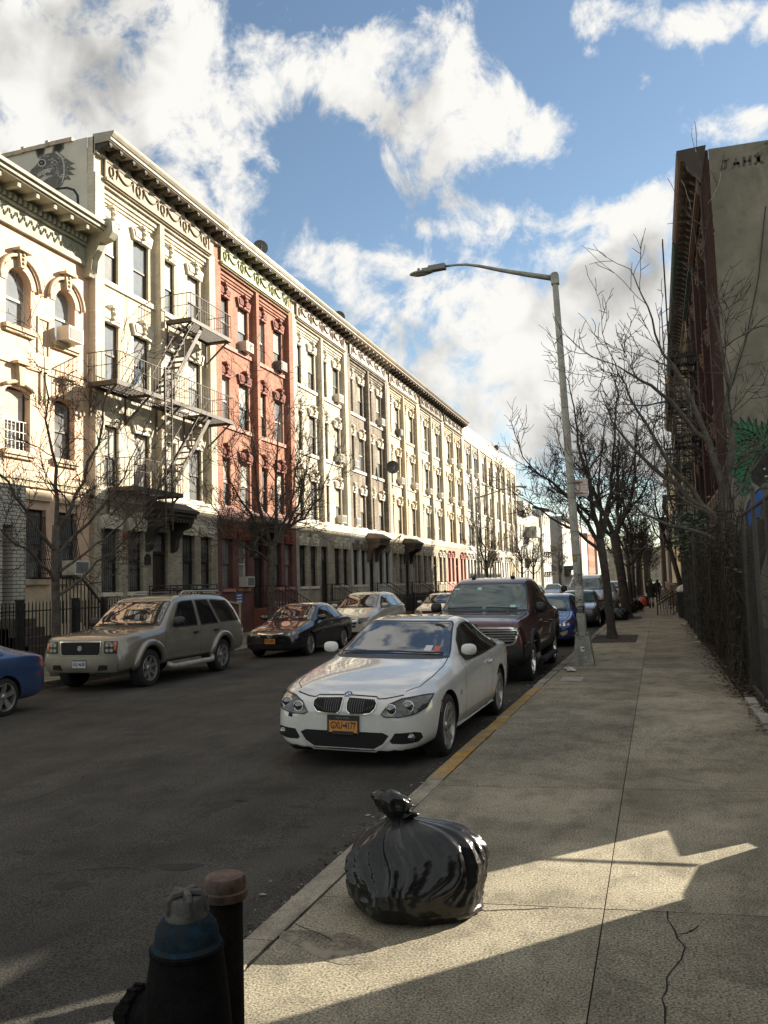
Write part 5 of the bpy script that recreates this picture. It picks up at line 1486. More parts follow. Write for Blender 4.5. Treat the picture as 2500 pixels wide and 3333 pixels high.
pole_paper(.86, .99, -1.2, .9, m_paper, .004, 4); pk = pole_paper(.99, 1.14, -1.0, 1.0, m_blk, .007, 5); pole_paper(2.35, 2.5, -.2, .9, m_paper, .004, 6)
link('lettering', text_mesh('O.S.K', .042, m_signw), pk, (0, -.0985, 1.09), (R(90), 0, 0))
for k in range(2):
    bb = MB(); bb.box(-.05, .05, -.099, -.098, 1.045 - .03 * k, 1.05 - .03 * k); bb.build('line', m_paper, pk)
sk = pole_paper(1.98, 2.13, -.75, .1, m_blk, .006, 7)
bb = MB()
for x0, x1, z0, z1 in ((-.045, -.035, 2.0, 2.11), (-.008, .002, 2.0, 2.11), (-.045, .002, 2.0, 2.008), (-.045, .002, 2.10, 2.108), (-.034, -.026, 2.02, 2.085), (-.018, -.012, 2.02, 2.085), (-.03, -.014, 2.05, 2.058)):
    bb.box(x0, x1, -.096, -.0945, z0, z1)
bb.build('emblem', mat('sticker_yellow', (.5, .42, .12), .6), sk)
# parking sign
t = thing('parking_sign', 'white and red parking regulation sign on the street lamp pole', 'sign', (-1.375, 16.62, zs(16.7) + 3.25))
m_edge = mat('sign_edge', (.18, .08, .07), .5)
sx = -.02
b = MB(); b.box(-.20, .20, .13, .134, 0, .33); pl = b.build('plate', m_signw, t)
b = MB(); y_ = .1285
for x0, x1, z0, z1 in ((-.19, .19, .31, .316), (-.19, .19, .014, .02), (.184, .19, .014, .316)): b.box(x0, x1, y_, y_ + .001, z0, z1)
b.build('border', m_signr, pl)
b = MB(); n = 40
for k in range(n):
    a0, a1 = 2 * PI * k / n, 2 * PI * (k + 1) / n; c = (-.062, .17)
    b.add([(c[0] + .118 * math.cos(a0), y_, c[1] + .118 * math.sin(a0)), (c[0] + .118 * math.cos(a1), y_, c[1] + .118 * math.sin(a1)), (c[0] + .098 * math.cos(a1), y_, c[1] + .098 * math.sin(a1)), (c[0] + .098 * math.cos(a0), y_, c[1] + .098 * math.sin(a0))], [(0, 1, 2, 3)])
b.bar((-.062 - .075, y_, .17 + .075), (-.062 + .075, y_, .17 - .075), .02, .001, up=(0, 1, 0))
ar = [(.062, .05), (.085, .07), (.085, .058), (.155, .058), (.155, .07), (.178, .05), (.155, .03), (.155, .042), (.085, .042), (.085, .03)]
b.add([(p[0], y_, p[1]) for p in ar], [tuple(range(10))])
b.build('symbols', m_signr, pl)
for s_, z_, sz in (('NOON TO', .275, .036), ('1:30PM', .215, .044), ('MON', .16, .030), ('& THURS', .115, .030)):
    link('lettering', text_mesh(s_, sz, m_signr), pl, (.118, y_ - .001, z_), (R(90), 0, 0))
b = MB()
for z in (.06, .27): b.box(-.09, .09, .06, .13, z, z + .02)
b.build('bracket', m_galv_b, t)
# pedestrian signal far off on the sunlit kerb
t = thing('traffic_signal', 'small dark traffic signal on a pole far along the sunlit kerb', 'traffic signal', (-11.9, 112, zleft(-11.9, 112)))
b = MB(); b.tube([(0, 0, 0), (0, 0, 4.2)], .07, 8); b.build('pole', m_iron, t)
b = MB(); b.box(-.2, .2, -.2, .2, 2.9, 3.9); b.build('signal_head', m_iron, t)
b = MB(); b.box(.5, 1.1, -.2, .2, 2.4, 3.1); b.bar((0, 0, 2.7), (.5, 0, 2.7), .06); b.build('walk_signal', m_iron, t)

# ------------------------------------------------------------------ hydrant and bollard
m_hyd = mat('hydrant_black', (.006, .006, .006), .85, var=.35, vscale=9, fine=(60, .3), bump=.3, bscale=60, spec=.08)
m_hydb = mat('hydrant_blue', (.010, .024, .036), .9, spec=.1, var=.4, vscale=14, fine=(60, .3), spots=(12, (.02, .024, .028), .45, .58))
m_hyds = mat('hydrant_silver', (.06, .056, .05), .6, metal=.1, var=.35, vscale=12, fine=(70, .3))
HX, HY = -1.50, 2.48
t = thing('fire_hydrant', 'black fire hydrant with blue bonnet and worn silver cap', 'fire hydrant', (HX, HY, 0))
b = MB(); b.lathe([(0, 0), (.19, 0), (.19, .035), (.155, .05), (.145, .06), (.140, .25), (.128, .38), (.118, .45), (.114, .475), (.118, .48), (.118, .492), (.108, .497), (0, .497)], 40)
b.build('barrel', m_hyd, t, 40)
b = MB(); b.lathe([(.112, .497), (.108, .505), (.101, .51), (.100, .535), (.094, .560), (.078, .578), (.06, .585), (0, .586)], 36); b.build('bonnet', m_hydb, t, 40)
b = MB(); b.lathe([(.067, .582), (.067, .596), (.063, .602), (.060, .638), (.054, .648), (.035, .650), (0, .650)], 28)
for k in range(5):
    a = 2 * PI * k / 5 + .35
    b.tube([(0, 0, .657), (.045 * math.cos(a), .045 * math.sin(a), .655), (.058 * math.cos(a), .058 * math.sin(a), .644), (.063 * math.cos(a), .063 * math.sin(a), .60)], [.014, .014, .012, .011], 8)
b.ball((0, 0, .66), (.017, .017, .012), 10, 6)
b.build('operating_cap', m_hyds, t, 35)
b = MB()
b.lathe([(.085, -.10), (.083, -.14), (.075, -.15), (.075, -.17), (.086, -.175), (.086, -.21), (.06, -.22), (.06, -.23), (.028, -.235), (.028, -.26), (0, -.26)], 24, (0, 0, .255), 'x')
for k in range(14):
    a = 2 * PI * k / 14; b.bar((-.177, .086 * math.cos(a), .255 + .086 * math.sin(a)), (-.208, .086 * math.cos(a), .255 + .086 * math.sin(a)), .014)
b.build('nozzle', m_hyd, t, 35)
t = thing('bollard', 'rusty topped steel pipe bollard behind the hydrant', 'bollard', (-1.535, 2.80, 0))
b = MB(); b.lathe([(.062, 0), (.062, .57)], 32); b.build('post', mat('bollard_paint', (.012, .010, .009), .85, spec=.1, var=.4, vscale=8, fine=(50, .3)), t, 40)
b = MB(); b.lathe([(.064, .525), (.078, .527), (.080, .535), (.080, .555), (.074, .560), (.074, .592), (.066, .604), (.05, .607), (0, .608)], 36)
b.build('cap', mat('rusted_steel', (.085, .046, .028), .65, metal=.1, var=.5, vscale=16, fine=(60, .35), spots=(9, (.03, .025, .022), .56, .66)), t, 40)

# ------------------------------------------------------------------ refuse bags
m_bag = mat('black_bin_liner', (.008, .0083, .009), .27, spec=.5, bump=.06, bscale=18)
def ridged(x, y, z, o=3):
    s_, a, f = 0, 1, 1
    for _ in range(o):
        s_ += a * (1 - 2 * abs(mnoise.noise((x * f, y * f, z * f)))); a *= .5; f *= 2.05
    return s_
def bag_mesh(rx, ry, hz, knot, seed, nu=170, nv=110, tuft=True):
    b = MB(); vs = []; sd = seed * 7.3
    prof = [(0, .80), (.03, .93), (.09, 1.02), (.20, 1.06), (.34, 1.04), (.48, .95), (.60, .82), (.71, .65), (.81, .46), (.90, .26), (.96, .14), (1, .08)]
    for j in range(nv + 1):
        s_ = j / nv
        for (s0, r0), (s1, r1) in zip(prof, prof[1:]):
            if s_ <= s1: break
        rr = r0 + (r1 - r0) * (s_ - s0) / (s1 - s0)
        z = hz * (s_ if s_ < .5 else .5 + .5 * (1 - (1 - (s_ - .5) * 2) ** 1.25))
        sh = s_ ** 1.6
        for i in range(nu):
            a = 2 * PI * i / nu; ca, sa = math.cos(a), math.sin(a)
            # folds: gathered at the neck, dying out downwards; long creases run askew
            k = max(0, (s_ - .12) / .88)
            tw = a + .5 * mnoise.noise((ca + sd, sa, s_ * 2))
            pleat = ridged(math.cos(tw) * 3.3 + sd, math.sin(tw) * 3.3, s_ * .6, 3)
            P = Vector((rr * ca * 1.5 + sd, rr * sa * 1.5, z * 3.2))
            wx = mnoise.noise(P * .8) * .6
            crump = ridged(P.x * .85 + wx, P.y * .85 - wx, P.z * .75 + wx, 2)
            small = ridged(P.x * 2.6 - wx * 2, P.y * 2.6, P.z * 2.0 + wx * 2, 3)
            lump = mnoise.noise((ca * .9 + sd, sa * .9, s_ * 1.3))
            r = rr * (1 + (.02 + .25 * k ** 1.0) * (pleat - .55) + .10 * (crump - .7) * (1 - .5 * k) + .022 * (small - .7) + .10 * lump * (1 - s_))
            side = max(0, math.cos(a - .1)) ** 2
            x = rx * r * ca + knot[0] * sh + rx * .07 * side * math.sin(PI * min(1, s_ * 1.15))
            y = ry * r * sa + knot[1] * sh
            lobe = max(0, math.cos(a - .05)) ** 1.6 * math.sin(PI * min(1, max(0, (s_ - .25) / .74))) ** 1.5
            zz_ = z + hz * .15 * lobe
            x += rx * .20 * lobe
            if s_ < .12: x += .05 * side * (1 - s_ / .12)
            vs.append((x, y, zz_))
    fs = [(j * nu + i, j * nu + (i + 1) % nu, (j + 1) * nu + (i + 1) % nu, (j + 1) * nu + i) for j in range(nv) for i in range(nu)]
    fs.append(tuple(range(nu))[::-1])
    b.add(vs, fs, 0, True)
    return b
def tuft_mesh(knot, hz, seed, sc=1.0):
    b = MB(); q = random.Random(seed)
    for (dx, dy, L_, wd, ln) in ((-.05, -.01, .20, .085, 0), (.02, .01, .14, .06, 1), (.085, -.01, .075, .04, 2)):
        nu, nv = 26, 14; vs = []
        for j in range(nv + 1):
            s_ = j / nv
            w_ = wd * sc * (.22 + .85 * math.sin(PI * min(1, s_ * .72 + .02)) ** 1.2)
            if s_ > .85: w_ *= 1 - (s_ - .85) * 3.5
            for i in range(nu):
                a = 2 * PI * i / nu
                r = w_ * (1 + .62 * (ridged(math.cos(a) * 2.4 + seed + ln, math.sin(a) * 2.4, s_ * .9, 3) - .45))
                vs.append((knot[0] + dx * sc * s_ * 1.2 + r * math.cos(a), knot[1] + dy * s_ + r * .6 * math.sin(a), hz - .03 + L_ * sc * s_ * (1 - .35 * abs(mnoise.noise((math.cos(a) * 1.7 + ln * 3, math.sin(a) * 1.7, seed))))))
        fs = [(j * nu + i, j * nu + (i + 1) % nu, (j + 1) * nu + (i + 1) % nu, (j + 1) * nu + i) for j in range(nv) for i in range(nu)]
        fs.append(tuple(range(nv * nu, (nv + 1) * nu)))
        b.add(vs, fs, 0, True)
    return b
t = thing('rubbish_bag', 'large knotted black rubbish bag sitting at the kerb in the foreground', 'rubbish bag', (-1.255, 4.27, .0))
bag_mesh(.325, .30, .45, (-.075, -.03), 2).build('bag_body', m_bag, t)
tuft_mesh((-.075, -.03), .445, 4, .82).build('knotted_neck', m_bag, t)
sb_ = bag_mesh(.34, .32, .50, (-.02, 0), 5, 60, 36)
bm1 = sb_.mesh('rubbish_bag', m_bag)
for i, (x, y, s_, lab) in enumerate(((-1.55, 35.5, 1.0, 'black rubbish bag against the forked tree, nearest of the heap'), (-1.75, 36.3, 1.15, 'black rubbish bag behind the forked tree trunk'), (-1.4, 43.2, 1.1, 'black rubbish bag in front of the third kerb tree'), (-1.2, 47.0, 1.2, 'black rubbish bag past the third kerb tree'), (-1.5, 49.0, 1.3, 'pile topping black rubbish bag by the fourth kerb tree'), (-1.0, 54.0, 1.3, 'black rubbish bag beside the orange one'), (-1.3, 56.0, 1.4, 'farthest black rubbish bag on the sidewalk'))):
    o = link('rubbish_bag', bm1, None, (x, y, zs(y)), (0, 0, i * 1.3)); o.scale = (s_, s_, s_); tag(o, lab, 'rubbish bag', 'black rubbish bags set out along the kerb trees')
o = link('rubbish_bag', bag_mesh(.25, .25, .6, (0, 0), 9, 40, 24).mesh('rubbish_bag', mat('orange_red_plastic', (.5, .075, .03), .4)), None, (-.95, 52.5, zs(52))); tag(o, 'orange red plastic bag on the sidewalk left of the walking woman', 'rubbish bag')
m_lit = mat('litter_paper', (.55, .53, .48), .9, var=.2, vscale=20)
LIT = [(-1.55, 15.6, 'crumpled white litter beside the lamp base'), (-1.62, 15.9, 'scrap of white litter in the gutter by the lamp'), (-1.55, 27.5, 'flattened white cup behind the first pit tree'), (.78, 31.5, 'white litter by the foot of the dark planks'), (.62, 37.5, 'small white scrap in the middle right of the sidewalk'), (.85, 22.5, 'white scrap among the leaves by the fence'), (.95, 24.2, 'pale scrap among the leaves farther along the fence'), (-.9, 40.5, 'white scrap left of the sidewalk centre')]
for x, y, lab in LIT:
    b = MB(); q = random.Random(int(y * 10)); n = 9; vs = []
    for i in range(n):
        for j in range(n):
            u, v = i / (n - 1) - .5, j / (n - 1) - .5
            vs.append((u * .16, v * .2, .015 + .07 * abs(mnoise.noise((u * 5 + y, v * 5, 0))) * (1 - 2 * max(abs(u), abs(v)) * .6)))
    b.add(vs, [(i * n + j, (i + 1) * n + j, (i + 1) * n + j + 1, i * n + j + 1) for i in range(n - 1) for j in range(n - 1)])
    o = b.build('litter', m_lit); o.location = (x, y, zs(y) + .005); tag(o, lab, 'litter', 'scraps of litter')

# ------------------------------------------------------------------ right-hand fences
m_wire = mat('rusty_wire', (.040, .036, .030), .8)
m_post = mat('fence_post_paint', (.05, .046, .04), .7, var=.3, vscale=5)
def chain_fence(label, x, y0, y1, h, posts, diag=.10, z0=.08):
    t = thing('chain_link_fence', label, 'fence', (x, y0, 0))
    b = MB(); Ln = y1 - y0; w_ = .0020
    n = int((Ln + h) / diag)
    for k in range(n):
        for s in (1, -1):
            a = k * diag - (h if s > 0 else 0)
            p0, p1 = (a, 0), (a + s * h, h)
            if s < 0: p0, p1 = (a, 0), (a - h, h)
            # clip to 0..Ln
            (ya, za), (yb, zb_) = p0, p1
            if (ya < 0 and yb < 0) or (ya > Ln and yb > Ln): continue
            def cl(ya, za, yb, zb_):
                if ya < 0: f = (0 - ya) / (yb - ya); ya, za = 0, za + f * (zb_ - za)
                if ya > Ln: f = (Ln - ya) / (yb - ya); ya, za = Ln, za + f * (zb_ - za)
                return ya, za
            A = cl(ya, za, yb, zb_); B = cl(yb, zb_, ya, za)
            xo = .003 * s
            b.bar((xo, A[0], A[1] + z0), (xo, B[0], B[1] + z0), w_, w_)
    b.build('wire_mesh', m_wire, t)
    for yp, hp, r_ in posts:
        b = MB(); b.tube([(.05, yp - y0, -.2), (.05, yp - y0, hp)], r_, 10); b.ball((.05, yp - y0, hp), (r_ * 1.25, r_ * 1.25, r_ * 1.5), 10, 8); b.build('post', m_post, t)
    b = MB()
    for z in (h + z0, z0 + .02): b.tube([(.05, 0, z), (.05, Ln, z)], .022, 6)
    b.build('rail', m_post, t)
    return t
chain_fence('rusty chain link fence with dome capped post at the right edge', 1.12, 8.6, 12.9, 2.35, [(8.75, 2.6, .03), (9.95, 2.55, .03), (11.2, 2.66, .028), (12.6, 2.5, .025)])
# vine covered run
t = thing('vine_covered_fence', 'fence smothered in brown dead vines beside the sidewalk', 'fence', (0, 0, 0))
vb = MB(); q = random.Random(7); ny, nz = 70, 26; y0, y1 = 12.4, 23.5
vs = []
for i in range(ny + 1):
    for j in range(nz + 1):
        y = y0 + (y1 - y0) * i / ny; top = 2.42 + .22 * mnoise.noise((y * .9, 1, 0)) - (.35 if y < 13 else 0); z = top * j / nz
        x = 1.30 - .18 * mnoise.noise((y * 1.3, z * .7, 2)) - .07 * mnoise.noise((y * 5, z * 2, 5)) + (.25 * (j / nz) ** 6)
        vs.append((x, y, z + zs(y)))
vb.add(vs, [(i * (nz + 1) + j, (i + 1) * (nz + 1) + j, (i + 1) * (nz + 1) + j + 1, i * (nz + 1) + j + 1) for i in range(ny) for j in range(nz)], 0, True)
vb.build('fence_panel', mat('vine_backing_brown', (.022, .018, .013), 1.0, var=.5, vscale=6, fine=(50, .5)), t)  # lumpy dark brown backing sheet behind the vine stems
vm = MB()
for k in range(1500):
    y = q.uniform(y0, y1); top = 2.5 + .22 * mnoise.noise((y * .9, 1, 0)); z = q.uniform(.1, top + .1)
    L_ = q.uniform(.3, 1.3); x = 1.12 - .18 * mnoise.noise((y * 1.3, z * .7, 2)) + q.uniform(-.09, .05)
    p = Vector((x, y, z + zs(y))); pts = [p]; x_min = x - .10; d = Vector((q.gauss(0, .15), q.gauss(0, .35), -1 if q.random() < .8 else .6)).normalized()
    for e in range(4):
        d = (d + Vector((q.gauss(0, .2), q.gauss(0, .3), q.gauss(0, .15)))).normalized(); p = p + d * L_ / 4
        p.x = max(p.x, x_min)
        if p.z < .03: break
        pts.append(p)
    if len(pts) > 1: vm.tube(pts, q.uniform(.0025, .006), 3, q.choice((0, 0, 1, 2, 2)), False)
for k in range(3800):
    y = q.uniform(y0, y1); top = 2.5 + .22 * mnoise.noise((y * .9, 1, 0)); z = q.uniform(.05, top + .08)
    x = 1.10 - .18 * mnoise.noise((y * 1.3, z * .7, 2)) + q.uniform(-.08, .06); s_ = q.uniform(.02, .05)
    M_ = Matrix.Translation((x, y, z + zs(y))) @ Matrix.Rotation(q.uniform(0, 6), 4, 'Z') @ Matrix.Rotation(q.uniform(-1, 1), 4, 'X')
    vm.add([M_ @ Vector(v) for v in ((-s_, 0, 0), (0, -s_ * .6, s_ * .2), (s_, 0, 0), (0, s_ * .6, s_ * .2))], [(0, 1, 2, 3)], q.choice((0, 1, 2, 3)))
v_ = vm.build('vines', [mat('vine_brown', (.028, .021, .014), .95), mat('vine_tan', (.05, .039, .024), .95), mat('vine_dark', (.016, .014, .010), .95), mat('vine_straw', (.085, .068, .034), .95)], t)
t = thing('board_fence', 'dark green black board fence with posts past the vines', 'fence', (0, 0, 0))
b = MB(); y = 23.6; q = random.Random(4)
while y < 34.5:
    w_ = q.uniform(.14, .2); h_ = 2.62 + q.uniform(-.03, .03); x = 1.02 + q.uniform(-.012, .012)
    b.box(x, x + .03, y, y + w_ - .008, zs(y) + .02, zs(y) + h_); y += w_
b.build('boards', mat('weathered_dark_board', (.032, .036, .032), .9, var=.5, vscale=5, fine=(40, .4)), t)
b = MB()
for y in (23.7, 26.3, 28.9, 31.6, 34.4):
    b = MB(); b.box(.93, 1.02, y, y + .1, zs(y) - .1, zs(y) + 2.75); b.build('post', mat('fence_timber_grey', (.06, .056, .05), .9, var=.4, vscale=6), t)
# ivy on top of the boards
t = MB(); q = random.Random(9)
for k in range(2600):
    y = q.gauss(28.5, 2.4); z = 2.85 + q.gauss(0, .28) + .3 * math.exp(-((y - 28) / 2) ** 2); x = 1.05 + q.gauss(0, .26); s_ = q.uniform(.03, .075)
    M_ = Matrix.Translation((x, y, z + zs(y))) @ Matrix.Rotation(q.uniform(0, 6), 4, 'Z') @ Matrix.Rotation(q.uniform(-1, 1), 4, 'X')
    t.add([M_ @ Vector(v) for v in ((-s_, 0, 0), (0, -s_ * .7, .01), (s_, 0, 0), (0, s_ * .7, .01))], [(0, 1, 2, 3)], q.choice((0, 0, 1, 2)))
tag(t.build('ivy', [mat('ivy_green', (.035, .06, .03), .6), mat('ivy_dark', (.02, .035, .02), .6), mat('ivy_olive', (.06, .07, .035), .6)]), 'dark green ivy spilling over the top of the board fence', 'ivy')
# dead leaves along the fence foot
t = MB(); q = random.Random(12)
for k in range(3600):
    y = 9.5 + 22 * q.random() ** 1.3; x = 1.12 + abs(q.gauss(0, .10)) - abs(q.gauss(0, .20)) * (1 if y > 12 else .5); s_ = q.uniform(.012, .04)
    M_ = Matrix.Translation((x, y, zs(y) + q.uniform(.006, .05))) @ Matrix.Rotation(q.uniform(0, 6), 4, 'Z') @ Matrix.Rotation(q.uniform(-.5, .5), 4, 'X')
    t.add([M_ @ Vector(v) for v in ((-s_, 0, 0), (0, -s_ * .6, .006), (s_, 0, 0), (0, s_ * .6, .006))], [(0, 1, 2, 3)], q.choice((0, 0, 1, 2)))
tag(t.build('fallen_leaves', [mat('leaf_brown', (.07, .05, .03), .95), mat('leaf_tan', (.20, .16, .10), .95), mat('leaf_dark', (.03, .024, .018), .95)]), 'dead leaves drifted along the foot of the fence', 'leaves', kind='stuff')
# unseen panels with a gap, added to shape the sun patch on the sidewalk
m_blocker = mat('sun_blocker_panel', (.10, .12, .10), .85, var=.2, vscale=2)
t = thing('sun_blocker', 'unseen board panels added along the sidewalk to block and shape sunlight', 'sun blocker', (1.32, 0, 0))
b = MB(); b.box(0, .05, -6, 5.96, -.02, 2.75); b.box(0, .05, 7.36, 9.9, -.02, 2.52); b.build('boards', m_blocker, t)
b = MB()
for y in (5.86, 7.36): b.box(-.06, .06, y, y + .1, -.02, 2.75)
b.build('sun_blocker_post', m_post, t)
b = MB(); b.prism([(5.98, .02), (7.34, .02), (7.34, .84), (6.72, .80), (6.66, .56), (6.5, .52), (6.46, .74), (6.1, .80), (5.98, .80)], 0, .03, 'yz'); b.build('sun_blocker_low', m_blocker, t)  # added low board, its outline cut to end the sun patch
b = MB(); b.bar((.015, 6.5, .76), (.015, 7.34, 1.29), .03, .032); b.build('sun_blocker_bar', m_post, t)  # added bar, set for the thin shadow it throws across the patch

# ------------------------------------------------------------------ bins, railings and stoops of the shaded row's front yards
m_bin = mat('bin_black_plastic', (.018, .018, .018), .5)
for i, (x, y, lab) in enumerate(((1.0, 36.0, 'black rubbish bin heaped with white refuse by the board fence'), (1.02, 38.0, 'second black bin beyond the heaped one'), (1.05, 41.5, 'black bin by the slanting tree'))):
    t = thing('rubbish_bin', lab, 'rubbish bin', (x, y, zs(y)), (0, 0, 0), 'black bins outside the shaded row')
    b = MB(); b.hexa([(-.24, -.26, .05), (.24, -.26, .05), (.24, .26, .05), (-.24, .26, .05)], [(-.30, -.32, 1.05), (.30, -.32, 1.05), (.30, .32, 1.05), (-.30, .32, 1.05)]); b.box(-.33, .33, -.35, .35, 1.0, 1.07); b.build('bin_body', m_bin, t)
    if i == 0:
        b = bag_mesh(.26, .26, .32, (0, 0), 14, 30, 18); b.xform(Matrix.Translation((0, 0, 1.05))); b.build('refuse', m_lit, t)
    else:
        b = MB(); b.hexa([(-.34, -.36, 1.07), (.34, -.36, 1.07), (.34, .36, 1.07), (-.34, .36, 1.07)], [(-.3, -.3, 1.14), (.3, -.3, 1.14), (.3, .3, 1.14), (-.3, .3, 1.14)]); b.build('lid', m_bin, t)
t = thing('yard_railing', 'black iron railing in front of the shaded row', 'railing', (.98, 36.5, zs(40)))
b = MB()
for k in range(70):
    y = k * .22; b.bar((0, y, 0), (0, y, 1.05), .02)
b.build('bars', m_iron, t)
b = MB(); b.bar((0, 0, 1.0), (0, 15.4, .98), .035); b.bar((0, 0, .15), (0, 15.4, .13), .03); b.build('rail', m_iron, t)
for k in range(4):
    b = MB(); b.box(-.08, .08, 3.8 * k, 3.8 * k + .15, 0, 1.15); b.build('post', mat('pale_post', (.22, .21, .19), .8, var=.2, vscale=6), t)
t = thing('garden_wall', 'low flaking brick wall lining the far sidewalk', 'wall', (.72, 54, zs(55)))
b = MB(); b.box(0, .3, 0, 30, -.3, 1.15); b.box(-.04, .34, 0, 30, 1.15, 1.24); b.build('brickwork', brick('flaking_brick', (.22, .15, .10), (.16, .11, .08), (.2, .17, .13), axes='yz'), t)

# ------------------------------------------------------------------ sunlit side front yards
def iron_fence(label, x, y0, y1, h, zb_, posts):
    t = thing('iron_fence', label, 'fence', (x, y0, zb_), (0, 0, 0), 'iron yard fences on the sunlit side')
    b = MB(); n = int((y1 - y0) / .125)
    for k in range(n + 1):
        y = (y1 - y0) * k / n; b.bar((0, y, 0), (0, y, h), .02); b.lathe([(.018, h), (0, h + .07)], 4, (0, y, 0))
    b.build('bars', m_iron, t)
    b = MB()
    for z in (.12, h - .18): b.bar((0, 0, z), (0, y1 - y0, z), .045, .03)
    b.build('rail', m_iron, t)
    for yp in posts:
        b = MB(); b.box(-.07, .07, yp - y0 - .07, yp - y0 + .07, -.1, h + .06); b.box(-.085, .085, yp - y0 - .085, yp - y0 + .085, h + .06, h + .09); b.build('post', m_iron, t)
iron_fence('black spiked iron fence in front of the peach house', -14.3, 13.2, 21.2, 1.55, zleft(-14.3, 17), (15.4, 16.4, 18.4, 19.6, 21.1))
iron_fence('black spiked iron fence in front of the cream fire escape tenement', -14.3, 21.35, 25.2, 1.5, zleft(-14.3, 23), (21.8, 23.5, 25.1))
iron_fence('iron yard fence in front of the grey brown and buff tenements', -14.2, 46, 62, 1.25, zleft(-14.2, 54), (46.2, 50, 54, 58, 61.8))
iron_fence('iron yard fence in front of the pinkish friezed tenement', -14.2, 40.5, 44.5, 1.2, zleft(-14.2, 42), (40.6, 44.4))
t = thing('old_ladder', 'battered short wooden ladder frame leaning by the stoop of the red building', 'ladder', (-12.6, 23.6, zleft(-12.6, 24)), (R(-14), R(10), R(60)))
m_wd = mat('old_pale_wood', (.26, .22, .16), .9, var=.3, vscale=8); b = MB()
for x in (-.3, .3): b.box(x - .03, x + .03, -.02, .02, 0, 1.5)
for z in (.1, .75, 1.42): b.box(-.27, .27, -.018, .018, z, z + .06)
b.build('stiles', m_wd, t)
t = thing('board_pile', 'heap of broken boards behind the beige four by four', 'boards', (-12.4, 22.3, zleft(-12.4, 22)), (0, 0, .4)); b = MB(); q = random.Random(2)
for k in range(7): b.box(-.5, .5, -.05, .05, 0, .03, 0, Matrix.Translation((q.uniform(-.2, .2), q.uniform(-.2, .2), .1 + .09 * k)) @ Matrix.Rotation(q.uniform(-.6, .6), 4, 'Z') @ Matrix.Rotation(q.uniform(-.3, .3), 4, 'Y'))
b.build('boards', mat('reddish_board', (.14, .075, .05), .9, var=.3, vscale=6), t)
b = MB()
def graf(pts, w_): stroke(b, pts, w_, 0, 0)
x0 = 0
for pts in ([(0, 0), (0, .5), (.2, .5), (.2, .3), (0, .28), (.25, 0)], [(.35, 0), (.45, .5), (.6, 0)], [(.38, .2), (.58, .2)], [(.8, .5), (.8, 0), (1.0, .3), (1.0, .5)], [(1.2, 0), (1.3, .5), (1.45, 0)], [(1.6, 0), (1.65, .45), (1.75, .1), (1.85, .5), (1.9, 0)]):
    graf([(p[0] * .7, p[1] * .9) for p in pts], .04)
o = b.build('graffiti', mat('white_spray', (.55, .53, .5), .9)); o.parent = ROWB[1]; o.location = (5.0, -.262, .55)
t = thing('notice', 'blue and white notice on the red building near the beige four by four', 'sign', (LX + .26, LY0 + LW + 1.6, 1.0), (0, 0, R(90)))
b = MB(); b.box(-.3, .3, -.02, 0, 0, .45); b.build('board', mat('notice_blue', (.06, .11, .30), .6), t)
b = MB()
for z in (.08, .2, .32): b.box(-.22, .2, -.026, -.021, z, z + .05)
b.build('print', m_signw, t)
t = thing('alarm_box', 'red fire bell above a small red and white notice on the cream tenement', 'fire bell', (LX + .21, LY0 + 1.53, 3.42), (0, 0, R(90)))
b = MB(); b.lathe([(0, -.09), (.08, -.085), (.12, -.05), (.12, 0)], 18, (0, 0, 0), 'y'); b.build('gong', mat('bell_red', (.25, .05, .035), .5), t)
b = MB(); b.box(-.1, .1, -.012, 0, -.5, -.22); p = b.build('notice', mat('bell_red', (.25, .05, .035), .5), t)
b = MB()
for z in (-.47, -.40, -.33, -.28): b.box(-.08, .08, -.015, -.012, z, z + .02)
b.build('print', m_signw, p)
b = MB(); b.box(2.62, 2.98, -.235, -.2, 2.5, 2.75); b.prism([(2.62, 2.75), (2.98, 2.75), (2.88, 2.86), (2.72, 2.86)], -.235, -.2, 'xz'); o = b.build('house_plaque', m_iron, ROWB[0])

# ------------------------------------------------------------------ the walking woman
m_skin = mat('skin', (.42, .25, .18), .6); m_coat = mat('black_coat', (.018, .017, .018), .9, var=.3, vscale=12); m_hair = mat('dark_hair', (.022, .016, .013), .6, var=.3, vscale=30); m_boot = mat('black_boots', (.012, .012, .012), .6)
def skin_body(name, pts, edges, rads, m, parent, sub=2):
    me = bpy.data.meshes.new(name); me.from_pydata(pts, edges, []); o = bpy.data.objects.new(name, me); COL.objects.link(o)
    o.modifiers.new('s', 'SKIN'); 
    for v, r_ in zip(me.skin_vertices[0].data, rads): v.radius = (r_, r_)
    me.skin_vertices[0].data[0].use_root = True
    sb = o.modifiers.new('u', 'SUBSURF'); sb.levels = sub; sb.render_levels = sub
    dg = bpy.context.evaluated_depsgraph_get(); n = bpy.data.meshes.new_from_object(o.evaluated_get(dg)); bpy.data.objects.remove(o)
    n.materials.clear(); n.materials.append(m); n.polygons.foreach_set('use_smooth', [True] * len(n.polygons)); n.name = name
    return link(name, n, parent)
py_ = 50.0
t = thing('person', 'woman with long dark hair in black coat and ankle boots walking away', 'person', (-.37, py_, zs(py_)))
P_ = [(0, 0, .88), (0, 0, 1.05), (0, 0, 1.25), (0, 0, 1.36), (0, -.0, 1.44), (0, .01, 1.52), (0, .0, 1.60), (-.16, 0, 1.31), (-.2, .02, 1.08), (-.19, .08, .86), (-.19, .11, .78), (.16, 0, 1.31), (.2, -.02, 1.08), (.2, -.06, .86), (.2, -.07, .78), (-.085, 0, .84), (-.085, .06, .48), (-.085, -.02, .09), (-.085, .10, .04), (.085, 0, .84), (.085, .0, .47), (.085, -.16, .12), (.085, -.10, .03)]
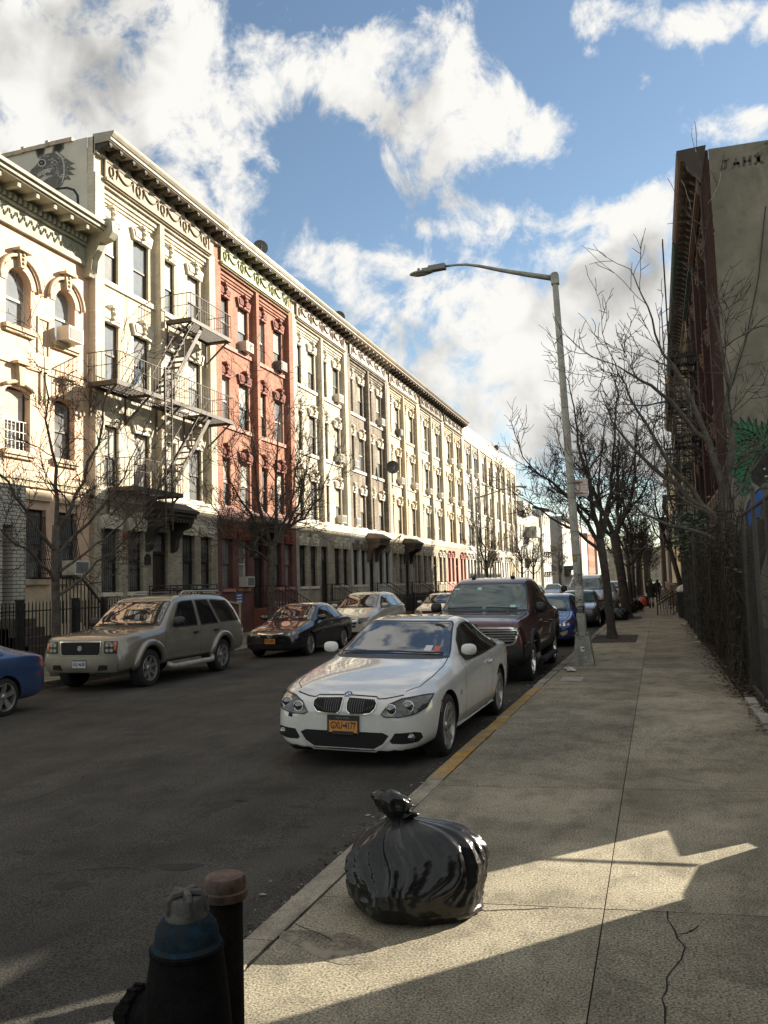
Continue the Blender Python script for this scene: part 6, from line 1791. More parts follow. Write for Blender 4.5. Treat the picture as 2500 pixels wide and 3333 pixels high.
E_ = [(0, 1), (1, 2), (2, 3), (3, 4), (4, 5), (5, 6), (3, 7), (7, 8), (8, 9), (9, 10), (3, 11), (11, 12), (12, 13), (13, 14), (0, 15), (15, 16), (16, 17), (17, 18), (0, 19), (19, 20), (20, 21), (21, 22)]
R_ = [.13, .11, .13, .11, .05, .085, .075, .06, .045, .038, .03, .06, .045, .038, .03, .085, .055, .04, .035, .085, .055, .04, .035]
bd = skin_body('body', P_, E_, R_, m_skin, t)
b = MB(); n = 22; vs = []
for z, rx, ry in ((.60, .25, .19), (.63, .245, .185), (.8, .215, .165), (.98, .18, .14), (1.12, .185, .145), (1.27, .2, .14), (1.36, .16, .115), (1.42, .08, .075)):
    for k in range(n):
        a = 2 * PI * k / n; f = 1 + .06 * math.sin(5 * a + z * 3) * (1 if z < .9 else .2); vs.append((rx * f * math.cos(a), ry * f * math.sin(a), z))
b.add(vs, [(j * n + k, j * n + (k + 1) % n, (j + 1) * n + (k + 1) % n, (j + 1) * n + k) for j in range(7) for k in range(n)], 0, True)
for s_, pts in ((-1, [(-.15, 0, 1.34), (-.215, .02, 1.1), (-.20, .08, .84)]), (1, [(.15, 0, 1.34), (.215, -.02, 1.1), (.215, -.06, .84)])): b.tube(pts, [.075, .065, .052], 10)
b.build('coat', m_coat, t)
b = MB(); b.ball((0, -.01, 1.545), (.098, .11, .11), 14, 10); b.hexa([(-.14, -.13, 1.12), (.14, -.13, 1.12), (.14, -.05, 1.12), (-.14, -.05, 1.12)], [(-.10, -.12, 1.56), (.10, -.12, 1.56), (.10, -.02, 1.56), (-.10, -.02, 1.56)]); b.ball((0, -.09, 1.3), (.135, .06, .24), 12, 8); b.build('hair', m_hair, t)
for pts in ([(-.085, -.01, .30), (-.085, -.02, .08)], [(.085, -.11, .33), (.085, -.16, .11)]):
    b = MB(); b.tube(pts, [.062, .06], 10); e = pts[1]; b.ball((e[0], e[1] + .06, e[2] - .035), (.05, .11, .045), 10, 6); b.build('boot', m_boot, t)
t = thing('person', 'distant figure in dark clothes just beyond the walking woman', 'person', (.0, 60, zs(60)))
bd = skin_body('body', P_, E_, [r_ * 1.15 for r_ in R_], m_coat, t, 1)

# ------------------------------------------------------------------ vehicles
m_tyre = mat('tyre_rubber', (.016, .016, .016), .85, var=.3, vscale=20)
m_alloy = mat('alloy_wheel', (.42, .41, .39), .3, metal=.8, var=.12, vscale=10)
m_chrome = mat('chrome', (.72, .71, .69), .12, metal=1.0)
m_trim = mat('black_trim', (.014, .014, .015), .45)
m_dark = mat('dark_cavity', (.006, .006, .006), .9)
m_glassc = mat('car_glass', (.022, .022, .026), .03, spec=1.0)
m_glassc.node_tree.nodes['Principled BSDF'].inputs['IOR'].default_value = 1.9
m_glassg = mat('green_car_glass', (.05, .085, .08), .05, spec=.9)
m_glasst = mat('tinted_side_glass', (.010, .010, .011), .05, spec=.6)
m_lens = mat('headlamp_glass', (.045, .045, .045), .08, spec=.7, coat=.6)
m_amber = mat('amber_lens', (.50, .10, .015), .15, coat=1.0)
m_redl = mat('red_lens', (.30, .012, .01), .15, coat=1.0)
m_plate = mat('orange_plate', (.58, .24, .045), .5); m_platew = mat('white_plate', (.5, .5, .5), .5); m_ink2 = mat('plate_navy', (.012, .014, .03), .5); m_sticker = mat('inspection_sticker', (.35, .55, .52), .5)
def paint(name, col, metal=.0, rough=.28, flake=.06, dirt=0.0):
    return mat(name, col, rough, metal=metal, coat=1.0, var=flake + dirt, vscale=3.0, fine=(60, .04))

def catmull_shell(st, cap=True):
    """st: stations (y, zb, w, zsh, wt, zr, ztop[, tuck]) front to rear -> half-section loft mirrored, as MB"""
    b = MB(); rows = []
    for s_ in st:
        y, zb, w_, zsh, wt, zr, zt = s_[:7]; tk = s_[7] if len(s_) > 7 else .0
        ws = w_ * (.965 - tk)
        half = [(0, zb), (w_ * .55, zb), (w_ * .90, zb + .015), (w_ * .985, zb + .11), (w_, zb + (zsh - zb) * .50), (w_ * .995, zb + (zsh - zb) * .78), (ws, zsh),
                (ws + (wt - ws) * .12, zsh + (zr - zsh) * .10), (ws + (wt - ws) * .55, zsh + (zr - zsh) * .56), (wt, zr), (wt * .86, zr + (zt - zr) * .62), (wt * .45, zr + (zt - zr) * .95), (0, zt)]
        rows.append([(x, y, z) for x, z in half] + [(-x, y, z) for x, z in half[-2:0:-1]])
    n = len(rows[0]); vs = [p for r_ in rows for p in r_]
    fs = [(j * n + i, j * n + (i + 1) % n, (j + 1) * n + (i + 1) % n, (j + 1) * n + i) for j in range(len(rows) - 1) for i in range(n)]
    m = n // 2
    def capf(o, rev):
        out = []
        for i in range(m):
            a, c, d, e = i, i + 1, n - i - 1, (n - i) % n
            f = [a, c, d, e] if len({a, c, d, e}) == 4 else list(dict.fromkeys([a, c, d, e]))
            if len(f) >= 3: out.append([o + k for k in (f[::-1] if rev else f)])
        return out
    fs += capf(0, False) + capf((len(rows) - 1) * n, True)
    b.add(vs, fs, 0, True)
    return b

class Car:
    def __init__(s, label, cat, loc, rot, st, paint_m, wheels, group='vehicles parked along the street', creases=None, name='parked_car', sub=2):
        s.t = thing(name, label, cat, loc, rot, group); s.paint = paint_m; s.wheels = wheels
        b = catmull_shell(st)
        me = b.mesh('body', [paint_m, m_dark, m_trim]); 
        bm = bmesh.new(); bm.from_mesh(me); bmesh.ops.recalc_face_normals(bm, faces=bm.faces); bm.to_mesh(me); bm.free()
        o = bpy.data.objects.new('body', me); COL.objects.link(o)
        md = o.modifiers.new('s', 'SUBSURF'); md.levels = sub; md.render_levels = sub
        dg = bpy.context.evaluated_depsgraph_get()
        full = bpy.data.meshes.new_from_object(o.evaluated_get(dg))
        bm = bmesh.new(); bm.from_mesh(full); s.bvh = BVHTree.FromBMesh(bm); bm.free()
        s.W = max(v.co.x for v in full.vertices); s.H = max(v.co.z for v in full.vertices); s.Lm = max(v.co.y for v in full.vertices)
        # wheel wells
        cm_ = MB()
        for (y, r_, hw) in wheels:
            for sd in (-1, 1):
                cm_.lathe([(0, sd * (s.W - .36)), (r_, sd * (s.W - .36)), (r_, sd * (s.W + .2)), (0, sd * (s.W + .2))], 40, (0, y, hw), 'x')
        cmesh = cm_.mesh('cutter', m_dark); bm = bmesh.new(); bm.from_mesh(cmesh); bmesh.ops.remove_doubles(bm, verts=bm.verts, dist=1e-5); bmesh.ops.recalc_face_normals(bm, faces=bm.faces); bm.to_mesh(cmesh); bm.free()
        co_ = bpy.data.objects.new('cutter', cmesh); COL.objects.link(co_)
        o.modifiers.clear(); o.data = full
        bo = o.modifiers.new('b', 'BOOLEAN'); bo.operation = 'DIFFERENCE'; bo.object = co_; bo.solver = 'EXACT'
        dg = bpy.context.evaluated_depsgraph_get()
        cut = bpy.data.meshes.new_from_object(o.evaluated_get(dg))
        bpy.data.objects.remove(o); bpy.data.objects.remove(co_)
        cut.materials.clear()
        for mm in (paint_m, m_dark, m_trim): cut.materials.append(mm)
        mi = []
        for p in cut.polygons:
            c = p.center; d = 0
            for (y, r_, hw) in wheels:
                if abs(c.x) < s.W - .01 and (c.y - y) ** 2 + (c.z - hw) ** 2 < (r_ * 1.002) ** 2 and (abs(p.normal.x) < .3 or abs(abs(c.x) - (s.W - .36)) < .02): d = 1
            if c.z < .20 and p.normal.z < -.6: d = 2
            mi.append(d)
        cut.polygons.foreach_set('material_index', mi)
        cut.polygons.foreach_set('use_smooth', [True] * len(cut.polygons)); cut.set_sharp_from_angle(angle=R(38)); cut.name = 'body'
        s.body = link('body', cut, s.t)
    def cast(s, axis, u, v, inset=None):
        if axis == 'f': o, d = Vector((u, -2, v)), Vector((0, 1, 0))
        elif axis == 'b': o, d = Vector((u, s.Lm + 2, v)), Vector((0, -1, 0))
        elif axis == 'r': o, d = Vector((3, u, v)), Vector((-1, 0, 0))
        elif axis == 'l': o, d = Vector((-3, u, v)), Vector((1, 0, 0))
        else: o, d = Vector((u, v, 4)), Vector((0, 0, -1))
        h, nrm, i, dist = s.bvh.ray_cast(o, d)
        if h is None: return None, None
        return h, (nrm if nrm.dot(d) < 0 else -nrm)
    def patch(s, b, axis, poly, off=.005, mi=0, cell=.05, skirt=.02):
        """a panel that follows the bodywork inside a 2D outline"""
        pl = []
        for a, c in zip(poly, poly[1:] + poly[:1]):
            a = Vector(a); c = Vector(c); n = max(1, int((c - a).length / cell))
            pl += [a.lerp(c, k / n) for k in range(n)]
        us = [p.x for p in pl]; vs = [p.y for p in pl]; ins = []
        def inside(x, y):
            r_ = False; j = len(pl) - 1
            for i in range(len(pl)):
                if (pl[i].y > y) != (pl[j].y > y) and x < (pl[j].x - pl[i].x) * (y - pl[i].y) / (pl[j].y - pl[i].y + 1e-12) + pl[i].x: r_ = not r_
                j = i
            return r_
        u = min(us) + cell * .5
        while u < max(us):
            v = min(vs) + cell * .5
            while v < max(vs):
                if inside(u, v) and min((p - Vector((u, v))).length for p in pl) > cell * .45: ins.append(Vector((u, v)))
                v += cell
            u += cell
        P2 = pl + ins
        ov, oe, of, *_ = delaunay_2d_cdt(P2, [], [list(range(len(pl)))], 1, 1e-6)
        pts = []; ok = True
        for p in ov:
            h, nrm = s.cast(axis, p.x, p.y)
            if h is None: return b
            pts.append((h, nrm))
        k = len(b.v)
        flip = axis in ('f', 'r')
        V = [h + nrm * off for h, nrm in pts]
        F = []
        for f in of:
            f = list(f)
            nn = (V[f[1]] - V[f[0]]).cross(V[f[2]] - V[f[0]])
            if nn.dot(pts[f[0]][1]) < 0: f = f[::-1]
            F.append(f)
        b.add(V, F, mi, True)
        if skirt:
            ec = {}
            for f in F:
                for a, c in zip(f, f[1:] + f[:1]): ec[(a, c)] = ec.get((a, c), 0) + 1
            for (a, c) in list(ec):
                if (c, a) not in ec:
                    ha, na = pts[a]; hc, nc = pts[c]
                    b.add([V[c], V[a], ha - na * skirt, hc - nc * skirt], [(0, 1, 2, 3)], mi)
        return b
    def line(s, b, axis, pts, wd=.008, off=.003, mi=0, step=.05, closed=False):
        P = [Vector(p) for p in pts]
        if closed: P.append(P[0])
        Q = []
        for a, c in zip(P, P[1:]):
            n = max(1, int((c - a).length / step)); Q += [a.lerp(c, k / n) for k in range(n)]
        Q.append(P[-1])
        vs = []
        for i, p in enumerate(Q):
            d = Q[min(i + 1, len(Q) - 1)] - Q[max(i - 1, 0)]
            if closed and i in (0, len(Q) - 1): d = Q[1] - Q[-2]
            n = Vector((-d.y, d.x)).normalized() * wd / 2
            for e in (p - n, p + n):
                h, nrm = s.cast(axis, e.x, e.y)
                if h is None: return b
                vs.append(h + nrm * off)
        b.add(vs, [(2 * i, 2 * i + 1, 2 * i + 3, 2 * i + 2) for i in range(len(Q) - 1)], mi, True)
        return b
    def part(s, name, m, fn, parent=None):
        b = MB(); fn(b)
        if b.f: return b.build(name, m, parent or s.t)
    def add(s, name, m, axis, polys, off=.005, cell=.05, mirror=False, parent=None, skirt=.02, each=True):
        out = []
        todo = []
        for p in polys:
            todo.append(p)
            if mirror: todo.append([(-x, y) for x, y in p][::-1])
        for p in todo:
            b = MB(); s.patch(b, axis, p, off, 0, cell, skirt)
            if b.f: out.append(b.build(name, m, parent or s.t))
        return out
    def seams(s, lines, m=None, wd=.008, off=.0025, name='panel_gaps'):
        b = MB()
        for axis, pts in lines: s.line(b, axis, pts, wd, off)
        if b.f: return b.build(name, m or m_dark, s.body)
    def wheel(s, R_, wd, style, track=None, rimr=.7, alloy=None):
        key = (round(R_, 3), round(wd, 3), style, rimr, (alloy or m_alloy).name)
        if key not in WHEELS:
            b = MB(); h = wd / 2
            b.lathe([(R_ * rimr, -h * .92), (R_ * .86, -h), (R_ * .965, -h * .86), (R_, -h * .6), (R_, h * .6), (R_ * .965, h * .86), (R_ * .86, h), (R_ * rimr, h * .92)], 44, (0, 0, 0), 'x')
            ty = b.mesh('tyre', m_tyre, 50)
            b = MB(); rr = R_ * rimr
            # rim lip and barrel, outer side at +x
            b.lathe([(rr * 1.02, h * .90), (rr, h * .96), (rr * .95, h * .93), (rr * .91, h * .6), (rr * .88, -h * .3)], 40, (0, 0, 0), 'x', 0)
            b.lathe([(rr * .9, -h * .2), (0, -h * .2)], 30, (0, 0, 0), 'x', 1)
            b.lathe([(rr * .62, h * .05), (rr * .62, h * .0), (0, h * .0)], 24, (0, 0, 0), 'x', 2)
            n, w0, w1, dbl = {'ten': (5, .055, .045, .24), 'seven': (7, .085, .05, 0), 'five': (5, .10, .10, 0), 'six': (6, .07, .07, 0), 'steel': (12, .05, .05, 0), 'eight': (8, .05, .05, 0)}[style]
            for k in range(n):
                for dd in ((-dbl, dbl) if dbl else (0,)):
                    a = 2 * PI * k / n + .3
                    A0 = a + dd * .45; A1 = a + dd
                    p0 = Vector((h * .62, rr * .16 * math.cos(A0), rr * .16 * math.sin(A0))); p1 = Vector((h * .86, rr * .95 * math.cos(A1), rr * .95 * math.sin(A1)))
                    t0 = Vector((0, -math.sin(A0), math.cos(A0))); t1 = Vector((0, -math.sin(A1), math.cos(A1)))
                    x0, x1 = (w0 * .9) * R_ / .33, (w1) * R_ / .33
                    lo = [p0 - t0 * x0 / 2 - Vector((.03, 0, 0)), p0 + t0 * x0 / 2 - Vector((.03, 0, 0)), p0 + t0 * x0 / 2.6, p0 - t0 * x0 / 2.6]
                    hi = [p1 - t1 * x1 / 2 - Vector((.03, 0, 0)), p1 + t1 * x1 / 2 - Vector((.03, 0, 0)), p1 + t1 * x1 / 2.6, p1 - t1 * x1 / 2.6]
                    b.hexa(lo, hi)
            b.lathe([(rr * .26, h * .4), (rr * .25, h * .66), (rr * .18, h * .76), (0, h * .78)], 20, (0, 0, 0), 'x')
            ri = b.mesh('rim', [alloy or m_alloy, m_dark, mat('brake_disc', (.14, .13, .125), .4, metal=.6)], 40)
            WHEELS[key] = (ty, ri)
        ty, ri = WHEELS[key]
        tr = track if track is not None else s.W - wd / 2 - .02
        for (y, r_, hw) in s.wheels:
            for sd in (-1, 1):
                o = link('wheel', ty, s.t, (sd * tr, y, R_ * .985)); r2 = link('rim', ri, o)
                if sd < 0: o.rotation_euler = (0, 0, PI)
    def mirrors(s, y, z, m, x=None, sz=(.13, .085, .075)):
        for sd in (-1, 1):
            h, n_ = s.cast('r' if sd > 0 else 'l', y + .05, z - .03)
            bx = abs(h.x) if h else s.W * .85
            b = MB(); c = Vector((sd * (bx + sz[0] * 1.15), y, z + .02))
            b.ball((0, 0, 0), (1, 1, 1), 14, 10)
            for i, v in enumerate(b.v):
                v = Vector(v); v = Vector((math.copysign(abs(v.x) ** .7, v.x), v.y * (1.0 if v.y < 0 else .45), math.copysign(abs(v.z) ** .75, v.z)))
                b.v[i] = (c.x + v.x * sz[0], c.y + v.y * sz[1], c.z + v.z * sz[2])
            o = b.build('wing_mirror', m, s.t)
            b = MB(); b.bar((sd * (bx - .05), y + .03, z - .05), (c.x, c.y + .01, c.z - sz[2] * .6), .07, .035); b.build('mirror_foot', m_trim, o)
            b = MB(); b.hexa([(c.x - sz[0] * .8, c.y + sz[1] * .42, c.z - sz[2] * .7), (c.x + sz[0] * .8, c.y + sz[1] * .42, c.z - sz[2] * .7), (c.x + sz[0] * .8, c.y + sz[1] * .42, c.z + sz[2] * .7), (c.x - sz[0] * .8, c.y + sz[1] * .42, c.z + sz[2] * .7)], [(c.x - sz[0] * .8, c.y + sz[1] * .5, c.z - sz[2] * .7), (c.x + sz[0] * .8, c.y + sz[1] * .5, c.z - sz[2] * .7), (c.x + sz[0] * .8, c.y + sz[1] * .5, c.z + sz[2] * .7), (c.x - sz[0] * .8, c.y + sz[1] * .5, c.z + sz[2] * .7)]); b.build('mirror_glass', m_trim, o)
    def plate(s, z, txt, m, frame=None, y_off=.02, x=0, tilt=0):
        h, n_ = s.cast('f', x, z); h2, _ = s.cast('f', x + .14, z)
        y = min(h.y, h2.y if h2 else h.y) - y_off
        b = MB(); b.box(-.152, .152, -.004, .004, -.076, .076); o = b.build('number_plate', m, s.t); o.location = (x, y, z)
        b = MB(); fr = .014
        if frame:
            b.box(-.165, .165, -.008, .006, .04, .09); b.box(-.165, -.152 + .003, -.008, .006, -.09, .04); b.box(.149, .165, -.008, .006, -.09, .04); b.box(-.11, .11, -.008, .006, -.095, -.062); b.build('plate_frame', m_trim, o)
            link('lettering', text_mesh(frame, .027, mat('frame_lettering', (.22, .22, .22), .5)), o, (0, -.0095, .062), (R(90), 0, 0))
        else:
            b.box(-.15, .15, -.0045, .0, .052, .074); b.build('band', m_ink2, o)
        if txt:
            me = text_mesh(txt, .088, m_ink2, .0006, 'CENTER', .0016); l = link('lettering', me, o, (0, -.0055, -.012 if frame else -.01), (R(90), 0, 0)); xs_ = [v.co.x for v in me.vertices]; l.scale = (.262 / max(.01, max(xs_) - min(xs_)), 1.05, 1)
        return o
    def stickers(s, axis, specs):
        for (x, z, w_, h_, m) in specs:
            b = MB(); s.patch(b, axis, [(x, z), (x + w_, z), (x + w_, z + h_), (x, z + h_)], .008, 0, .05, 0)
            if b.f: b.build('windscreen_sticker', m, s.t)
    def wipers(s, pairs):
        for (a, c) in pairs:
            b = MB(); A, na = s.cast('f', *a); B, nb = s.cast('f', *c)
            if A and B:
                pts = []
                for k in range(7):
                    h, nn = s.cast('f', a[0] + (c[0] - a[0]) * k / 6, a[1] + (c[1] - a[1]) * k / 6); pts.append(h + nn * .02)
                b.tube(pts, .009, 5); b.build('wiper', m_trim, s.t)
WHEELS = {}
def ell(cx, cy, rx, ry, n=18, p=1.0): return [(cx + rx * math.copysign(abs(math.cos(2 * PI * k / n)) ** p, math.cos(2 * PI * k / n)), cy + ry * math.copysign(abs(math.sin(2 * PI * k / n)) ** p, math.sin(2 * PI * k / n))) for k in range(n)]
def mir(poly): return [(-x, y) for x, y in poly][::-1]

# --- white coupe in the foreground
wp = paint('white_pearl_paint', (.60, .59, .565), rough=.22, flake=.03, dirt=.05)
ST = [(.00, .20, .52, .46, .44, .52, .55), (.03, .165, .63, .50, .54, .585, .63), (.10, .16, .735, .575, .62, .65, .685), (.24, .165, .80, .64, .67, .71, .735), (.45, .18, .85, .70, .70, .765, .79), (.80, .18, .885, .76, .715, .835, .86), (1.2, .18, .89, .795, .72, .885, .915), (1.48, .18, .89, .825, .70, .92, .955),
      (1.60, .18, .89, .84, .685, .955, .99), (1.95, .18, .89, .865, .63, 1.12, 1.155), (2.3, .18, .89, .88, .585, 1.265, 1.305), (2.5, .18, .89, .885, .565, 1.315, 1.35), (2.75, .18, .89, .89, .555, 1.335, 1.378), (3.1, .18, .89, .90, .55, 1.31, 1.355), (3.45, .18, .888, .91, .55, 1.22, 1.265), (3.75, .18, .885, .92, .58, 1.09, 1.125), (3.98, .18, .88, .925, .64, 1.0, 1.03), (4.25, .2, .86, .92, .68, .975, 1.0), (4.48, .23, .80, .88, .66, .945, .965), (4.58, .3, .70, .78, .55, .85, .88)]
cx_, cy_ = -3.0, 7.86
W1 = Car('white two door coupe with orange plate, frontmost at the right kerb', 'car', (cx_, cy_, zroad(cx_, 9) + .0), (0, R(1.3), R(-.6)), ST, wp, [(.80, .365, .325), (3.56, .365, .325)])
c = W1
ws = [(-.665, .955), (.665, .955), (.645, 1.0), (.53, 1.27), (.50, 1.295), (-.50, 1.295), (-.53, 1.27), (-.645, 1.0)]
c.add('windscreen', m_glassc, 'f', [ws], .005, .06)
b = MB(); c.line(b, 'f', ws, .035, .004, 0, .05, True); b.build('windscreen_surround', m_trim, c.t)
c.wipers([((-.60, .975), (.05, .985)), ((-.02, .985), (.60, .975))])
for ax in ('r', 'l'):
    sg = [(1.80, .90), (1.83, .975), (2.02, 1.10), (2.28, 1.215), (2.5, 1.265), (2.8, 1.275), (3.1, 1.235), (3.35, 1.15), (3.58, 1.03), (3.66, .965), (3.55, .945), (2.6, .915)]
    c.add('side_window', m_glasst, ax, [sg], .006, .06)
    b = MB(); c.line(b, ax, sg, .028, .005, 0, .05, True); b.build('window_trim', m_trim, c.t)
    b = MB(); c.line(b, ax, [(2.84, .92), (2.86, 1.275)], .03, .009); b.build('door_pillar', m_trim, c.t)
c.seams([('r', [(1.62, .88), (1.52, .70), (1.50, .45), (1.53, .28)]), ('r', [(3.0, .93), (3.03, .70), (2.98, .42), (2.86, .28)]), ('r', [(1.53, .28), (2.86, .28)]), ('l', [(1.62, .88), (1.52, .70), (1.50, .45), (1.53, .28)]), ('l', [(3.0, .93), (3.03, .70), (2.98, .42), (2.86, .28)]),
         ('t', [(-.665, 1.55), (-.70, 1.2), (-.70, .75), (-.66, .42), (-.56, .26)]), ('t', [(.665, 1.55), (.70, 1.2), (.70, .75), (.66, .42), (.56, .26)]),
         ('f', [(-.56, .70), (-.40, .672), (-.335, .668), (-.30, .685), (-.06, .692), (0, .69), (.06, .692), (.30, .685), (.335, .668), (.40, .672), (.56, .70)])])
b = MB(); c.line(b, 't', [(-.46, .72), (-.38, 1.1), (-.30, 1.5)], .012, .001); c.line(b, 't', [(.46, .72), (.38, 1.1), (.30, 1.5)], .012, .001); b.build('bonnet_creases', wp, c.body)
# sunroof
c.add('sunroof', m_glassc, 't', [[(-.42, 2.45), (.42, 2.45), (.44, 2.85), (-.44, 2.85)]], .004, .08)
# twin rounded grilles
for sd in (-1, 1):
    k = [(.035, .665), (.30, .655), (.325, .63), (.318, .585), (.275, .545), (.20, .533), (.07, .533), (.038, .56), (.03, .62)]
    ko = [(.027, .673), (.306, .663), (.333, .634), (.326, .581), (.279, .538), (.20, .526), (.066, .526), (.030, .555), (.022, .62)]
    if sd < 0: k, ko = mir(k), mir(ko)
    o = c.add('grille', m_chrome, 'f', [ko], .012, .03)[0]
    c.add('grille_opening', m_dark, 'f', [k], .016, .03, parent=o)
    b = MB()
    for q in range(11):
        x = sd * (.06 + .0235 * q)
        zb_ = .54 if q < 6 else .54 + .009 * (q - 5)
        c.line(b, 'f', [(x, .655), (x, zb_ + .005)], .0035, .020)
    b.build('grille_bars', mat('grille_bar_grey', (.16, .16, .155), .4, metal=.5), o)
    hl = [(.385, .535), (.42, .512), (.56, .51), (.70, .54), (.775, .59), (.80, .69), (.72, .69), (.56, .668), (.45, .62)]
    if sd < 0: hl = mir(hl)
    o = c.add('headlight', m_lens, 'f', [hl], .008, .035)[0]
    for (x, z, r_) in ((.485, .578, .054), (.635, .605, .058)):
        b = MB()
        h, nn = c.cast('f', sd * x, z)
        M_ = Matrix.Translation(h + nn * .008 + Vector((0, -.004, 0)))
        b.lathe([(r_, .0), (r_ * .97, -.008), (r_ * .86, -.009), (r_ * .82, .0)], 24, (0, 0, 0), 'y', 0); b.lathe([(r_ * .82, -.002), (r_ * .6, -.006), (0, -.018)], 20, (0, 0, 0), 'y', 1)
        b.xform(M_); b.build('lamp_ring', [m_chrome, m_glassc], o)
    b = MB(); c.line(b, 'f', hl, .010, .010, 0, .03, True); b.build('lamp_rim', m_trim, o)
    am = [(.772, .58), (.788, .585), (.80, .665), (.785, .668)]
    fg = [(.47, .285), (.52, .36), (.70, .372), (.745, .36), (.755, .31), (.72, .275), (.62, .262), (.49, .262)]
    if sd < 0: fg = mir(fg)
    o = c.add('fog_lamp_recess', m_dark, 'f', [fg], .004, .04)[0]
    h, nn = c.cast('f', sd * .67, .318); b = MB(); b.ball(h + Vector((0, -.006, 0)), (.042, .02, .042), 14, 8); b.build('fog_lamp', m_glassc, o)
    dv = [(.10, .505), (.13, .49)]
    b = MB(); c.line(b, 'r' if sd > 0 else 'l', [(.52, .50), (.56, .62)], .022, .004); b.build('side_marker', m_redl, c.t)
# lower intake and plate, splitter lip
lip = [(-.46, .335), (-.40, .36), (.40, .36), (.46, .335), (.40, .255), (.31, .205), (-.31, .205), (-.40, .255)]
c.add('lower_intake', m_dark, 'f', [lip], .003, .05)
b = MB(); c.line(b, 'f', [(-.47, .31), (-.405, .232), (-.32, .186), (.32, .186), (.405, .232), (.47, .31)], .014, .012); b.build('bumper_lip', wp, c.t)
b = MB(); c.line(b, 'f', [(-.44, .50), (-.41, .40), (-.45, .30)], .008, .001); c.line(b, 'f', [(.44, .50), (.41, .40), (.45, .30)], .008, .001); b.build('bumper_creases', wp, c.body)
c.plate(.425, 'GXU\u25c24177', m_plate, 'NEW YORK', .012)
# maker's roundel on the bonnet
h, nn = c.cast('f', 0, .715)
h, nn = c.cast('t', 0, .14)
em = MB(); n = 24
def arc(r0, r1, a0, a1, z, mi):
    m_ = 7
    em.add([(r * math.cos(a0 + (a1 - a0) * k / m_), r * math.sin(a0 + (a1 - a0) * k / m_), z) for r in (r0, r1) for k in range(m_ + 1)], [(k, k + 1, m_ + 2 + k, m_ + 1 + k) for k in range(m_)], mi)
for k in range(4):
    arc(.027, .041, k * PI / 2, (k + 1) * PI / 2, .004, 0); arc(.0, .026, k * PI / 2, (k + 1) * PI / 2, .004, 1 if k % 2 == 0 else 2); arc(.041, .045, k * PI / 2, (k + 1) * PI / 2, .0045, 3)
em.lathe([(.045, 0), (.045, .0045)], 24, (0, 0, 0), 'z', 3)
o = em.build('badge', [m_trim, mat('badge_white', (.7, .7, .7), .3), mat('badge_blue', (.03, .16, .42), .3), m_chrome], c.t); o.matrix_local = Matrix.Translation(h + nn * .004) @ nn.to_track_quat('Z', 'Y').to_matrix().to_4x4()
h, nn = c.cast('r', 1.22, .60)
for ax in ('r', 'l'):
    c.add('side_badge', m_chrome, ax, [[(1.22, .575), (1.30, .58), (1.30, .63), (1.22, .625)]], .004, .04)
    b = MB(); h, nn = c.cast(ax, 2.83, .80); sg = 1 if ax == 'r' else -1; b.tube([(h.x + sg * .01, 2.72, .795), (h.x + sg * .04, 2.76, .80), (h.x + sg * .042, 2.88, .805), (h.x + sg * .01, 2.93, .805)], .016, 8); b.build('door_handle', wp, c.t)
    c.add('sill', wp, ax, [[(1.2, .19), (3.15, .19), (3.15, .27), (1.2, .27)]], .02, .1)
    c.add('tail_light', m_redl, ax, [[(4.28, .74), (4.52, .72), (4.50, .86), (4.30, .86)]], .006, .06)
c.stickers('f', [(.36, 1.0, .085, .055, mat('sticker_white', (.55, .55, .55), .6)), (.47, 1.0, .07, .05, mat('sticker_red', (.5, .1, .08), .6))])
c.add('tow_eye_hole', m_dark, 'f', [[(-.605, .475), (-.555, .47), (-.555, .505), (-.60, .51)]], .003, .03)
c.mirrors(1.80, 1.0, wp, sz=(.092, .07, .064))
c.wheel(.325, .225, 'ten', rimr=.74)

# --- maroon sport utility pickup
mp = paint('maroon_paint', (.075, .018, .02), metal=.25, rough=.3, flake=.1)
m_clad = mat('charcoal_cladding', (.02, .02, .021), .6)
ST = [(.00, .50, .86, .82, .80, 1.00, 1.05), (.05, .42, .94, .88, .86, 1.07, 1.11), (.16, .40, .975, .90, .87, 1.10, 1.14), (.40, .40, .985, .95, .86, 1.14, 1.18), (.9, .40, 1.0, 1.0, .88, 1.17, 1.21), (1.35, .40, 1.0, 1.03, .87, 1.20, 1.24), (1.5, .40, 1.0, 1.05, .85, 1.24, 1.28), (1.75, .40, 1.0, 1.08, .79, 1.46, 1.50), (2.1, .40, 1.0, 1.10, .73, 1.73, 1.77), (2.35, .40, 1.0, 1.11, .70, 1.82, 1.86), (3.0, .40, 1.0, 1.12, .70, 1.85, 1.89), (3.7, .40, 1.0, 1.13, .70, 1.82, 1.86), (3.95, .40, 1.0, 1.14, .72, 1.66, 1.70), (4.25, .40, 1.0, 1.15, .80, 1.36, 1.40), (4.5, .40, 1.0, 1.15, .86, 1.25, 1.27), (5.2, .42, 1.0, 1.15, .86, 1.22, 1.24), (5.5, .5, .95, 1.12, .82, 1.20, 1.22), (5.6, .6, .84, 1.05, .72, 1.12, 1.14)]
c = Car('maroon sport utility pickup with wide chrome barred grille behind the white coupe', 'pickup', (-3.16, 14.45, zroad(-3.1, 17)), (0, R(.8), 0), ST, mp, [(.95, .46, .40), (4.25, .46, .40)])
ws = [(-.80, 1.26), (.80, 1.26), (.70, 1.70), (.66, 1.735), (-.66, 1.735), (-.70, 1.70)]
c.add('windscreen', m_glassg, 'f', [ws], .006, .08); b = MB(); c.line(b, 'f', ws, .04, .005, 0, .06, True); b.build('windscreen_surround', m_trim, c.t)
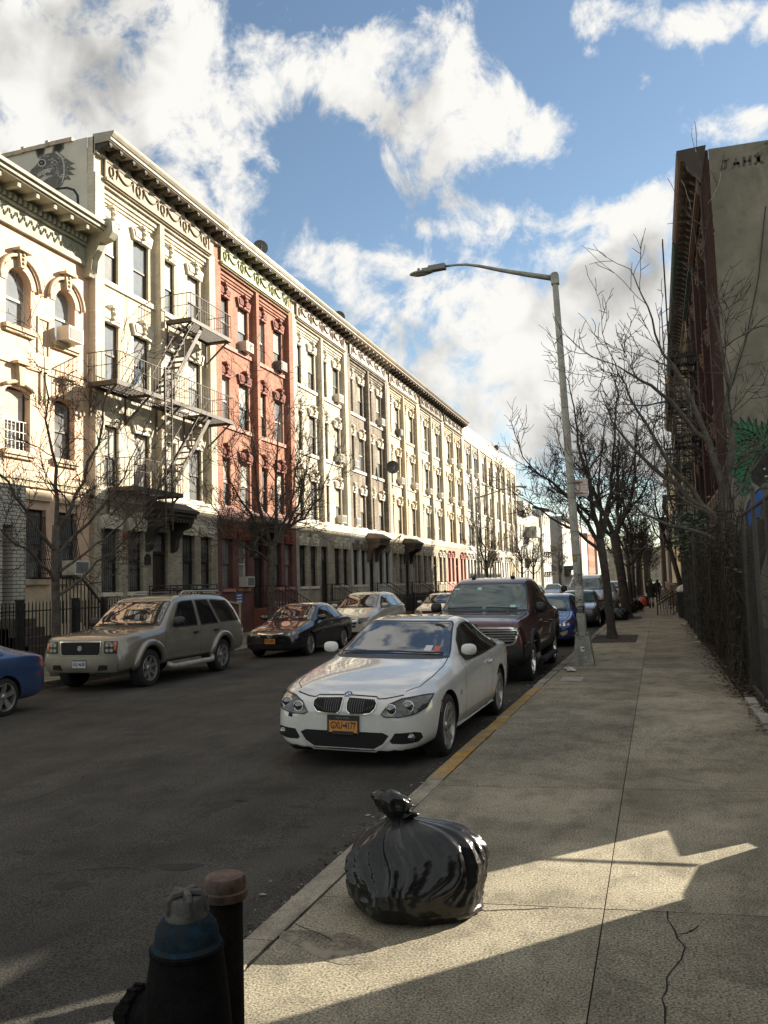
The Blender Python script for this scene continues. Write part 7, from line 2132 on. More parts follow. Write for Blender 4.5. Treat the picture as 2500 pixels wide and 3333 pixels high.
for ax in ('r', 'l'):
    for sg in ([(1.85, 1.18), (2.0, 1.40), (2.3, 1.66), (2.45, 1.70), (2.72, 1.71), (2.72, 1.18)], [(2.80, 1.18), (2.80, 1.71), (3.45, 1.70), (3.60, 1.60), (3.72, 1.30), (3.70, 1.18)]):
        c.add('side_window', m_glasst, ax, [sg], .006, .07); b = MB(); c.line(b, ax, sg, .03, .008, 0, .06, True); b.build('window_visor', m_chrome if ax == 'r' else m_trim, c.t)
    c.add('rear_quarter_fin', m_clad, ax, [[(3.82, 1.2), (3.95, 1.55), (4.55, 1.24), (4.55, 1.18)]], .02, .08)
    c.add('lower_cladding', m_clad, ax, [[(1.5, .42), (3.7, .42), (3.7, .62), (1.5, .62)]], .02, .1)
    b = MB(); c.line(b, ax, [(.05, .76), (1.4, .72), (3.8, .72), (5.4, .74)], .022, .012); b.build('side_moulding', m_chrome if ax == 'r' else m_trim, c.t)
    c.seams([(ax, [(1.55, 1.12), (1.45, .9), (1.5, .45)]), (ax, [(2.76, 1.17), (2.76, .45)]), (ax, [(3.68, 1.15), (3.62, .8), (3.55, .45)]), (ax, [(4.45, 1.2), (4.45, .9)])])
    sgn = 1 if ax == 'r' else -1
    for y in (2.6, 3.45):
        h, nn = c.cast(ax, y, .98); b = MB(); b.tube([(h.x, y - .1, .98), (h.x + sgn * .04, y - .06, .98), (h.x + sgn * .04, y + .06, .98), (h.x, y + .1, .98)], .018, 8); b.build('door_handle', mp, c.t)
    b = MB(); b.box(sgn * .98 if sgn > 0 else -1.10, 1.10 if sgn > 0 else -.98, 1.6, 3.7, .30, .36); b.build('running_board', m_clad, c.t)
    for (y, r_, hw) in c.wheels:
        b = MB(); pts = []
        for k in range(17):
            a = PI * (k / 16) * 1.12 - .19
            yy_, zz_ = y + (r_ + .05) * math.cos(a), hw + (r_ + .05) * math.sin(a)
            h, nn = c.cast(ax, yy_, zz_)
            if h: pts.append(h + Vector((sgn * .0, 0, 0)))
        b.tube(pts, .055, 6); b.build('wheel_arch_flare', m_clad, c.t)
hb = MB(); c.line(hb, 't', [(-.55, .2), (-.5, .8), (-.46, 1.4)], .02, .004); c.line(hb, 't', [(.55, .2), (.5, .8), (.46, 1.4)], .02, .004); hb.build('bonnet_creases', mp, c.body)
c.seams([('t', [(-.80, 1.42), (-.83, .9), (-.80, .3)]), ('t', [(.80, 1.42), (.83, .9), (.80, .3)])])
for sd in (-1, 1):
    fr = [(.13, 1.02), (.70, 1.025), (.82, 1.01), (.865, .96), (.82, .79), (.78, .73), (.70, .71), (.10, .71)]
    fi = [(.15, .99), (.69, .995), (.79, .98), (.83, .945), (.79, .80), (.755, .755), (.69, .74), (.125, .74)]
    if sd < 0: fr, fi = mir(fr), mir(fi)
    o = c.add('grille', m_chrome, 'f', [fr], .02, .05)[0]
    c.add('grille_opening', m_dark, 'f', [fi], .026, .05, parent=o)
    b = MB()
    for q in range(5):
        z = .785 + .044 * q; c.line(b, 'f', [(sd * .14, z), (sd * (.79 + .006 * q), z + .01)], .015, .036)
    b.build('grille_bars', m_chrome, o)
    hl = [(.35, .98), (.68, .985), (.77, .96), (.78, .88), (.70, .78), (.40, .78)]
    c.add('headlight', m_lens, 'f', [hl if sd > 0 else mir(hl)], .029, .05)
    c.add('fog_lamp', m_glassc, 'f', [ell(sd * .66, .53, .06, .06, 16)], .02, .05)
c.add('grille_pillar', m_clad, 'f', [[(-.15, 1.06), (.15, 1.06), (.11, .70), (-.11, .70)]], .03, .06)
c.add('bumper', m_clad, 'f', [[(-.90, .70), (.90, .70), (.91, .52), (.84, .44), (-.84, .44), (-.91, .52)]], .035, .06)
for ax in ('r', 'l'): c.add('bumper', m_clad, ax, [[(.06, .72), (.46, .72), (.46, .45), (.10, .45)]], .02, .06)
c.plate(.62, None, m_platew, None, .05, -.12)
c.wipers([((-.72, 1.285), (-.05, 1.30)), ((.02, 1.30), (.62, 1.285))])
c.stickers('f', [(-.22, 1.63, .08, .05, m_sticker), (.48, 1.30, .10, .05, m_sticker), (.60, 1.30, .06, .05, mat('sticker_blue', (.1, .25, .4), .6)), (-.68, 1.64, .1, .02, m_signw)])
b = MB()
for x in (-.42, .38): b.ball((x, 2.55, 1.88), (.05, .07, .035), 10, 6)
b.build('roof_marker', m_trim, c.t); b = MB(); b.tube([(.38, 2.55, 1.9), (.39, 2.65, 2.02)], .006, 5); b.build('aerial', m_trim, c.t)
c.mirrors(1.78, 1.28, m_trim, sz=(.11, .08, .10))
c.wheel(.40, .27, 'six', rimr=.66, alloy=m_chrome)

# --- beige four by four
gp_ = paint('beige_metallic_paint', (.235, .215, .17), metal=.35, rough=.32, flake=.06, dirt=.05)
ST = [(.00, .45, .76, .68, .70, .95, .99), (.05, .36, .90, .76, .80, 1.02, 1.05), (.14, .34, .955, .84, .84, 1.05, 1.08), (.40, .36, .985, .93, .87, 1.07, 1.10), (.9, .40, .99, 1.0, .88, 1.10, 1.14), (1.40, .40, .99, 1.03, .87, 1.13, 1.17), (1.52, .40, .99, 1.05, .85, 1.17, 1.22), (1.80, .40, .99, 1.08, .79, 1.44, 1.49), (2.12, .40, .99, 1.09, .745, 1.69, 1.74), (2.35, .40, .99, 1.09, .73, 1.76, 1.81), (3.0, .40, .99, 1.10, .73, 1.79, 1.84), (3.8, .40, .99, 1.10, .73, 1.78, 1.83), (4.4, .40, .985, 1.10, .73, 1.74, 1.79), (4.68, .40, .975, 1.10, .74, 1.62, 1.68), (4.92, .42, .95, 1.09, .78, 1.36, 1.40), (5.06, .46, .90, 1.02, .80, 1.14, 1.17), (5.12, .52, .84, .88, .76, .98, 1.0)]
c = Car('beige metallic four by four with roof rack parked in front of the cream tenement', 'four by four', (-10.72, 13.95, zroad(-10.6, 16)), (0, 0, 0), ST, gp_, [(.92, .45, .375), (3.90, .45, .375)])
ws = [(-.79, 1.20), (.79, 1.20), (.70, 1.63), (.66, 1.665), (-.66, 1.665), (-.70, 1.63)]
c.add('windscreen', m_glassc, 'f', [ws], .006, .08); b = MB(); c.line(b, 'f', ws, .035, .005, 0, .06, True); b.build('windscreen_surround', m_trim, c.t)
for ax in ('r', 'l'):
    for sg in ([(1.88, 1.13), (2.02, 1.38), (2.27, 1.63), (2.40, 1.665), (2.85, 1.675), (2.80, 1.13)], [(2.95, 1.13), (2.98, 1.675), (3.50, 1.675), (3.72, 1.13)], [(3.85, 1.15), (3.62, 1.62), (3.66, 1.67), (4.42, 1.63), (4.66, 1.40), (4.78, 1.14)]):
        c.add('side_window', m_glasst, ax, [sg], .006, .07); b = MB(); c.line(b, ax, sg, .022, .007, 0, .06, True); b.build('window_trim', m_trim, c.t)
    c.seams([(ax, [(1.55, 1.08), (1.42, .9), (1.46, .42)]), (ax, [(2.87, 1.12), (2.88, .42)]), (ax, [(3.80, 1.12), (3.62, .85), (3.38, .62), (3.36, .42)]), (ax, [(1.46, .42), (3.36, .42)])])
    b = MB(); c.line(b, ax, [(.1, 1.0), (1.4, 1.06), (4.9, 1.10)], .02, .004); c.line(b, ax, [(1.45, .66), (3.4, .66)], .04, .012); b.build('side_moulding', gp_, c.t)
    sgn = 1 if ax == 'r' else -1
    for y in (2.66, 3.55):
        h, nn = c.cast(ax, y, .98); b = MB(); b.box(min(h.x, h.x + sgn * .03), max(h.x, h.x + sgn * .03), y - .09, y + .09, .96, 1.0); b.build('door_handle', m_trim, c.t)
    b = MB(); b.tube([(sgn * .97, 1.5, .40), (sgn * 1.06, 1.6, .34), (sgn * 1.07, 3.2, .34), (sgn * .98, 3.35, .40)], .06, 8); b.build('running_board', m_galv, c.t)
    for (y, r_, hw) in c.wheels:
        b = MB(); pts = []
        for k in range(19):
            a = PI * (k / 18) * 1.08 - .13
            h, nn = c.cast(ax, y + (r_ + .06) * math.cos(a), hw + (r_ + .06) * math.sin(a))
            if h: pts.append(h)
        b.tube(pts, .07, 8); b.build('wheel_arch_flare', gp_, c.t)
    b = MB(); xx = sgn * .62; b.tube([(xx, 2.6, 1.80), (xx, 2.72, 1.88), (xx, 4.3, 1.87), (xx, 4.45, 1.78)], .022, 8); b.build('roof_rail', m_galv, c.t)
    c.add('tail_light', m_redl, ax, [[(4.92, .86), (5.05, .86), (4.98, 1.08), (4.90, 1.08)]], .006, .05)
b = MB()
for z in (1.92, 2.02): b.tube([(-.55, 3.2, z), (.55, 3.2, z), (.55, 4.4, z), (-.55, 4.4, z), (-.55, 3.2, z)], .016, 6)
for x in (-.55, 0, .55):
    for y in (3.2, 4.4): b.tube([(x, y, 1.80), (x, y, 2.02)], .016, 6)
for k in range(5): b.tube([(-.55, 3.3 + .25 * k, 1.9), (.55, 3.3 + .25 * k, 1.9)], .012, 5)
b.build('roof_rack', m_iron, c.t)
gf = [(-.47, .975), (.47, .975), (.455, .73), (.42, .695), (-.42, .695), (-.455, .73)]
o = c.add('grille', m_chrome, 'f', [gf], .012, .05)[0]
c.add('grille_opening', m_dark, 'f', [[(p[0] * .955, .835 + (p[1] - .835) * .88) for p in gf]], .018, .05, parent=o)
b = MB()
for q in range(6): c.line(b, 'f', [(-.42, .73 + .042 * q), (.42, .73 + .042 * q)], .007, .024)
b.build('grille_bars', m_trim, o)
h, nn = c.cast('f', 0, .84); b = MB(); b.lathe([(.05, 0), (.05, -.012), (.04, -.014), (.04, -.01), (0, -.01)], 20, h + Vector((0, -.026, 0)), 'y'); b.box(-.025, .025, h.y - .042, h.y - .036, .815, .86); b.build('badge', m_galv, o)
for sd in (-1, 1):
    hl = [(.54, .97), (.80, .965), (.80, .745), (.54, .745)]; o = c.add('headlight', m_lens, 'f', [hl if sd > 0 else mir(hl)], .010, .05)[0]
    am = [(.74, .955), (.79, .95), (.79, .80), (.74, .80)]; c.add('turn_signal', m_amber, 'f', [am if sd > 0 else mir(am)], .016, .03, parent=o)
    for (x, z) in ((.60, .90), (.69, .90), (.60, .80), (.69, .80)):
        c.add('lamp_ring', m_galv, 'f', [ell(sd * x, z, .036, .034, 12)], .015, .03, parent=o)
    b = MB(); c.line(b, 'f', hl if sd > 0 else mir(hl), .014, .012, 0, .05, True); b.build('lamp_rim', m_trim, o)
    c.add('bumper_vent', m_dark, 'f', [[(sd * .36, .42), (sd * .58, .42), (sd * .58, .51), (sd * .36, .51)][::sd]], .012, .05)
c.add('bumper', gp_, 'f', [[(-.80, .68), (-.4, .66), (.4, .66), (.80, .68), (.83, .56), (.78, .40), (-.78, .40), (-.83, .56)]], .035, .07)
for sd in (-1, 1): c.add('bumper_vent', m_dark, 'f', [[(sd * .40, .43), (sd * .62, .44), (sd * .62, .52), (sd * .44, .52)][::sd]], .040, .05)
c.plate(.545, 'EXJ 4628', m_platew, None, .05)
c.stickers('f', [(.42, 1.27, .10, .055, m_sticker), (.54, 1.27, .05, .05, mat('sticker_red', (.5, .1, .08), .6))])
c.wipers([((-.7, 1.22), (-.05, 1.23)), ((.02, 1.23), (.65, 1.22))])
c.mirrors(1.86, 1.24, m_trim, sz=(.14, .09, .10))
c.wheel(.38, .27, 'seven', rimr=.66)

# --- a generic saloon / hatch body used, in different trims, for the smaller cars
def saloon(L_=4.5, W_=1.76, H_=1.46, kind='saloon', nose=.74):
    k = L_ / 4.5; h = H_ / 1.46; w_ = W_ / 2
    f = [(.00, .28, .58, .50, .50, .58, .61), (.04, .22, .72, .56, .62, .65, .68), (.14, .19, .80, .63, .68, .71, .74), (.40, .18, .855, .71, .72, .79, .82), (.85, .18, .88, .78, .73, .87, .90), (1.15, .18, .88, .83, .73, .92, .96), (1.30, .18, .88, .86, .71, .96, 1.0), (1.65, .18, .88, .89, .65, 1.16, 1.20), (2.0, .18, .88, .91, .60, 1.34, 1.38), (2.2, .18, .88, .92, .585, 1.39, 1.43), (2.6, .18, .88, .93, .575, 1.415, 1.46)]
    r_ = {'saloon': [(3.1, .18, .88, .94, .57, 1.38, 1.43), (3.45, .18, .88, .95, .57, 1.25, 1.30), (3.75, .18, .875, .96, .62, 1.09, 1.13), (3.95, .18, .87, .96, .68, 1.02, 1.04), (4.3, .2, .84, .94, .68, .99, 1.01), (4.44, .25, .77, .88, .64, .95, .97), (4.5, .3, .66, .76, .56, .84, .87)],
         'crossover': [(3.2, .18, .88, .95, .58, 1.41, 1.455), (3.7, .18, .88, .97, .58, 1.37, 1.41), (4.0, .18, .87, .98, .58, 1.30, 1.34), (4.22, .2, .85, .98, .62, 1.14, 1.17), (4.38, .22, .82, .94, .68, 1.0, 1.02), (4.46, .25, .76, .85, .66, .88, .9), (4.5, .32, .68, .72, .6, .75, .78)],
         'coupe': [(3.0, .18, .88, .94, .56, 1.36, 1.41), (3.4, .18, .885, .95, .55, 1.22, 1.27), (3.8, .18, .885, .96, .58, 1.08, 1.11), (4.1, .18, .87, .96, .66, 1.01, 1.03), (4.35, .2, .82, .92, .66, .97, .99), (4.46, .25, .75, .84, .6, .9, .92), (4.5, .3, .64, .74, .54, .82, .85)],
         'van': [(3.2, .2, .88, .96, .66, 1.44, 1.47), (3.8, .2, .88, .96, .66, 1.44, 1.47), (4.3, .2, .88, .96, .66, 1.42, 1.45), (4.46, .22, .84, .95, .66, 1.32, 1.36), (4.5, .3, .78, .85, .62, 1.1, 1.12)]}[kind]
    return [(y * k, zb, w2 * w_ / .88, zs_ * h, wt * w_ / .88, zr * h, zt * h) for y, zb, w2, zs_, wt, zr, zt in f + r_]
def dress(c, k, h, w_, kind, glass_m=None, style='ten', rimr=.72, R_=.32, plate=None, ptxt=None, mirror_m=None, full=True, trim_m=None, handle=None):
    glass_m = glass_m or m_glassc; g = w_ / .88
    ws = [(-.66 * g, .985 * h), (.66 * g, .985 * h), (.565 * g, 1.32 * h), (.53 * g, 1.345 * h), (-.53 * g, 1.345 * h), (-.565 * g, 1.32 * h)]
    c.add('windscreen', glass_m, 'f', [ws], .006, .07); b = MB(); c.line(b, 'f', ws, .03, .005, 0, .06, True); b.build('windscreen_surround', m_trim, c.t)
    if kind == 'crossover': sides = ([(1.50, .96), (1.68, 1.10), (2.0, 1.28), (2.2, 1.32), (2.42, 1.33), (2.40, .96)], [(2.50, .97), (2.52, 1.33), (3.10, 1.325), (3.28, .99)], [(3.38, 1.0), (3.22, 1.32), (3.7, 1.27), (4.0, 1.10), (4.06, 1.03)])
    elif kind == 'van': sides = ([(1.5, .98), (1.7, 1.14), (2.0, 1.31), (2.3, 1.33), (2.3, .98)], [(2.4, .98), (2.4, 1.33), (3.2, 1.33), (3.2, .98)], [(3.3, .98), (3.3, 1.33), (4.2, 1.32), (4.25, .98)])
    elif kind == 'coupe': sides = ([(1.52, .95), (1.7, 1.10), (2.0, 1.26), (2.3, 1.32), (2.6, 1.32), (2.6, .97)], [(2.68, .98), (2.68, 1.31), (3.0, 1.26), (3.3, 1.10), (3.42, 1.01)])
    else: sides = ([(1.50, .95), (1.68, 1.09), (2.0, 1.27), (2.25, 1.33), (2.5, 1.335), (2.48, .96)], [(2.58, .97), (2.60, 1.335), (3.0, 1.30), (3.28, 1.16), (3.34, .99)], [(3.42, .995), (3.36, 1.14), (3.55, 1.04), (3.58, 1.005)])
    for ax in ('r', 'l'):
        for sg in sides:
            p = [(y * k, z * h) for y, z in sg]; c.add('side_window', m_glasst if full != 2 else m_glassc, ax, [p], .006, .07)
            b = MB(); c.line(b, ax, p, .02, .007, 0, .06, True); b.build('window_trim', trim_m or m_trim, c.t)
        if full:
            dl = [(ax, [(1.38 * k, .88 * h), (1.28 * k, .7 * h), (1.28 * k, .30)]), (ax, [(2.52 * k, .94 * h), (2.52 * k, .30)])]
            if kind != 'coupe': dl.append((ax, [(3.36 * k, .97 * h), (3.22 * k, .7 * h), (3.0 * k, .40)]))
            c.seams(dl)
            sgn = 1 if ax == 'r' else -1
            for y in ((2.35,) if kind == 'coupe' else (2.35, 3.2)):
                hh, nn = c.cast(ax, y * k, .84 * h)
                if hh: b = MB(); b.tube([(hh.x, (y - .08) * k, .84 * h), (hh.x + sgn * .035, (y - .04) * k, .84 * h), (hh.x + sgn * .035, (y + .06) * k, .845 * h), (hh.x, (y + .1) * k, .845 * h)], .015, 7); b.build('door_handle', handle or c.paint, c.t)
            c.add('tail_light', m_redl, ax, [[(4.20 * k, .74 * h), (4.42 * k, .72 * h), (4.40 * k, .9 * h), (4.22 * k, .92 * h)]], .006, .06)
    if full:
        c.seams([('t', [(-.64 * g, 1.25 * k), (-.68 * g, .8 * k), (-.64 * g, .35 * k)]), ('t', [(.64 * g, 1.25 * k), (.68 * g, .8 * k), (.64 * g, .35 * k)])])
        c.wipers([((-.58 * g, 1.0 * h), (-.02, 1.01 * h)), ((.03, 1.01 * h), (.56 * g, 1.0 * h))])
    c.mirrors(1.55 * k, 1.02 * h, mirror_m or c.paint)
    c.wheel(R_, .21, style, rimr=rimr)

# --- black saloon
bp = paint('black_paint', (.010, .010, .012), rough=.22, flake=.1)
c = Car('glossy black saloon with orange plate behind the beige four by four', 'car', (-10.15, 21.2, zroad(-10, 23)), (0, 0, 0), saloon(4.5, 1.755, 1.46), bp, [(.86, .355, .315), (3.50, .355, .315)])
dress(c, 1, 1, .8775, 'saloon', style='ten')
c.add('upper_grille', m_dark, 'f', [[(-.34, .655), (.34, .655), (.24, .555), (-.24, .555)]], .006, .04)
b = MB(); c.line(b, 'f', [(-.38, .665), (-.2, .648), (0, .64), (.2, .648), (.38, .665)], .03, .014); b.build('chrome_strip', m_chrome, c.t)
h, nn = c.cast('f', 0, .61); b = MB(); yy_ = h.y - .02
b.tube([(.075 * math.cos(2 * PI * q / 22), yy_, .61 + .058 * math.sin(2 * PI * q / 22)) for q in range(23)], .009, 5); b.tube([(-.06, yy_, .63), (-.03, yy_, .625), (0, yy_, .59), (.03, yy_, .625), (.06, yy_, .63)], .008, 5); b.build('badge', m_chrome, c.t)
for sd in (-1, 1):
    hl = [(.46, .60), (.66, .60), (.745, .66), (.76, .73), (.66, .715), (.52, .665)]; o = c.add('headlight', m_lens, 'f', [hl if sd > 0 else mir(hl)], .008, .04)[0]
    for x, z in ((.56, .635), (.66, .665)): c.add('lamp_ring', m_galv, 'f', [ell(sd * x, z, .038, .036, 14)], .013, .03, parent=o)
    sgn = sd; b = MB(); c.line(b, 'r' if sd > 0 else 'l', [(1.35, .60), (3.3, .63)], .014, .008); b.build('side_moulding', m_chrome, c.t)
c.add('lower_intake', m_dark, 'f', [[(-.45, .36), (.45, .36), (.36, .26), (-.36, .26)]], .004, .05)
c.plate(.47, 'FTL 5032', m_plate, None, .015)
c.stickers('f', [(.40, 1.06, .10, .03, m_signw), (.40, 1.015, .09, .04, mat('sticker_red', (.5, .1, .08), .6))])

# --- cream crossover
cp_ = paint('cream_white_paint', (.52, .49, .41), rough=.26, flake=.03)
c = Car('cream white crossover with blue glinting chrome bar grille behind the black saloon', 'car', (-10.45, 27.8, zroad(-10.4, 30)), (0, 0, 0), saloon(4.7, 1.92, 1.70, 'crossover'), cp_, [(.93, .40, .36), (3.76, .40, .36)])
dress(c, 4.7 / 4.5, 1.70 / 1.46, .96, 'crossover', style='five', R_=.365, full=2)
o = c.add('grille', m_chrome, 'f', [[(-.46, .80), (.46, .80), (.43, .60), (-.43, .60)]], .012, .05)[0]
b = MB()
for q in range(3): c.line(b, 'f', [(-.43, .645 + .055 * q), (.43, .645 + .055 * q)], .014, .018)
b.build('grille_gaps', mat('grille_blue_black', (.02, .03, .06), .4), o)
for sd in (-1, 1):
    hl = [(.50, .80), (.76, .82), (.83, .84), (.80, .70), (.52, .60)]; o = c.add('headlight', m_lens, 'f', [hl if sd > 0 else mir(hl)], .010, .05)[0]
    am = [(.72, .81), (.81, .83), (.79, .74), (.72, .72)]; c.add('turn_signal', m_redl, 'f', [am if sd > 0 else mir(am)], .014, .04, parent=o)
c.add('lower_grille', m_dark, 'f', [[(-.42, .555), (.42, .555), (.40, .49), (-.40, .49)]], .008, .05)
c.add('bumper_base', m_clad, 'f', [[(-.80, .34), (.80, .34), (.74, .24), (-.74, .24)]], .012, .06)
b = MB(); b.tube([(0, 2.6, 1.68), (0, 2.68, 1.78)], .008, 5); b.ball((0, 2.6, 1.69), (.03, .04, .02), 8, 5); b.build('aerial', m_trim, c.t)
# --- white saloon beyond it
sp = paint('white_paint_gloss', (.56, .55, .51), rough=.25, flake=.02)
c = Car('white saloon with narrow grille half hidden behind the maroon pickup', 'car', (-10.45, 39.4, zroad(-10.4, 41)), (0, 0, 0), saloon(4.8, 1.80, 1.48), sp, [(.92, .35, .31), (3.73, .35, .31)])
dress(c, 4.8 / 4.5, 1.48 / 1.46, .90, 'saloon', style='ten')
o = c.add('grille', m_dark, 'f', [[(-.40, .66), (.40, .66), (.34, .56), (-.34, .56)]], .006, .05)[0]
b = MB(); c.line(b, 'f', [(-.36, .61), (.36, .61)], .02, .012); b.build('grille_bar', m_redl, o)
for sd in (-1, 1):
    hl = [(.46, .58), (.70, .60), (.78, .70), (.66, .71), (.50, .66)]; c.add('headlight', m_lens, 'f', [hl if sd > 0 else mir(hl)], .008, .05)
# --- blue coupe entering from the left edge
blp = paint('mid_blue_paint', (.03, .07, .17), metal=.35, rough=.28, flake=.06)
c = Car('mid blue coupe cut off by the left edge of the view', 'car', (-10.62, 7.7, zroad(-10.5, 10)), (0, 0, 0), saloon(4.3, 1.68, 1.38, 'coupe'), blp, [(.80, .335, .295), (3.25, .335, .295)])
dress(c, 4.3 / 4.5, 1.38 / 1.46, .84, 'coupe', style='five', R_=.30, full=2)
b = MB(); c.line(b, 'r', [(.5, .42), (2.9, .44)], .02, .01); b.build('side_moulding', blp, c.t)
c.add('rear_side_marker', m_redl, 'r', [[(3.95, .56), (4.05, .56), (4.05, .60), (3.95, .60)]], .006, .04)
for sd in (-1, 1):
    hl = [(.46, .56), (.70, .58), (.74, .66), (.5, .63)]; c.add('headlight', m_lens, 'f', [hl if sd > 0 else mir(hl)], .008, .05)
# --- deep blue hatchback past the pickup
dbp = paint('deep_blue_paint', (.016, .035, .17), metal=.3, rough=.25, flake=.06)
c = Car('deep blue hatchback with swept headlights between the pickup and the lamp pole', 'car', (-3.02, 22.95, zroad(-3, 25)), (0, 0, 0), saloon(4.4, 1.79, 1.42, 'crossover'), dbp, [(.85, .36, .32), (3.5, .36, .32)])
dress(c, 4.4 / 4.5, 1.42 / 1.46, .895, 'crossover', m_glassg, style='five', R_=.32)
c.add('grille', m_dark, 'f', [[(-.36, .52), (.36, .52), (.52, .34), (.40, .27), (-.40, .27), (-.52, .34)]], .005, .05)
b = MB(); c.line(b, 'f', [(-.36, .53), (.36, .53), (.53, .34), (.40, .26), (-.40, .26), (-.53, .34), (-.36, .53)], .014, .008); b.build('grille_surround', dbp, c.t)
for sd in (-1, 1):
    hl = [(.42, .60), (.60, .585), (.72, .62), (.79, .73), (.72, .735), (.58, .68)]; o = c.add('headlight', m_chrome, 'f', [hl if sd > 0 else mir(hl)], .009, .04)[0]
    c.add('lamp_ring', m_lens, 'f', [ell(sd * .66, .645, .04, .04, 14)], .014, .03, parent=o); c.add('lamp_ring', m_lens, 'f', [ell(sd * .55, .625, .035, .03, 14)], .014, .03, parent=o)
    fg = [(.46, .40), (.70, .47), (.66, .37), (.56, .33)]; c.add('fog_lamp', mat('yellow_fog_lens', (.35, .30, .10), .25), 'f', [fg if sd > 0 else mir(fg)], .007, .04)
# --- brown saloon behind the lamp pole
brp = paint('bronze_brown_paint', (.075, .05, .042), metal=.4, rough=.3, flake=.08)
c = Car('bronze brown saloon behind the stickered lamp pole', 'car', (-3.0, 32.6, zroad(-3, 35)), (0, 0, 0), saloon(4.5, 1.75, 1.42), brp, [(.86, .35, .31), (3.5, .35, .31)])
dress(c, 1, 1.42 / 1.46, .875, 'saloon', m_glassg, style='five')
c.add('grille', m_dark, 'f', [[(-.38, .62), (.38, .62), (.34, .54), (-.34, .54)]], .006, .05)
c.add('bumper', m_trim, 'f', [[(-.76, .46), (.76, .46), (.70, .26), (-.70, .26)]], .02, .06)
for sd in (-1, 1):
    hl = [(.44, .55), (.76, .56), (.78, .66), (.46, .64)]; c.add('headlight', m_lens, 'f', [hl if sd > 0 else mir(hl)], .009, .05)
# --- silver white van
vp = paint('silver_white_paint', (.50, .50, .48), rough=.3, flake=.04)
vs_ = [(y, zb, w2 * .98 / .88, zs_ * 1.36, wt * 1.12, zr * 1.40, zt * 1.40) for y, zb, w2, zs_, wt, zr, zt in saloon(4.9, 1.76, 1.46, 'van')]
c = Car('silver white passenger van with broad windscreen behind the brown saloon', 'van', (-3.12, 38.2, zroad(-3, 40)), (0, 0, 0), vs_, vp, [(.95, .40, .35), (3.95, .40, .35)])
k_ = 4.9 / 4.5
ws = [(-.80, 1.38), (.80, 1.38), (.70, 1.84), (-.70, 1.84)]; c.add('windscreen', m_glassg, 'f', [ws], .006, .08); b = MB(); c.line(b, 'f', ws, .05, .005, 0, .08, True); b.build('windscreen_surround', m_trim, c.t)
for ax in ('r', 'l'):
    for sg in ([(1.7, 1.36), (1.95, 1.62), (2.3, 1.84), (2.6, 1.86), (2.6, 1.36)], [(2.7, 1.36), (2.7, 1.86), (3.6, 1.86), (3.6, 1.36)], [(3.7, 1.36), (3.7, 1.86), (4.6, 1.84), (4.6, 1.36)]): c.add('side_window', m_glasst, ax, [sg], .006, .08)
c.add('grille', m_dark, 'f', [[(-.42, .86), (.42, .86), (.40, .72), (-.40, .72)]], .006, .06); c.add('bumper', m_trim, 'f', [[(-.82, .58), (.82, .58), (.76, .32), (-.76, .32)]], .02, .07)
for sd in (-1, 1):
    hl = [(.52, .74), (.82, .76), (.84, .92), (.54, .88)]; c.add('headlight', m_lens, 'f', [hl if sd > 0 else mir(hl)], .009, .06)
c.mirrors(1.55, 1.42, m_trim, sz=(.14, .08, .15)); c.wheel(.35, .22, 'steel', rimr=.65)
# --- cars farther along both kerbs: copies of simple saloons
slv = paint('silver_paint', (.36, .37, .36), metal=.4, rough=.3)
def far_car(label, x, y, m, kind='saloon', L_=4.5, H_=1.48):
    c = Car(label, 'car', (x, y, zroad(x, y + 2)), (0, 0, 0), saloon(L_, 1.78, H_, kind), m, [(.88 * L_ / 4.5, .36, .32), (3.5 * L_ / 4.5, .36, .32)], sub=1)
    dress(c, L_ / 4.5, H_ / 1.46, .89, kind, m_glassg, style='five', full=0)
    for sd in (-1, 1):
        hl = [(.46, .58), (.72, .60), (.78, .70), (.50, .66)]; c.add('headlight', m_lens, 'f', [hl if sd > 0 else mir(hl)], .008, .08)
    c.add('grille', m_dark, 'f', [[(-.36, .66), (.36, .66), (.32, .54), (-.32, .54)]], .006, .08)
    return c
SIL = far_car('silver crossover parked beyond the van', -2.95, 46.5, slv, 'crossover', 4.6, 1.72)
GRY = far_car('grey saloon parked far along the shady kerb', -3.0, 53.5, paint('mid_grey_paint', (.10, .105, .11), metal=.4), 'saloon')
def copy_car(src, x, y, label):
    return tag(dup(src.t, (x, y, zroad(x, y + 2))), label)
copy_car(SIL, -2.95, 60, 'second silver crossover along the shady kerb')
copy_car(GRY, -3.0, 66.5, 'second grey saloon along the shady kerb')
copy_car(SIL, -2.95, 73, 'third silver crossover along the shady kerb')
copy_car(GRY, -3.0, 80, 'third grey saloon along the shady kerb')
copy_car(SIL, -2.95, 88, 'last silver crossover visible along the shady kerb')
copy_car(SIL, -10.0, 84, 'silver crossover facing the camera far down the sunlit kerb')
copy_car(GRY, -10.5, 48, 'grey saloon parked beyond the white one on the sunlit side')
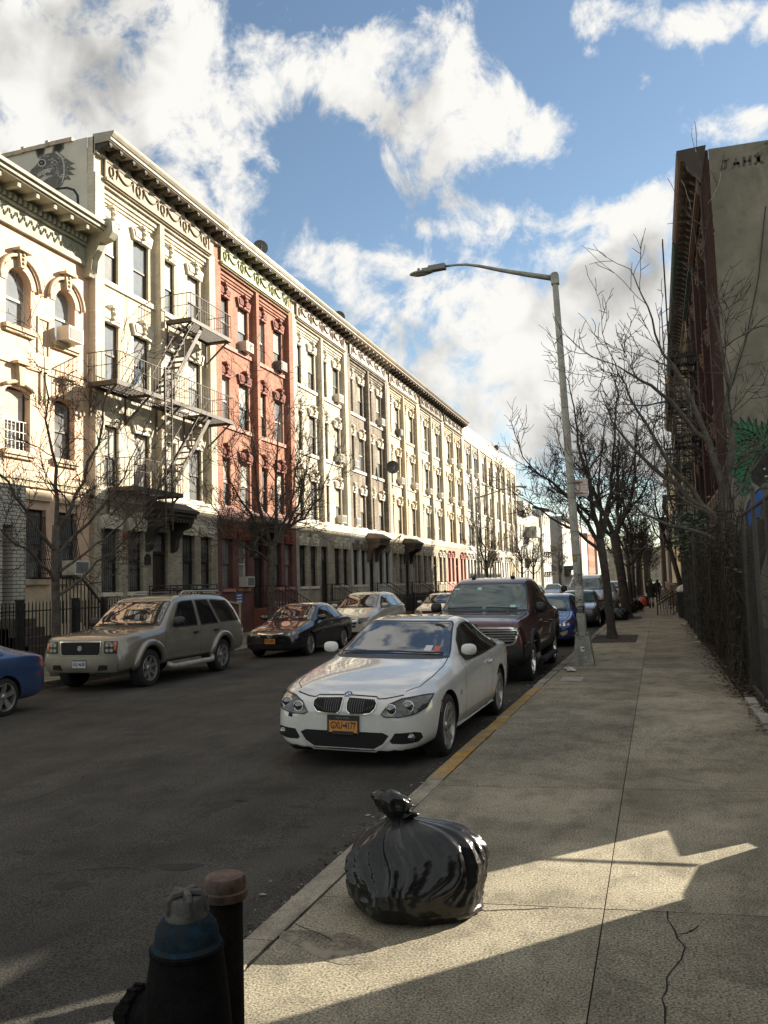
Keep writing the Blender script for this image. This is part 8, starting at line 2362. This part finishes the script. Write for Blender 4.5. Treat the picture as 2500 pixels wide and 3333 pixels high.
copy_car(SIL, -10.5, 56, 'silver crossover near the distant street lamp')
copy_car(GRY, -10.5, 64, 'grey saloon before the white flat topped tenements')
copy_car(SIL, -10.5, 73, 'silver crossover before the white flat topped tenements')
copy_car(GRY, -9.6, 95, 'dark saloon far down the sunlit kerb')
# --- motorcycle under a dark cover between the crossover and the white saloon
t = thing('motorcycle', 'dark motorcycle standing on the far sidewalk between the crossover and the white saloon', 'motorcycle', (-12.5, 36.3, zleft(-12.5, 36)), (0, 0, R(25)))
for y in (.0, 1.4):
    b = MB(); b.lathe([(.22, -.06), (.30, -.065), (.315, 0), (.30, .065), (.22, .06)], 28, (0, y, .315), 'x'); o = b.build('wheel', m_tyre, t); b = MB(); b.lathe([(.22, -.03), (.22, .03), (.19, .03), (.19, -.03)], 24, (0, y, .315), 'x')
    for k in range(6): b.bar((0, y, .315), (0, y + .2 * math.cos(k * PI / 3), .315 + .2 * math.sin(k * PI / 3)), .02)
    b.build('rim', m_galv, o)
b = MB(); b.ball((0, .55, .82), (.16, .30, .17), 14, 8); b.build('fuel_tank', bp, t)
b = MB(); b.hexa([(-.12, .8, .72), (.12, .8, .72), (.10, 1.6, .82), (-.10, 1.6, .82)], [(-.14, .8, .80), (.14, .8, .80), (.11, 1.6, .92), (-.11, 1.6, .92)]); b.build('seat', m_trim, t)
b = MB(); b.box(-.2, .2, .45, .95, .28, .66); b.tube([(.18, .5, .3), (.2, 1.0, .26), (.2, 1.6, .35)], .05, 8); b.build('engine', m_galv, t)
b = MB(); b.tube([(-.05, 0, .32), (-.06, .28, .95)], .03, 8); b.tube([(.05, 0, .32), (.06, .28, .95)], .03, 8); b.tube([(-.38, .38, 1.08), (-.2, .28, 1.04), (.2, .28, 1.04), (.38, .38, 1.08)], .018, 7); b.build('fork', m_galv, t)
b = MB(); b.ball((0, .14, .92), (.13, .12, .13), 12, 8); b.build('headlight', m_lens, t)
b = MB(); b.ball((0, .1, 1.12), (.2, .05, .14), 10, 6); b.build('windshield', m_glassc, t)
